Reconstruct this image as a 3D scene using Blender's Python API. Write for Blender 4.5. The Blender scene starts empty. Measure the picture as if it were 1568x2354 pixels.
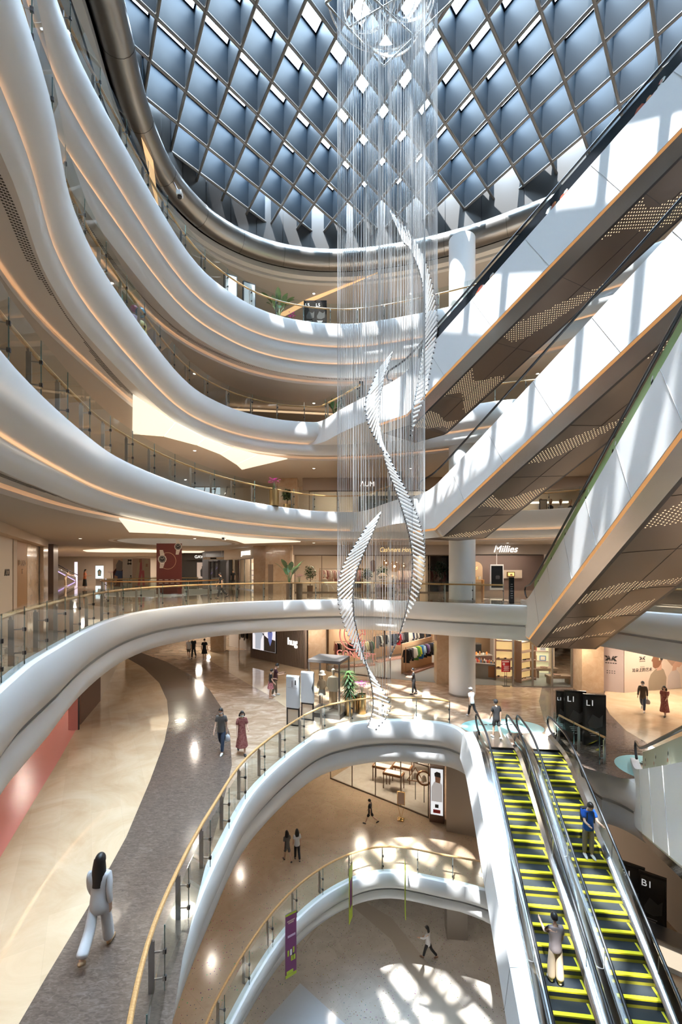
import bpy, bmesh, math, random
from mathutils import Vector, Matrix
from mathutils.geometry import tessellate_polygon

S = bpy.context.scene
COL = S.collection
random.seed(7)
PI = math.pi
EYE = 1.95          # eye height above the second-level floor (z = 0)
F = 1000.0          # focal length in pixels of the 1568 px wide frame
L1, B1, B2, L3, L4, L5 = -5.5, -12.5, -18.5, 5.5, 11.0, 16.5
ROOF = 24.15

# ------------------------------------------------------------------ camera
cam_d = bpy.data.cameras.new('camera')
cam = bpy.data.objects.new('camera', cam_d)
COL.objects.link(cam)
cam.location = (0, 0, EYE)
cam.rotation_euler = (PI / 2, 0, 0)
cam_d.sensor_fit = 'HORIZONTAL'
cam_d.sensor_width = 36
cam_d.lens = 36 * F / 1568
cam_d.shift_y = (1305 - 1177) / 1568
cam_d.clip_end = 400
S.camera = cam

# ------------------------------------------------------------------ light and exposure
S.view_settings.view_transform = 'Standard'
S.view_settings.look = 'None'
S.view_settings.gamma = 1
S.view_settings.use_curve_mapping = False
S.view_settings.exposure = 0.12
S.cycles.use_denoising = True
S.cycles.adaptive_threshold = 0.02
S.cycles.max_bounces = 8
S.cycles.diffuse_bounces = 4
S.cycles.glossy_bounces = 3
S.cycles.transparent_max_bounces = 24
S.cycles.transmission_bounces = 4
S.cycles.sample_clamp_indirect = 6
S.cycles.caustics_reflective = False
S.cycles.caustics_refractive = False

W = bpy.data.worlds.new('sky')
S.world = W
W.use_nodes = True
wn = W.node_tree.nodes
bgn = wn['Background']
bgn.inputs[0].default_value = (0.66, 0.84, 1.0, 1)
bgn.inputs[1].default_value = 38.0

sun_d = bpy.data.lights.new('sun', 'SUN')
sun_d.energy = 22
sun_d.angle = math.radians(0.6)
sun_d.color = (1.0, 0.97, 0.92)
sun = bpy.data.objects.new('sun', sun_d)
COL.objects.link(sun)
sun.rotation_euler = Vector((0.19, 0.345, -1.0)).to_track_quat('-Z', 'Y').to_euler()
sun.location = (0, 0, 40)


# ------------------------------------------------------------------ materials
MATS = {}


def mat(name, col, rough=0.5, metal=0.0, emit=0.0, ecol=None, noise=None, coat=0.0, bump=None, spec=0.5):
    """plain Principled material; noise = (colour2, scale, detail, stretch) mixes a second colour."""
    if name in MATS:
        return MATS[name]
    m = bpy.data.materials.new(name)
    m.use_nodes = True
    nt = m.node_tree
    b = nt.nodes['Principled BSDF']
    b.inputs['Base Color'].default_value = (*col, 1)
    b.inputs['Roughness'].default_value = rough
    b.inputs['Metallic'].default_value = metal
    b.inputs['Specular IOR Level'].default_value = spec
    if coat:
        b.inputs['Coat Weight'].default_value = coat
        b.inputs['Coat Roughness'].default_value = 0.02
    if emit:
        b.inputs['Emission Color'].default_value = (*(ecol or col), 1)
        b.inputs['Emission Strength'].default_value = emit
    if noise:
        c2, sc, det, st = noise
        tc = nt.nodes.new('ShaderNodeTexCoord')
        mp = nt.nodes.new('ShaderNodeMapping')
        mp.inputs['Scale'].default_value = st
        nz = nt.nodes.new('ShaderNodeTexNoise')
        nz.inputs['Scale'].default_value = sc
        nz.inputs['Detail'].default_value = det
        rp = nt.nodes.new('ShaderNodeValToRGB')
        rp.color_ramp.elements[0].position = 0.38
        rp.color_ramp.elements[1].position = 0.62
        rp.color_ramp.elements[0].color = (*col, 1)
        rp.color_ramp.elements[1].color = (*c2, 1)
        nt.links.new(tc.outputs['Object'], mp.inputs[0])
        nt.links.new(mp.outputs[0], nz.inputs['Vector'])
        nt.links.new(nz.outputs['Fac'], rp.inputs[0])
        nt.links.new(rp.outputs[0], b.inputs['Base Color'])
    if bump:
        sc, st = bump
        nz = nt.nodes.new('ShaderNodeTexNoise')
        nz.inputs['Scale'].default_value = sc
        bp = nt.nodes.new('ShaderNodeBump')
        bp.inputs['Strength'].default_value = st
        tc = nt.nodes.new('ShaderNodeTexCoord')
        nt.links.new(tc.outputs['Object'], nz.inputs['Vector'])
        nt.links.new(nz.outputs['Fac'], bp.inputs['Height'])
        nt.links.new(bp.outputs[0], b.inputs['Normal'])
    MATS[name] = m
    return m


def glass(name, tint, refl=0.9):
    if name in MATS:
        return MATS[name]
    m = bpy.data.materials.new(name)
    m.use_nodes = True
    nt = m.node_tree
    nt.nodes.remove(nt.nodes['Principled BSDF'])
    out = nt.nodes['Material Output']
    tr = nt.nodes.new('ShaderNodeBsdfTransparent')
    tr.inputs[0].default_value = (*tint, 1)
    gl = nt.nodes.new('ShaderNodeBsdfGlossy')
    gl.inputs[0].default_value = (refl, refl, refl, 1)
    gl.inputs['Roughness'].default_value = 0.02
    fr = nt.nodes.new('ShaderNodeFresnel')
    fr.inputs[0].default_value = 1.45
    mx = nt.nodes.new('ShaderNodeMixShader')
    ge = nt.nodes.new('ShaderNodeNewGeometry')
    mu = nt.nodes.new('ShaderNodeMath')
    mu.operation = 'SUBTRACT'
    mu.use_clamp = True
    nt.links.new(fr.outputs[0], mu.inputs[0])
    nt.links.new(ge.outputs['Backfacing'], mu.inputs[1])
    nt.links.new(mu.outputs[0], mx.inputs[0])
    nt.links.new(tr.outputs[0], mx.inputs[1])
    nt.links.new(gl.outputs[0], mx.inputs[2])
    nt.links.new(mx.outputs[0], out.inputs[0])
    MATS[name] = m
    return m


def stone(name, c1, c2, c3, scale=1.2, rough=0.08, tile=None, speck=None, stretch=(1, 1, 1), joint=0.82, coat=0.3):
    """polished stone: two-tone veins, optional tile joints and terrazzo chips."""
    if name in MATS:
        return MATS[name]
    m = mat(name, c1, rough, coat=coat)
    nt = m.node_tree
    b = nt.nodes['Principled BSDF']
    L = nt.links.new
    tc = nt.nodes.new('ShaderNodeTexCoord')
    mp = nt.nodes.new('ShaderNodeMapping')
    mp.inputs['Scale'].default_value = stretch
    L(tc.outputs['Object'], mp.inputs[0])
    nz = nt.nodes.new('ShaderNodeTexNoise')
    nz.inputs['Scale'].default_value = scale
    nz.inputs['Detail'].default_value = 8
    nz.inputs['Roughness'].default_value = 0.65
    nz.inputs['Distortion'].default_value = 1.2
    L(mp.outputs[0], nz.inputs['Vector'])
    rp = nt.nodes.new('ShaderNodeValToRGB')
    e = rp.color_ramp.elements
    e[0].position, e[0].color = 0.3, (*c1, 1)
    e[1].position, e[1].color = 0.72, (*c3, 1)
    k = e.new(0.5)
    k.color = (*c2, 1)
    L(nz.outputs['Fac'], rp.inputs[0])
    last = rp.outputs[0]
    if speck:
        c4, sc, thr = speck
        vo = nt.nodes.new('ShaderNodeTexVoronoi')
        vo.inputs['Scale'].default_value = sc
        L(tc.outputs['Object'], vo.inputs['Vector'])
        ls = nt.nodes.new('ShaderNodeMath')
        ls.operation = 'LESS_THAN'
        ls.inputs[1].default_value = thr
        L(vo.outputs['Distance'], ls.inputs[0])
        mx = nt.nodes.new('ShaderNodeMixRGB')
        L(ls.outputs[0], mx.inputs[0])
        L(last, mx.inputs[1])
        mv = nt.nodes.new('ShaderNodeMixRGB')
        mv.blend_type = 'MULTIPLY'
        mv.inputs[0].default_value = 1.0
        mv.inputs[1].default_value = (*c4, 1)
        L(vo.outputs['Color'], mv.inputs[2])
        L(mv.outputs[0], mx.inputs[2])
        last = mx.outputs[0]
    if tile:
        w, h, rot = tile
        mp2 = nt.nodes.new('ShaderNodeMapping')
        mp2.inputs['Rotation'].default_value = (0, 0, rot)
        L(tc.outputs['Object'], mp2.inputs[0])
        br = nt.nodes.new('ShaderNodeTexBrick')
        br.inputs['Color1'].default_value = (1, 1, 1, 1)
        br.inputs['Color2'].default_value = (0.9, 0.89, 0.88, 1)
        br.inputs['Mortar'].default_value = (joint, joint, joint, 1)
        br.inputs['Scale'].default_value = 1
        br.inputs['Mortar Size'].default_value = 0.006
        br.inputs['Brick Width'].default_value = w
        br.inputs['Row Height'].default_value = h
        L(mp2.outputs[0], br.inputs['Vector'])
        mx = nt.nodes.new('ShaderNodeMixRGB')
        mx.blend_type = 'MULTIPLY'
        mx.inputs[0].default_value = 1
        L(last, mx.inputs[1])
        L(br.outputs['Color'], mx.inputs[2])
        last = mx.outputs[0]
    L(last, b.inputs['Base Color'])
    return m


WHITE = mat('white_paint', (0.80, 0.81, 0.82), 0.32)
CEIL = mat('ceiling_paint', (0.58, 0.53, 0.48), 0.6)
SOFFIT = mat('soffit_paint', (0.74, 0.71, 0.69), 0.5)
COVE = mat('cove_light', (1, 0.6, 0.3), 0.5, emit=2.6, ecol=(1.0, 0.58, 0.29))
PANEL = mat('luminous_panel', (1, 0.9, 0.7), 0.5, emit=0.85, ecol=(1.0, 0.90, 0.74))
DOT = mat('warm_led', (1, 0.8, 0.5), 0.5, emit=1.4, ecol=(1.0, 0.78, 0.5))
LAMP = mat('downlight_lens', (1, 0.9, 0.75), 0.5, emit=14, ecol=(1.0, 0.88, 0.70))
STEEL = mat('brushed_steel', (0.55, 0.56, 0.57), 0.28, 1.0)
CHROME = mat('polished_steel', (0.78, 0.80, 0.82), 0.12, 1.0)
DARKM = mat('dark_metal', (0.06, 0.06, 0.065), 0.4, 0.6)
BLACK = mat('black_rubber', (0.012, 0.012, 0.014), 0.35)
BRASS = mat('brass', (0.62, 0.42, 0.18), 0.25, 1.0)
WOOD = mat('oak_rail', (0.62, 0.36, 0.15), 0.4, noise=((0.50, 0.27, 0.10), 6, 4, (1, 8, 8)))
GLASS = glass('clear_glass', (0.93, 0.96, 0.95))
SKYGLASS = glass('skylight_glass', (0.92, 0.96, 1.0), 0.5)
SHOPGLASS = glass('shop_glass', (0.94, 0.94, 0.92))
TAN = stone('tan_marble_wall', (0.50, 0.35, 0.22), (0.56, 0.40, 0.27), (0.62, 0.47, 0.33), 2.0, 0.15, (2.4, 1.4, 0))
GREYWALL = mat('greige_wall', (0.42, 0.37, 0.33), 0.5)
CREAMWALL = mat('cream_wall', (0.72, 0.64, 0.54), 0.5)
WHITEWALL = mat('white_wall', (0.80, 0.78, 0.75), 0.5)
BROWNWALL = mat('brown_wall', (0.20, 0.14, 0.11), 0.45)


# ------------------------------------------------------------------ object helpers
def tag(o, label=None, cat=None, group=None, kind=None):
    if label:
        o['label'] = label
    if cat:
        o['category'] = cat
    if group:
        o['group'] = group
    if kind:
        o['kind'] = kind
    return o


def link(name, me, parent=None):
    o = bpy.data.objects.new(name, me)
    COL.objects.link(o)
    if parent is not None:
        o.parent = parent
    return o


def thing(name, label, cat, loc=(0, 0, 0), rz=0, group=None):
    o = bpy.data.objects.new(name, None)
    COL.objects.link(o)
    o.location = loc
    o.rotation_euler = (0, 0, rz)
    o.empty_display_size = 0.1
    return tag(o, label, cat, group)


def dup(root, loc=None, rz=None, label=None, group=None, scale=None):
    r = root.copy()
    COL.objects.link(r)
    for ch in root.children:
        c = ch.copy()
        COL.objects.link(c)
        c.parent = r
        for g in ch.children:
            d = g.copy()
            COL.objects.link(d)
            d.parent = c
    if loc is not None:
        r.location = loc
    if rz is not None:
        r.rotation_euler = (0, 0, rz)
    if scale is not None:
        r.scale = scale
    if label:
        r['label'] = label
    if group:
        r['group'] = group
    return r


class MB:
    """collects simple shapes, links them as ONE mesh object."""

    def __init__(self):
        self.v, self.f, self.mi, self.mats = [], [], [], []
        self.sm = []

    def _m(self, m):
        if m not in self.mats:
            self.mats.append(m)
        return self.mats.index(m)

    def face(self, pts, m, smooth=False):
        n = len(self.v)
        self.v += [tuple(p) for p in pts]
        self.f.append(tuple(range(n, n + len(pts))))
        self.mi.append(self._m(m))
        self.sm.append(smooth)
        return self

    def raw(self, vs, fs, m, smooth=False):
        n = len(self.v)
        k = self._m(m)
        self.v += [tuple(p) for p in vs]
        for f in fs:
            self.f.append(tuple(i + n for i in f))
            self.mi.append(k)
            self.sm.append(smooth)
        return self

    def box(self, c, s, m, rz=0, mx=None):
        x, y, z = s[0] / 2, s[1] / 2, s[2] / 2
        R = Matrix.Rotation(rz, 3, 'Z') if mx is None else mx
        c = Vector(c)
        vs = [c + R @ Vector((a * x, b * y, d * z)) for d in (-1, 1) for b in (-1, 1) for a in (-1, 1)]
        fs = [(0, 2, 3, 1), (4, 5, 7, 6), (0, 1, 5, 4), (2, 6, 7, 3), (0, 4, 6, 2), (1, 3, 7, 5)]
        return self.raw(vs, fs, m)

    def bar(self, p, q, w, h, m):
        """box from p to q, w across, h tall"""
        p, q = Vector(p), Vector(q)
        d = q - p
        L = d.length
        x = d.normalized()
        y = Vector((0, 0, 1)).cross(x)
        if y.length < 1e-4:
            y = Vector((0, 1, 0))
        y.normalize()
        z = x.cross(y)
        R = Matrix((x, y, z)).transposed()
        return self.box((p + q) / 2, (L, w, h), m, mx=R)

    def tube(self, pts, r, m, n=8, caps=True, closed=False):
        pts = [Vector(p) for p in pts]
        N = len(pts)
        rs = r if isinstance(r, (list, tuple)) else [r] * N
        vs, fs = [], []
        up = Vector((0, 0, 1))
        prev = None
        for i, p in enumerate(pts):
            if closed:
                t = pts[(i + 1) % N] - pts[i - 1]
            else:
                t = pts[min(i + 1, N - 1)] - pts[max(i - 1, 0)]
            t.normalize()
            if prev is None:
                a = t.cross(up)
                if a.length < 1e-3:
                    a = t.cross(Vector((1, 0, 0)))
            else:
                a = prev - t * prev.dot(t)
            a.normalize()
            prev = a
            b = t.cross(a)
            for k in range(n):
                an = 2 * PI * k / n
                vs.append(p + (a * math.cos(an) + b * math.sin(an)) * rs[i])
        for i in range(N if closed else N - 1):
            j = (i + 1) % N
            for k in range(n):
                l = (k + 1) % n
                fs.append((i * n + k, j * n + k, j * n + l, i * n + l))
        self.raw(vs, fs, m, True)
        if caps and not closed:
            self.face([vs[k] for k in range(n)], m)
            self.face([vs[(N - 1) * n + k] for k in reversed(range(n))], m)
        return self

    def lathe(self, prof, m, c=(0, 0, 0), n=20, sx=1, sy=1):
        """prof: (r, z) list"""
        vs, fs = [], []
        for r, z in prof:
            for k in range(n):
                an = 2 * PI * k / n
                vs.append((c[0] + r * math.cos(an) * sx, c[1] + r * math.sin(an) * sy, c[2] + z))
        for i in range(len(prof) - 1):
            for k in range(n):
                l = (k + 1) % n
                fs.append((i * n + k, i * n + l, (i + 1) * n + l, (i + 1) * n + k))
        return self.raw(vs, fs, m, True)

    def ball(self, c, r, m, n=10, s=(1, 1, 1)):
        prof = [(max(1e-4, r * math.sin(PI * i / n)), -r * math.cos(PI * i / n) * s[2]) for i in range(n + 1)]
        return self.lathe(prof, m, c, n + 4, s[0], s[1])

    def prism(self, poly, z0, z1, m, side=None, holes=None):
        polys = [[Vector((p[0], p[1], 0)) for p in poly]] + [[Vector((p[0], p[1], 0)) for p in h] for h in (holes or [])]
        tri = tessellate_polygon(polys)
        flat = [p for q in polys for p in q]
        n = len(flat)
        vs = [(p.x, p.y, z0) for p in flat] + [(p.x, p.y, z1) for p in flat]
        self.raw(vs, [tuple(reversed(t)) for t in tri] + [tuple(i + n for i in t) for t in tri], m)
        o = 0
        for q in polys:
            k = len(q)
            self.raw(vs, [(o + i, o + (i + 1) % k, n + o + (i + 1) % k, n + o + i) for i in range(k)], side or m)
            o += k
        return self

    def mesh(self, name, sharp=40):
        me = bpy.data.meshes.new(name)
        me.from_pydata(self.v, [], self.f)
        for m in self.mats:
            me.materials.append(m)
        me.polygons.foreach_set('material_index', self.mi)
        me.polygons.foreach_set('use_smooth', self.sm)
        bm = bmesh.new()
        bm.from_mesh(me)
        bmesh.ops.remove_doubles(bm, verts=bm.verts, dist=1e-5)
        bmesh.ops.recalc_face_normals(bm, faces=bm.faces)
        bm.to_mesh(me)
        bm.free()
        if any(self.sm):
            me.set_sharp_from_angle(angle=math.radians(sharp))
        me.update()
        return me

    def build(self, name, parent=None, sharp=40):
        return link(name, self.mesh(name, sharp), parent)


def struct(name, mb, sharp=40):
    return tag(mb.build(name, sharp=sharp), kind='structure')


def at(px, py, z):
    """point of the photograph that lies at height z"""
    Y = F * (z - EYE) / (1305 - py)
    return ((px - 784) / F * Y, Y)


def atY(px, py, Y):
    return ((px - 784) / F * Y, Y, EYE + (1305 - py) / F * Y)


def catmull(pts, n=8, closed=True):
    out = []
    N = len(pts)
    P = [Vector(p) for p in pts]
    for i in range(N if closed else N - 1):
        if closed:
            a, b, c, d = P[i - 1], P[i], P[(i + 1) % N], P[(i + 2) % N]
        else:
            a, b, c, d = P[max(i - 1, 0)], P[i], P[i + 1], P[min(i + 2, N - 1)]
        for k in range(n):
            t = k / n
            out.append(0.5 * ((2 * b) + (-a + c) * t + (2 * a - 5 * b + 4 * c - d) * t * t + (-a + 3 * b - 3 * c + d) * t ** 3))
    if not closed:
        out.append(P[-1].copy())
    return out


def normals2(ring, closed=True):
    """unit normals pointing out of the void (right of travel for a clockwise ring seen from above)"""
    N = len(ring)
    out = []
    for i in range(N):
        if closed:
            t = ring[(i + 1) % N] - ring[i - 1]
        else:
            t = ring[min(i + 1, N - 1)] - ring[max(i - 1, 0)]
        t = Vector((t.x, t.y)).normalized()
        out.append(Vector((-t.y, t.x)))
    # at corners that poke into the void the offsets would cross: shorten them there
    f = [1.0] * N
    for i in range(N):
        a, b, c = ring[i - 1], ring[i], ring[(i + 1) % N]
        if not closed and i in (0, N - 1):
            continue
        u, v = (b - a), (c - b)
        tu = u.x * v.y - u.y * v.x
        th = math.atan2(tu, u.x * v.x + u.y * v.y)
        if th > 0.02:
            f[i] = min(1.0, 0.5 * (u.length + v.length) / th / 2.3)
    g = [min(f[(i + k) % N] for k in (-2, -1, 0, 1, 2)) for i in range(N)]
    g = [sum(g[(i + k) % N] for k in (-2, -1, 0, 1, 2)) / 5 for i in range(N)]
    out = [n * k for n, k in zip(out, g)]
    return out


def area2(r):
    return sum(r[i - 1].x * r[i].y - r[i].x * r[i - 1].y for i in range(len(r))) / 2


def offset_ring(ring, d, closed=True):
    nn = normals2(ring, closed)
    return [p + n * d for p, n in zip(ring, nn)]


def sweep(mb, ring, z, prof, mats, closed=True, zs=None):
    nn = normals2(ring, closed)
    zs = zs or (lambda p: 1.0)
    N, K = len(ring), len(prof)
    vs = [(p.x + n.x * o, p.y + n.y * o, z + dz * zs(p)) for p, n in zip(ring, nn) for o, dz in prof]
    for k in range(K - 1):
        fs = []
        for i in range(N if closed else N - 1):
            j = (i + 1) % N
            fs.append((i * K + k, j * K + k, j * K + k + 1, i * K + k + 1))
        mb.raw(vs, fs, mats[k] if isinstance(mats, list) else mats, True)
    return mb

# ================================================================== STRUCTURE
def V2(l):
    return [Vector((p[0], p[1])) for p in l]


NEAR = [(17.6, 8), (13.5, 3.0), (7, 1.0), (2.0, 0.9)]
RING2 = catmull(V2([(-1.6, 1.9), (-4.2, 4.8), (-5.98, 8.2), (-6.9, 10.6), (-8.3, 15), (-8.8, 19.0), (-7.9, 22.2), (-6.0, 24.5), (-2.2, 26.2), (1.5, 26.5),
                    (5.9, 24.1), (9.0, 22.6), (12.0, 21.2), (13.7, 18.9), (16.0, 15)] + NEAR), 6)
RING3 = catmull(V2([(-1.8, 1.9), (-4.2, 4.8), (-5.5, 7.1), (-6.6, 11), (-7.1, 14.5), (-6.6, 19), (-5.1, 22.9), (-2.2, 26.6), (0.3, 27.6), (3.6, 27.6),
                    (7.2, 27.5), (10.6, 26.9), (13.6, 25.4), (17.0, 20), (18, 14)] + NEAR), 6)
RING4 = catmull(V2([(-1.8, 1.9), (-4.2, 4.8), (-5.5, 8.2), (-6.7, 11), (-7.3, 14.3), (-7.5, 20.6), (-6.6, 23.8), (-4.75, 25.9), (-2.0, 26.9), (1.4, 26.6), (5.0, 25.3), (8.2, 23.6), (12, 22.3), (16.5, 19), (18, 14)] + NEAR), 6)
RING5 = catmull(V2([(-1.8, 1.9), (-4.2, 4.8), (-6.2, 8.2), (-7.2, 11), (-7.45, 13.8), (-7.0, 20.1), (-5.6, 23.2), (-3.6, 25.0), (-0.8, 25.8), (1.94, 25.6),
                    (6.6, 23.9), (11, 21.5), (15.5, 18), (17.8, 13)] + NEAR), 6)
RING1 = catmull(V2([(-2.2, 5.2), (-2.87, 7.1), (-3.1, 9), (-3.1, 11.5), (-2.75, 15.0), (-1.05, 19.2), (0.6, 20.7), (2.5, 21.2), (4.5, 20.9), (5.25, 20.3), (5.45, 19.3),
                    (5.6, 18.5), (6.3, 18.15), (8.9, 18.3), (9.3, 18.1), (9.7, 16.6), (10.1, 15.6), (10.5, 12), (10.3, 8), (8, 4.2), (3, 3.2), (-0.8, 3.6)]), 6)
RINGB = catmull(V2([(-3.5, 9.5), (-3.65, 12), (-3.4, 13.9), (-2.4, 16.7), (-1.1, 18.7), (0.6, 20.1), (2.4, 20.6), (4.7, 20.0), (6.6, 19.4), (7.2, 18.8), (6.2, 15), (5.3, 11), (4.6, 8), (1, 7), (-2.2, 7.4)]), 6)
ROOFRING = catmull(V2([(-3.6, 0), (-6.6, 6), (-7.7, 11), (-8.4, 15.4), (-9.1, 19), (-9.1, 22.3), (-7.8, 25.4), (-5.3, 27.5), (-2, 28.5), (1.9, 28.4), (6.5, 27.2), (10.6, 25.2), (16, 21.5), (19.5, 15), (19, 7), (14, 1), (6, -1)]), 6)


def fascia_profile(bands, tail=0.55, lit=True):
    """white bands stacked down the slab edge, each fading back to an LED trough on the lip of the next one"""
    P, M = [(0.26, 0.003), (0.10, 0.0), (0.03, -0.04), (0.0, -0.14)], [WHITE, WHITE, WHITE]
    o, z = 0.0, 0.0
    for i, h in enumerate(bands):
        top = z
        if i:
            P += [(o, z - 0.02)]
            M += [WHITE]
        P += [(o + 0.02, top - h * 0.45), (o + 0.07, top - h * 0.66), (o + 0.16, top - h * 0.83), (o + 0.30, top - h * 0.94), (o + 0.46, top - h * 0.97), (o + 0.48, top - h - 0.14)]
        M += [WHITE] * 6
        P += [(o + 0.40, top - h - 0.14), (o + 0.395, top - h - 0.06), (o + 0.36, top - h - 0.05)]
        M += [COVE if lit else WHITE, WHITE, WHITE]
        o, z = o + 0.35, top - h - 0.05
    P += [(o, z - 0.03), (o + 0.02, z - tail * 0.5), (o + 0.08, z - tail * 0.8), (o + 0.22, z - tail)]
    M += [WHITE] * 4
    s0 = len(P) - 1
    P += [(o + 1.0, z - tail + 0.08), (o + 1.34, z - tail + 0.24), (o + 1.36, z - tail - 0.04)]
    M += [SOFFIT, SOFFIT, SOFFIT]
    P += [(o + 1.27, z - tail - 0.04), (o + 1.25, z - tail + 0.04), (o + 1.22, z - tail + 0.04), (o + 1.22, z - tail - 0.10)]
    M += [COVE, SOFFIT, SOFFIT, SOFFIT]
    return P, M, o + 1.22, z - tail - 0.10, (P[s0], P[s0 + 1])


LEVELS = {
    'two': (0.0, RING2, [1.1]),
    'three': (L3, RING3, [1.15]),
    'four': (L4, RING4, [1.3]),
    'five': (L5, RING5, [1.25, 0.8]),
    'one': (L1, RING1, [1.3]),
    'below': (B1, RINGB, [1.0]),
}
OUT = V2([(-46, -5), (-46, 76), (26, 76), (26, -5)])
FLOORMAT = stone('mall_stone', (0.47, 0.34, 0.23), (0.58, 0.44, 0.31), (0.66, 0.53, 0.40), 0.9, 0.06, (1.6, 0.8, 0.4), coat=0.5)
MARBLE = stone('brown_marble', (0.30, 0.20, 0.13), (0.42, 0.30, 0.21), (0.62, 0.50, 0.40), 1.0, 0.08, (1.5, 0.75, 0.6), stretch=(1, 1.8, 1))
CREAM = stone('cream_marble', (0.60, 0.43, 0.27), (0.68, 0.52, 0.35), (0.74, 0.60, 0.43), 0.5, 0.05, (1.6, 0.8, 1.05), joint=0.9, coat=0.5)
DARKST = stone('dark_brown_stone', (0.072, 0.051, 0.040), (0.118, 0.087, 0.070), (0.185, 0.145, 0.12), 7.0, 0.14, None, stretch=(1, 2.6, 1))
TERRA = stone('tan_terrazzo', (0.38, 0.27, 0.18), (0.42, 0.31, 0.21), (0.46, 0.34, 0.24), 1.0, 0.16, (4.0, 4.0, 0.7), ((0.5, 0.4, 0.3), 9, 0.16), coat=0.2)
TERRAW = stone('pale_terrazzo', (0.42, 0.39, 0.35), (0.47, 0.44, 0.40), (0.52, 0.49, 0.45), 1.0, 0.12, (4.4, 4.4, 0.7), ((0.35, 0.30, 0.25), 8, 0.15), coat=0.2)
PINK = mat('pink_floor', (0.74, 0.30, 0.26), 0.25)
RINGMAT = {'two': FLOORMAT, 'three': FLOORMAT, 'four': FLOORMAT, 'five': FLOORMAT, 'one': MARBLE, 'below': TERRA}


def ellipse(cx, cy, rx, ry, n=40):
    return V2([(cx + rx * math.cos(-2 * PI * i / n), cy + ry * math.sin(-2 * PI * i / n)) for i in range(n)])


VOID2 = ellipse(-13.6, 34.2, 4.0, 5.2)      # the second, smaller void behind the left gallery
VOID3 = ellipse(-11.4, 30.5, 3.6, 4.6)


def plate(mb, outer, holes, z, m):
    polys = [[Vector((p.x, p.y, 0)) for p in outer]] + [[Vector((p.x, p.y, 0)) for p in h] for h in holes]
    tri = tessellate_polygon(polys)
    flat = [p for q in polys for p in q]
    mb.raw([(p.x, p.y, z) for p in flat], [tuple(t) for t in tri], m)


SLOT = mat('soffit_slot', (0.05, 0.045, 0.04), 0.8)
CEILZ = {}
tn = 0
for key in ('two', 'three', 'four', 'five', 'one', 'below'):
    z, ring, bands = LEVELS[key]
    prof, pm, co, cz, perf = fascia_profile(bands, {'two': 0.75, 'three': 0.5, 'four': 0.6, 'five': 0.7, 'one': 0.9, 'below': 0.6}[key], key not in ('one', 'two', 'below'))
    CEILZ[key] = z + cz
    tn += 1
    mb = MB()
    sweep(mb, ring, z, prof, pm, zs=(lambda p: 1.0 + 0.36 * max(0.0, min(1.0, (21 - p.y) / 9))) if key == 'two' else None)
    struct('trim_%d' % tn, mb, 35)
    holes_f = [offset_ring(ring, 0.25)]
    holes_c = [offset_ring(ring, co)]
    if key == 'two':
        holes_f.append(VOID2)
        holes_c.append(VOID2)
    if key == 'three':
        holes_f.append(VOID3)
        holes_c.append(VOID3)
    mb = MB()
    plate(mb, OUT, holes_f, z, RINGMAT[key])
    struct('floor', mb)
    mb = MB()
    plate(mb, OUT, holes_c, z + cz, CEIL)
    struct('ceiling', mb)
    if len(holes_f) > 1:
        v = holes_f[1]
        mb = MB()
        sweep(mb, v, z, [(0.3, 0.002), (0.0, 0.002), (0.0, -0.9), (0.3, -1.0), (0.34, -1.06), (0.26, -1.06), (0.25, -1.0), (0.22, -1.0), (0.22, cz - 0.001), (0.5, cz - 0.001)],
              [WHITE, WHITE, WHITE, WHITE, COVE, WHITE, WHITE, WHITE, WHITE])
        tn += 1
        struct('trim_%d' % tn, mb, 35)
    # perforated slots that wander along the soffit
    if key in ('two', 'three', 'four', 'five'):
        nn = normals2(ring)
        (o0, z0), (o1, z1) = perf
        mb = MB()
        s = 0.0
        rnd = random.Random(3)
        for i in range(len(ring) - 1):
            p, q = ring[i], ring[i + 1]
            L = (q - p).length
            if p.y < 3 or (p.x > 9):
                s += L
                continue
            k = max(1, int(L / 0.075))
            for j in range(k):
                t = (j + 0.5) / k
                ss = s + L * t
                w = 0.5 + 0.5 * math.sin(ss * 0.9)
                w2 = 0.5 + 0.5 * math.sin(ss * 0.37 + 1)
                cnt = int(1 + 4 * w)
                base = 0.12 + 0.55 * w2
                b = p.lerp(q, t)
                n = nn[i].lerp(nn[i + 1], t)
                tg = (q - p).normalized()
                for r in range(cnt):
                    u = min(0.92, base + r * 0.075)
                    o = o0 + (o1 - o0) * u
                    zz = z + z0 + (z1 - z0) * u - 0.004
                    c = b + n * o
                    a1 = tg * 0.022
                    a2 = n * 0.022
                    mb.face([(c.x - a1.x - a2.x, c.y - a1.y - a2.y, zz), (c.x + a1.x - a2.x, c.y + a1.y - a2.y, zz), (c.x + a1.x + a2.x, c.y + a1.y + a2.y, zz), (c.x - a1.x + a2.x, c.y - a1.y + a2.y, zz)], SLOT)
            s += L
        tn += 1
        me = bpy.data.meshes.new('trim_%d' % tn)
        me.from_pydata(mb.v, [], mb.f)
        me.materials.append(SLOT)
        tag(link('trim_%d' % tn, me), kind='structure')

# lowest floor
mb = MB()
plate(mb, OUT, [], B2, TERRAW)
struct('floor', mb)

# ------------------------------------------------------------------ inlays on the first floor (2 mm of stone)
def inlay(px, m, z=L1, dz=0.004):
    pts = [at(x, y, z) for x, y in px]
    mb = MB()
    mb.prism(pts, z + 0.0005, z + dz, m)
    return struct('floor', mb)


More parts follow.
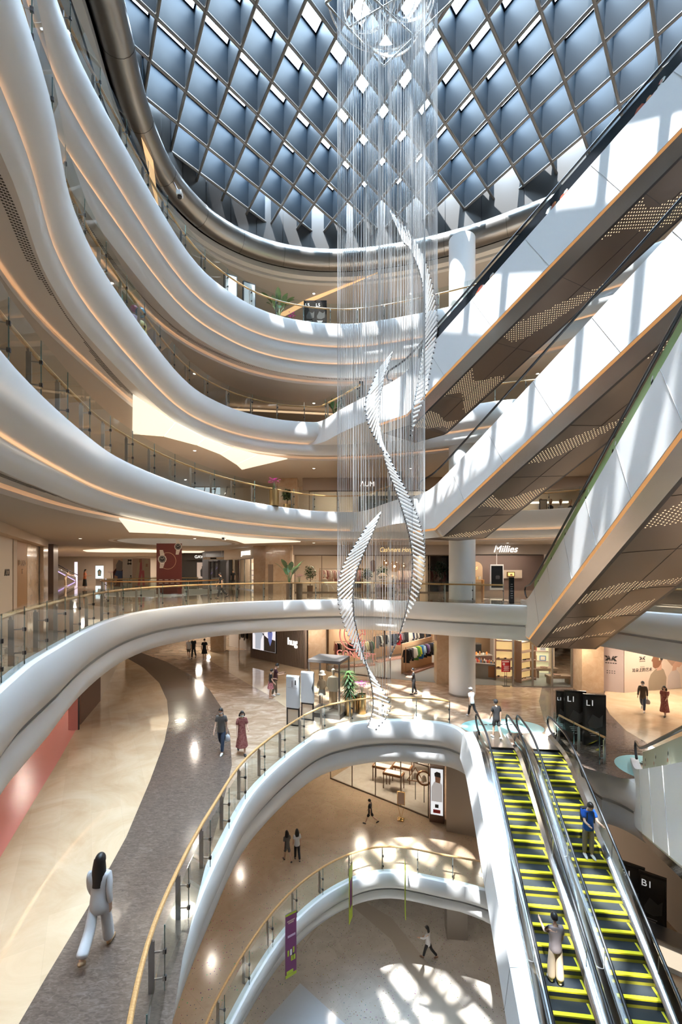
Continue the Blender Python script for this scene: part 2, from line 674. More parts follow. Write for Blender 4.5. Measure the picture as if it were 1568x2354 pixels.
CURVE_A = [(40, 2360), (110, 2240), (200, 2090), (290, 1925), (345, 1795), (378, 1705), (388, 1655), (384, 1610), (366, 1570), (330, 1535), (290, 1512), (255, 1500), (215, 1492)]
PINKLINE = [(-420, 2700), (-60, 2080), (0, 1972), (60, 1872), (140, 1740), (190, 1650), (205, 1600)]
inlay(CURVE_A + [(60, 1492), (205, 1600)] + PINKLINE[:-1][::-1] + [(-420, 3000), (-320, 3000)], CREAM)
inlay([(-420, 2700), (-60, 2080), (0, 1972), (60, 1872), (140, 1740), (190, 1650), (205, 1600), (100, 1600), (-500, 2100)], PINK, dz=0.005)
DARK_R = [(300, 1492), (380, 1520), (435, 1550), (482, 1586), (511, 1630), (529, 1690), (533, 1760), (512, 1850), (470, 2000), (420, 2200), (395, 2360), (300, 2900)]
inlay(CURVE_A[:-1] + DARK_R + [(-320, 3000)], DARKST, dz=0.006)
inlay([(455, 1497), (482, 1518), (560, 1566), (620, 1599), (660, 1628), (720, 1600), (800, 1560), (800, 1530), (583, 1497)], CREAM)
inlay([(1246, 1580), (1239, 1612), (1250, 1655), (1275, 1695), (1300, 1725), (1345, 1765), (1430, 1790), (1560, 1790), (1640, 1800), (1640, 1770), (1520, 1727), (1440, 1680), (1402, 1642), (1387, 1612), (1392, 1586)], DARKST)
inlay([(1392, 1586), (1387, 1612), (1402, 1642), (1440, 1680), (1520, 1727), (1640, 1770), (1800, 1770), (1800, 1575), (1568, 1575)], CREAM)
# paler lanes in the basement floor
inlay([(530, 1990), (620, 1860), (640, 1820), (600, 1800), (500, 1900), (380, 2150)], mat('umber_stone', (0.20, 0.135, 0.085), 0.2), z=B1)
inlay([(690, 2185), (784, 2062), (900, 2160), (1010, 2360), (1100, 2360), (900, 2110), (784, 2040)], mat('grey_terrazzo_lane', (0.40, 0.36, 0.31), 0.15), z=B2)
inlay([(600, 2360), (690, 2260), (800, 2360)], mat('blue_grey_lane', (0.46, 0.50, 0.54), 0.15), z=B2)

# ------------------------------------------------------------------ outer shell
mb = MB()
mb.box((-10, -5.2, 4), (74, 0.3, 46), WHITEWALL)
struct('wall_front', mb)
mb = MB()
mb.box((26.2, 35, 4), (0.3, 82, 46), GREYWALL)
struct('wall_right', mb)
mb = MB()
mb.box((-46.2, 35, 4), (0.3, 82, 46), GREYWALL)
struct('wall_left', mb)
mb = MB()
mb.box((-10, 76.2, 4), (74, 0.3, 46), CREAMWALL)
struct('wall_back', mb)

# ------------------------------------------------------------------ roof: diagonal coffers with a pane over each
STL = mat('roof_panel', (0.011, 0.017, 0.024), 0.55, 0.0, spec=0.12)
RIB = mat('roof_rib', (0.20, 0.19, 0.18), 0.4, 0.3)
DRUM = mat('drum_panel', (0.055, 0.054, 0.055), 0.5, 0.0, spec=0.25)
E1, E2, O0 = Vector((1.12, 1.25)), Vector((-0.92, 1.46)), Vector((2.04, 20.67))
DEPTH = 1.75


def inside(p, ring):
    c = False
    j = len(ring) - 1
    for i in range(len(ring)):
        a, b = ring[i], ring[j]
        if (a.y > p.y) != (b.y > p.y) and p.x < (b.x - a.x) * (p.y - a.y) / (b.y - a.y) + a.x:
            c = not c
        j = i
    return c


walls, ribs, frames, panes = MB(), MB(), MB(), MB()
big = offset_ring(ROOFRING, 0.6)
cells = []
for i in range(-22, 20):
    for j in range(-22, 20):
        n = O0 + E1 * i + E2 * j
        c = n + (E1 + E2) * 0.5
        if inside(c, big):
            cells.append((i, j))
cs = set(cells)
edges = set()
for i, j in cells:
    for e in ((i, j, 0), (i, j, 1), (i, j + 1, 0), (i + 1, j, 1)):
        edges.add(e)
for i, j, d in edges:
    a = O0 + E1 * i + E2 * j
    b = a + (E1 if d == 0 else E2)
    if not (inside(a, big) or inside(b, big)):
        continue
    m3 = (a + b) / 2
    t = (b - a).normalized()
    ang = math.atan2(t.y, t.x)
    L = (b - a).length
    walls.box((m3.x, m3.y, ROOF + DEPTH / 2), (L, 0.05, DEPTH), STL, rz=ang)
    ribs.tube([(a.x, a.y, ROOF - 0.02), (b.x, b.y, ROOF - 0.02)], 0.072, RIB, 8, caps=False)
for i, j in cells:
    a = O0 + E1 * i + E2 * j
    q = [a, a + E1, a + E1 + E2, a + E2]
    c = a + (E1 + E2) * 0.5
    k = [c + (p - c) * 0.88 for p in q]
    k2 = [c + (p - c) * 0.90 for p in q]
    zt = ROOF + DEPTH
    for u in range(4):
        v = (u + 1) % 4
        frames.face([(q[u].x, q[u].y, zt), (q[v].x, q[v].y, zt), (k[v].x, k[v].y, zt), (k[u].x, k[u].y, zt)], STL)
        frames.face([(k[u].x, k[u].y, zt), (k[v].x, k[v].y, zt), (k[v].x, k[v].y, zt + 0.12), (k[u].x, k[u].y, zt + 0.12)], WHITE)
    panes.face([(p.x, p.y, zt + 0.1) for p in k2], SKYGLASS)
struct('ceiling', walls)
struct('ceiling', ribs)
struct('ceiling', frames)
me = bpy.data.meshes.new('window_1')
me.from_pydata(panes.v, [], panes.f)
me.materials.append(SKYGLASS)
tag(link('window_1', me), kind='structure')

# drum wall, steel ring tube and the roof slab round them
mb = MB()
sweep(mb, ROOFRING, 0, [(-0.05, 22.0), (0.12, 22.0), (0.12, ROOF + DEPTH + 0.2), (0.7, ROOF + DEPTH + 0.2)], DRUM)
nn = normals2(ROOFRING)
for i in range(0, len(ROOFRING), 3):
    p = ROOFRING[i] + nn[i] * 0.11
    mb.bar((p.x, p.y, 22.5), (p.x, p.y, ROOF + 1.8), 0.03, 0.03, BLACK)
struct('wall_drum', mb)
TUBEM = mat('ring_tube_metal', (0.30, 0.285, 0.27), 0.3, 0.75)
mb = MB()
t0 = offset_ring(ROOFRING, -0.70)
sweep(mb, t0, 22.1, [(0.62 + 0.62 * math.cos(a), 0.62 * math.sin(a)) for a in [PI / 2 + k * PI / 8 for k in range(0, 13)]], TUBEM)
for i in range(0, len(t0), 5):
    n = nn[i]
    c = t0[i] + n * 0.62
    t = Vector((-n.y, n.x))
    mb.tube([(c.x + n.x * 0.625 * math.cos(a), c.y + n.y * 0.625 * math.cos(a), 22.1 + 0.625 * math.sin(a)) for a in [PI / 2 + k * PI / 8 for k in range(0, 13)]], 0.008, BLACK, 4)
struct('trim_20', mb)
mb = MB()
sweep(mb, ROOFRING, 0, [(0.56, 21.75), (0.56, 21.42), (0.9, 21.38), (0.93, 21.46), (1.0, 21.46), (1.02, 21.30), (1.3, 21.28)], [WHITE, WHITE, BLACK, BLACK, WHITE, WHITE])
plate(mb, OUT, [offset_ring(ROOFRING, 1.25)], 21.28, mat('top_ceiling_paint', (0.60, 0.58, 0.56), 0.6))
struct('ceiling', mb)
mb = MB()
plate(mb, OUT, [offset_ring(ROOFRING, 0.65)], ROOF + DEPTH + 0.2, DRUM)
struct('ceiling', mb)

# ================================================================== ESCALATORS
APRON = mat('steel_apron', (0.50, 0.49, 0.48), 0.22, 0.9)
UNDER = mat('bronze_steel_soffit', (0.17, 0.14, 0.12), 0.30, 0.75, bump=(0.6, 0.06))
STRIP = mat('amber_strip', (0.9, 0.45, 0.15), 0.5, emit=0.4, ecol=(1.0, 0.48, 0.18))
YELLOW = mat('step_yellow', (0.78, 0.70, 0.03), 0.45)
YELLOW2 = mat('riser_yellow', (0.36, 0.33, 0.03), 0.5)
STEPDK = mat('step_dark', (0.035, 0.042, 0.05), 0.45, 0.4)
JOINT = mat('panel_joint', (0.45, 0.45, 0.45), 0.6)
FILM_DK = mat('dark_film', (0.018, 0.020, 0.026), 0.2)
FILM_GR = mat('green_film', (0.36, 0.50, 0.22), 0.3)
FILM_CR = mat('cream_film', (0.62, 0.60, 0.46), 0.3)
FOOD = [mat('film_red', (0.55, 0.10, 0.05), 0.4), mat('film_orange', (0.72, 0.30, 0.12), 0.4), mat('film_white', (0.8, 0.8, 0.78), 0.4)]


class Frame:
    """plan frame of an escalator: s along the climb, n across it"""

    def __init__(self, base, head):
        self.b = Vector(base)
        self.h = Vector(head).normalized()
        self.n = Vector((-self.h.y, self.h.x))

    def __call__(self, s, n, z):
        p = self.b + self.h * s + self.n * n
        return (p.x, p.y, z)


def express(label, base, head, z, slope, run, width, bands, group=None, film=None, landing=1.5, dot=0.10, film_to=99, plain=False):
    fr = Frame(base, head)
    t = thing('escalator', label, 'escalator', (fr.b.x, fr.b.y, z), 0, group)
    ox, oy, oz = fr.b.x, fr.b.y, z

    def P(s, n, zz):
        p = fr(s, n, zz)
        return (p[0] - ox, p[1] - oy, p[2] - oz)

    def top(s):
        return z + 0.15 + slope * (math.sqrt(s * s + 0.5) + s) / 2

    def mid(s):
        return max(z - 1.62, z + 0.15 + slope * s - 1.96)

    def bot(s):
        return max(z - 2.05, z + 0.15 + slope * s - 2.5)

    S0 = [-landing, -1.0, -0.6, -0.3, 0, 0.3, 0.4, 0.64, 0.9, 1.3, 2] + [2 + (run - 2) * k / 8 for k in range(1, 9)]
    W_ = width

    def strip(mb, f1, n1, f2, n2, m, ss=S0):
        for a, b in zip(ss[:-1], ss[1:]):
            mb.face([P(a, n1, f1(a)), P(b, n1, f1(b)), P(b, n2, f2(b)), P(a, n2, f2(a))], m)

    for side, name in ((0, 'side_panel'), (1, 'side_panel')):
        k = (lambda n: n) if side == 0 else (lambda n: W_ - n)
        mb = MB()
        strip(mb, top, k(0), mid, k(0), WHITE)
        strip(mb, top, k(0), top, k(0.25), WHITE)
        strip(mb, mid, k(0), mid, k(0.14), WHITE)
        for n0 in (0,):
            mb.face([P(-landing, k(0), top(-landing)), P(-landing, k(0.25), top(-landing)), P(-landing, k(0.25), mid(-landing)), P(-landing, k(0), mid(-landing))], WHITE)
        s = 1.6
        while s < run:
            a, b = P(s, k(-0.004), top(s)), P(s + 0.9, k(-0.004), mid(s + 0.9))
            mb.bar(a, b, 0.012, 0.012, JOINT)
            s += 2.3
        mb.build(name, t)
        mb = MB()
        strip(mb, lambda s: mid(s) - 0.005, k(0.02), lambda s: mid(s) - 0.10, k(0.07), WHITE if plain else STRIP)
        strip(mb, lambda s: mid(s) - 0.10, k(0.07), lambda s: mid(s) - 0.10, k(0.14), WHITE if plain else STRIP)
        mb.build('trim_strip' if plain else 'light_strip', t)
        mb = MB()
        strip(mb, lambda s: mid(s) - 0.10, k(0.06), bot, k(0.34), CHROME if plain else APRON)
        strip(mb, bot, k(0.34), bot, k(0.46), DARKM)
        mb.build('apron', t)
        # balustrade
        mb = MB()
        ss = [q for q in S0 if q >= -0.6]
        strip(mb, top, k(0.15), lambda s: top(s) + 0.72, k(0.15), GLASS, ss)
        mb.build('glass_balustrade', t)
        mb = MB()
        pts = [P(-0.7, k(0.15), top(-0.7) + 0.15), P(-1.0, k(0.15), top(-0.9) + 0.3), P(-1.1, k(0.15), top(-1) + 0.52), P(-0.95, k(0.15), top(-1) + 0.72)] + [P(q, k(0.15), top(q) + 0.76) for q in ss]
        mb.tube(pts, 0.045, BLACK, 8)
        mb.build('handrail', t)
    mb = MB()
    strip(mb, bot, 0.46, bot, W_ - 0.46, UNDER)
    s = 2.2
    while s < run:
        mb.bar(P(s, 0.46, bot(s) - 0.004), P(s + 0.4, W_ - 0.46, bot(s + 0.4) - 0.004), 0.012, 0.008, DARKM)
        s += 2.6
    mb.bar(P(0.7, W_ * 0.52, bot(0.7) - 0.006), P(run, W_ * 0.52, bot(run) - 0.006), 0.012, 0.008, DARKM)
    mb.face([P(-landing, 0, mid(-landing)), P(-landing, W_, mid(-landing)), P(-landing, W_ - 0.46, bot(-landing)), P(-landing, 0.46, bot(-landing))], APRON)
    mb.face([P(-landing, 0.25, top(-landing) - 0.13), P(-landing, W_ - 0.25, top(-landing) - 0.13), P(-landing, W_ - 0.25, mid(-landing)), P(-landing, 0.25, mid(-landing))], WHITE)
    mb.build('soffit', t)
    # perforations glowing in the soffit: bands that wander across it
    mb = MB()
    cs = math.sqrt(1 + slope * slope)
    N = int((W_ - 1.0) / dot)
    for sa, sb_, sc_, wid in bands:
        for i in range(N + 1):
            n = 0.5 + i * dot
            u = i / N
            mid_s = sa * (1 - u) * (1 - 2 * u) + sb_ * 4 * u * (1 - u) + sc_ * u * (2 * u - 1)
            half = wid * (0.62 + 0.3 * math.sin(u * 5 + sa))
            j0 = int((mid_s - half) / dot)
            for j in range(j0, int((mid_s + half) / dot)):
                s = (j + 0.5 * (i % 2)) * dot
                if s < 0.1 or s > run:
                    continue
                r = dot * 0.2
                zz = bot(s) - 0.006
                q = []
                for k in range(6):
                    a = k * PI / 3
                    q.append(P(s + r * math.cos(a), n + r * math.sin(a), zz + (slope * r * math.cos(a) if s > 0.66 else 0)))
                mb.face(q, DOT)
    o = mb.build('perforated_light', t)
    tag(o, kind='stuff')
    # steps: two lanes
    for lane in (0, 1):
        n0, n1 = (0.3, W_ / 2 - 0.3) if lane == 0 else (W_ / 2 + 0.3, W_ - 0.3)
        mb = MB()
        mb.face([P(-landing, n0, z + 0.02), P(0, n0, z + 0.02), P(0, n1, z + 0.02), P(-landing, n1, z + 0.02)], STEEL)
        s = 0
        zz = z + 0.02
        while s < run - 0.4:
            h = 0.4 * slope
            mb.face([P(s, n0, zz), P(s, n0, zz + h), P(s, n1, zz + h), P(s, n1, zz)], STEPDK)
            mb.face([P(s, n0, zz + h), P(s + 0.4, n0, zz + h), P(s + 0.4, n1, zz + h), P(s, n1, zz + h)], STEPDK)
            s += 0.4
            zz += h
        tag(mb.build('step_band', t))
    mb = MB()
    strip(mb, top, W_ / 2 - 0.3, top, W_ / 2 + 0.3, STEEL)
    strip(mb, lambda s: top(s), W_ / 2 - 0.15, lambda s: top(s) + 0.72, W_ / 2 - 0.15, GLASS, ss)
    strip(mb, lambda s: top(s), W_ / 2 + 0.15, lambda s: top(s) + 0.72, W_ / 2 + 0.15, GLASS, ss)
    mb.build('centre_balustrade', t)
    for q in (-0.15, 0.15):
        mb = MB()
        mb.tube([P(s, W_ / 2 + q, top(s) + 0.76) for s in ss], 0.045, BLACK, 8)
        mb.build('handrail', t)
    if film:
        m, kind = film
        mb = MB()
        f0 = 0.9
        f1 = min(run, film_to)
        sf = [f0 + (f1 - f0) * k / 12 for k in range(13)]
        strip(mb, lambda s: top(s) + 0.01, 0.17, lambda s: top(s) + 0.62, 0.17, m, sf)
        rnd = random.Random(5)
        s = 1.5
        while s < f1 - 0.6:
            if kind == 'food':
                for q in range(9):
                    a = s + rnd.uniform(-0.35, 0.35)
                    w = rnd.uniform(0.06, 0.14)
                    h0 = rnd.uniform(0.05, 0.3)
                    mb.face([P(a + w * math.cos(k * PI / 3), 0.162, top(a) + h0 + w * (0.8 * math.sin(k * PI / 3) + slope * math.cos(k * PI / 3))) for k in range(6)], FOOD[q % 3])
                s += 2.9
            else:
                for q in range(5):
                    a = s + rnd.uniform(-0.2, 0.2)
                    w = 0.06
                    h0 = 0.1 + 0.08 * q
                    mb.face([P(a + w * math.cos(k * PI / 3), 0.162, top(a) + h0 + w * (math.sin(k * PI / 3) + slope * math.cos(k * PI / 3))) for k in range(6)], FOOD[0] if q == 1 else (FILM_DK if q % 2 else FOOD[2]))
                s += 2.2
        mb.build('poster_film', t)
    return t


express('topmost white express escalator, dark food posters along its glass side', (2.94, 21.3), (0.884, -1), L4, 0.543, 13.5, 3.3,
        [(0.9, 1.0, 1.2, 0.6), (3.0, 3.0, 3.0, 1.1), (5.5, 6.3, 8.0, 0.8), (9.4, 10.0, 11.2, 1.0)], 'flying express escalators', (FILM_DK, 'food'), film_to=12.0)
express('middle one of the three white express escalators, plain clear glass sides', (4.4, 21.6), (0.474, -1), L3, 0.506, 13.0, 3.4,
        [(0.4, 0.9, 1.4, 0.4), (3.4, 3.4, 3.9, 0.75), (6.0, 7.0, 8.5, 0.65), (10.3, 11.0, 12.0, 0.8)], 'flying express escalators')
express('lowest of the three white express escalators, green posters on its glass', (9.6, 22.5), (-0.196, -1), 0.0, 0.473, 18.5, 3.4,
        [(0.9, 2.2, 3.3, 0.4), (3.3, 4.9, 6.3, 0.65), (6.8, 7.8, 8.3, 0.65), (11.7, 12.6, 13.4, 0.9), (15.6, 16, 17, 0.6)], 'flying express escalators', (FILM_GR, 'people'))
express('white escalator climbing from the first floor at far right, cream posters on glass', (10.5, 15.6), (-0.55, -1), L1, 0.43, 8.6, 3.0,
        [], None, (FILM_CR, 'people'), landing=1.2, plain=True)

# landings that carry the upper two onto their galleries
def landing_slab(name, left, right, z, h):
    pts = catmull(V2(left), 6, False) + V2(right)
    mb = MB()
    mb.prism([(p.x, p.y) for p in pts], z - h, z - 0.001, WHITE)
    struct(name, mb)


landing_slab('floor', [(-2.6, 27.6), (-1.2, 26.8), (-0.1, 25.0), (1.2, 23.1), (1.9, 22.4)], [(4.5, 24.4), (6.0, 26.8)], L4, 1.35)
landing_slab('floor', [(0.2, 28.4), (1.5, 27.0), (2.4, 24.2), (3.0, 22.6), (3.7, 22.3)], [(6.8, 23.6), (8.6, 28.6)], L3, 1.25)


def comb_escalator(label, base, head, z, slope, n_steps, left_clad=False):
    fr = Frame(base, head)
    t = thing('escalator', label, 'escalator', (fr.b.x, fr.b.y, z), 0, 'escalators down to the basement')
    ox, oy, oz = fr.b.x, fr.b.y, z

    def P(s, n, zz):
        p = fr(s, n, zz)
        return (p[0] - ox, p[1] - oy, p[2] - oz)

    def dn(s):
        return z - slope * (math.sqrt((s - 0.6) ** 2 + 0.35) + (s - 0.6)) / 2 + 0.06

    run = n_steps * 0.4
    H = 0.52                                 # half the step width
    ss = [-1.2, -0.5, 0, 0.3, 0.6, 0.9, 1.2, 1.6, 2.2, 3] + [3 + (run - 3) * k / 4 for k in range(1, 5)]

    def strip(mb, f1, n1, f2, n2, m):
        for a, b in zip(ss[:-1], ss[1:]):
            mb.face([P(a, n1, f1(a)), P(b, n1, f1(b)), P(b, n2, f2(b)), P(a, n2, f2(a))], m, True)

    for i in range(n_steps):
        s0, s1 = i * 0.4, i * 0.4 + 0.4
        zz = dn(s0 + 0.2)
        zn = dn(s0 + 0.6)
        mb = MB()
        mb.face([P(s0, -H, zz), P(s0, H, zz), P(s1 - 0.10, H, zz), P(s1 - 0.10, -H, zz)], STEPDK)
        mb.face([P(s1 - 0.10, -H, zz), P(s1 - 0.10, H, zz), P(s1, H, zz), P(s1, -H, zz)], YELLOW)
        lo = zn - 0.01
        mb.face([P(s1, -H, zz), P(s1, H, zz), P(s1, H, zz + (lo - zz) * 0.16), P(s1, -H, zz + (lo - zz) * 0.16)], YELLOW)
        mb.face([P(s1, -H, zz + (lo - zz) * 0.16), P(s1, H, zz + (lo - zz) * 0.16), P(s1, H, zz + (lo - zz) * 0.62), P(s1, -H, zz + (lo - zz) * 0.62)], STEPDK)
        mb.face([P(s1, -H, zz + (lo - zz) * 0.62), P(s1, H, zz + (lo - zz) * 0.62), P(s1, H, lo), P(s1, -H, lo)], YELLOW2)
        mb.face([P(s0 + 0.02, H, zz + 0.002), P(s1 - 0.10, H, zz + 0.002), P(s1 - 0.10, H - 0.03, zz + 0.002), P(s0 + 0.02, H - 0.03, zz + 0.002)], YELLOW)
        mb.build('step', t)
    mb = MB()
    mb.face([P(-1.9, -H, z + 0.012), P(-1.9, H, z + 0.012), P(-0.1, H, z + 0.012), P(-0.1, -H, z + 0.012)], STEEL)
    mb.face([P(-0.1, -H, z + 0.014), P(-0.1, H, z + 0.014), P(0.0, H, z + 0.06), P(0.0, -H, z + 0.06)], YELLOW)
    mb.build('comb_plate', t)
    for q in (-1, 1):
        mb = MB()
        strip(mb, lambda s: dn(s) - 0.25, q * H, lambda s: dn(s) + 0.12, q * H, CHROME)
        strip(mb, lambda s: dn(s) + 0.12, q * H, lambda s: dn(s) + 0.22, q * (H + 0.12), CHROME)
        strip(mb, lambda s: dn(s) + 0.22, q * (H + 0.12), lambda s: dn(s) + 0.20, q * (H + 0.36), CHROME)
        strip(mb, lambda s: dn(s) + 0.20, q * (H + 0.36), lambda s: dn(s) - 0.3, q * (H + 0.36), CHROME)
        mb.build('skirt', t)
        mb = MB()
        strip(mb, lambda s: dn(s) + 0.22, q * (H + 0.14), lambda s: dn(s) + 0.86, q * (H + 0.14), GLASS)
        s = 1.6
        while s < run:
            mb.bar(P(s, q * (H + 0.14), dn(s) + 0.22), P(s + 0.05, q * (H + 0.14), dn(s) + 0.86), 0.015, 0.015, STEEL)
            s += 2.4
        mb.build('glass_balustrade', t)
        mb = MB()
        pts = [(-0.9, 0.22), (-1.35, 0.30), (-1.62, 0.48), (-1.66, 0.68), (-1.5, 0.85), (-1.2, 0.90)]
        rail = [P(a, q * (H + 0.14), z + 0.06 + b) for a, b in pts] + [P(s, q * (H + 0.14), dn(s) + 0.90) for s in ss[1:]]
        mb.tube(rail, 0.042, BLACK, 8)
        mb.build('handrail', t)
        mb = MB()
        rail2 = [(p[0], p[1], p[2] - 0.055) for p in rail[4:]]
        mb.tube(rail2, 0.022, CHROME, 6)
        mb.build('rail_track', t)
    if left_clad:
        e = H + 0.36
        mb = MB()
        strip(mb, lambda s: dn(s) + 0.20, -e, lambda s: dn(s) + 0.14, -e - 0.42, WHITE)
        strip(mb, lambda s: dn(s) + 0.14, -e - 0.42, lambda s: dn(s) - 1.0, -e - 0.56, WHITE)
        strip(mb, lambda s: dn(s) - 1.0, -e - 0.56, lambda s: dn(s) - 1.05, H + 0.3, UNDER)
        s = 1.5
        while s < run:
            mb.bar(P(s, -e, dn(s) + 0.205), P(s, -e - 0.42, dn(s) + 0.145), 0.012, 0.01, JOINT)
            mb.bar(P(s, -e - 0.424, dn(s) + 0.14), P(s, -e - 0.564, dn(s) - 1.0), 0.012, 0.01, JOINT)
            s += 2.5
        mb.build('side_panel', t)
    else:
        e = H + 0.36
        mb = MB()
        strip(mb, lambda s: dn(s) + 0.20, e, lambda s: dn(s) - 1.0, e + 0.06, WHITE)
        strip(mb, lambda s: dn(s) - 1.0, e + 0.06, lambda s: dn(s) - 1.05, -H - 0.3, UNDER)
        mb.build('side_panel', t)
    return t


DOWN = (-0.117, -1)
comb_escalator('yellow-edged escalator to the basement carrying the person in beige trousers', (6.55, 17.9), DOWN, L1, 0.577, 31, True)
comb_escalator('yellow-edged escalator to the basement carrying the person in the blue top', (8.30, 17.7), DOWN, L1, 0.577, 31)

# ================================================================== COLUMN
mb = MB()
mb.lathe([(0.76, L1), (0.76, 21.28)], WHITE, (7.15, 25.7, 0), 40)
struct('column', mb)
mb = MB()
for z0 in (L1, 0, L3, L4, L5):
    mb.lathe([(0.765, z0), (0.775, z0), (0.775, z0 + 0.09), (0.765, z0 + 0.09)], STEEL, (7.15, 25.7, 0), 40)
struct('trim_30', mb)


# ================================================================== BALUSTRADES
def cut(ring, a, b):
    """stretch of the ring between the points nearest to a and b"""
    i = min(range(len(ring)), key=lambda k: (ring[k] - Vector(a)).length)
    j = min(range(len(ring)), key=lambda k: (ring[k] - Vector(b)).length)
    return [ring[k] for k in range(i, j + 1)] if j >= i else ring[i:] + ring[:j + 1]


def resample(pts, step):
    L = [0]
    for a, b in zip(pts[:-1], pts[1:]):
        L.append(L[-1] + (b - a).length)
    n = max(1, round(L[-1] / step))
    out = []
    k = 0
    for i in range(n + 1):
        d = L[-1] * i / n
        while k < len(L) - 2 and L[k + 1] < d:
            k += 1
        t = (d - L[k]) / max(1e-6, L[k + 1] - L[k])
        out.append(pts[k].lerp(pts[k + 1], min(1, t)))
    return out


def balustrade(label, pts, z, step=1.55, group='glass balustrades round the atrium'):
    q = resample(pts, step)
    n = normals2(q, False)
    n[0], n[-1] = (q[1] - q[0]).normalized(), (q[-1] - q[-2]).normalized()
    n[0], n[-1] = Vector((-n[0].y, n[0].x)), Vector((-n[-1].y, n[-1].x))
    t = thing('glass_balustrade', label, 'balustrade', (q[0].x, q[0].y, z), 0, group)
    ox, oy = q[0].x, q[0].y
    fine = resample(pts, 0.35)
    fn = normals2(fine, False)
    fn[0], fn[-1] = n[0], n[-1]
    mb = MB()
    mb.tube([(p.x + m.x * 0.36 - ox, p.y + m.y * 0.36 - oy, 1.02) for p, m in zip(fine, fn)], 0.045, WOOD, 8)
    mb.build('handrail', t)
    for i in range(len(q) - 1):
        a, b = q[i] + n[i] * 0.11, q[i + 1] + n[i + 1] * 0.11
        d = (b - a).normalized() * 0.012
        mb = MB()
        mb.bar((a.x + d.x - ox, a.y + d.y - oy, 0.60), (b.x - d.x - ox, b.y - d.y - oy, 0.60), 0.014, 1.16, GLASS)
        mb.build('glass_panel', t)
    for i, (p, m) in enumerate(zip(q, n)):
        tg = Vector((-m.y, m.x))
        ang = math.atan2(m.y, m.x)
        c = p + m * 0.34
        mb = MB()
        mb.box((c.x - ox, c.y - oy, 0.46), (0.10, 0.035, 0.92), STEEL, rz=ang)
        e = p + m * 0.36
        mb.bar((c.x - ox, c.y - oy, 0.90), (e.x - ox, e.y - oy, 1.0), 0.03, 0.05, STEEL)
        g = p + m * 0.12
        for h in (0.25, 0.72):
            mb.bar((c.x - ox, c.y - oy, h), (g.x - ox, g.y - oy, h), 0.025, 0.025, STEEL)
        po = mb.build('post', t)
        for h in (0.25, 0.72):
            mb = MB()
            mb.box((g.x - ox, g.y - oy, h), (0.06, 0.05, 0.075), DARKM, rz=ang)
            mb.build('glass_clamp', po)
        mb = MB()
        mb.box((g.x - ox, g.y - oy, 0.6), (0.02, 0.008, 1.16), mat('glass_edge', (0.10, 0.22, 0.22), 0.2), rz=ang)
        mb.build('edge_seal', t)
    return t


balustrade('oak-railed glass balustrade along the second gallery, people and orchids behind it', cut(RING2, (-5.2, 6.0), (8.6, 22.7)), 0.0)
balustrade('oak-railed glass balustrade of the second gallery on the right, beyond the lowest express escalator', cut(RING2, (13.4, 19.6), (16.4, 13)), 0.0)
balustrade('glass balustrade sweeping along the left side of the third gallery to its escalator', cut(RING3, (-5.0, 6.2), (-0.4, 27.5)) + V2([(1.0, 27.3), (2.1, 25.0), (2.9, 22.8)]), L3)
balustrade('short glass balustrade of the third gallery behind the lowest express escalator, mannequins beyond', cut(RING3, (7.6, 27.4), (15.0, 23.4)), L3)
balustrade('glass balustrade of the fourth gallery, balloon toys behind its left part', cut(RING4, (-5.4, 7.8), (-3.0, 26.5)) + V2([(-1.5, 26.9), (-0.4, 25.5), (0.8, 23.7)]), L4)
balustrade('short glass balustrade of the fourth gallery seen between the upper two escalators', cut(RING4, (5.6, 25.0), (13, 21.8)), L4)
balustrade('glass balustrade of the fifth gallery right under the steel ring tube', cut(RING5, (-5.9, 7.4), (11.4, 21.3)), L5)
balustrade('oak-railed glass balustrade round the first floor opening, gold planters behind it', cut(RING1, (-2.6, 6.2), (5.3, 20.7)), L1)
balustrade('short oak-railed glass balustrade on the right of the basement escalators, dark map boards behind', V2([(9.15, 18.9), (9.35, 17.6), (9.65, 16.4)]), L1, 1.3)
balustrade('oak-railed glass balustrade round the basement opening, purple banner hanging on it', cut(RINGB, (-3.6, 10.5), (6.6, 19.4)), B1)
balustrade('pale balustrade round the smaller second void behind the left gallery', [VOID2[k] for k in range(39, -1, -1)][8:] [::-1], 0.0, 2.0)


# ================================================================== WRITING
def text(name, body, loc, size, m, rz=0.0, tilt=PI / 2, depth=0.012, parent=None, align='CENTER', shear=0.0, flat=None, label=None, cat=None, sx=1.0):
    cu = bpy.data.curves.new(name, 'FONT')
    cu.body = body
    cu.size = size
    cu.extrude = depth
    cu.shear = shear
    cu.align_x = align
    cu.align_y = 'CENTER'
    tmp = bpy.data.objects.new(name, cu)
    COL.objects.link(tmp)
    bpy.context.view_layer.update()
    dg = bpy.context.evaluated_depsgraph_get()
    me = bpy.data.meshes.new_from_object(tmp.evaluated_get(dg))
    bpy.data.objects.remove(tmp)
    bpy.data.curves.remove(cu)
    me.name = name
    me.materials.clear()
    me.materials.append(m)
    R = Matrix.Translation(loc) @ Matrix.Rotation(rz, 4, 'Z') @ Matrix.Rotation(tilt, 4, 'X') @ Matrix.Scale(sx, 4, (1, 0, 0))
    me.transform(R)
    o = link(name, me, parent)
    if label:
        tag(o, label, cat)
    return o


SIGNW = mat('sign_white', (1, 1, 1), 0.4, emit=1.3, ecol=(1, 0.97, 0.92))
SIGNGOLD = mat('sign_gold', (0.8, 0.6, 0.3), 0.3, emit=0.9, ecol=(1.0, 0.72, 0.32))
NEON = mat('coral_sign', (0.80, 0.30, 0.27), 0.4, emit=0.25, ecol=(0.9, 0.32, 0.28))

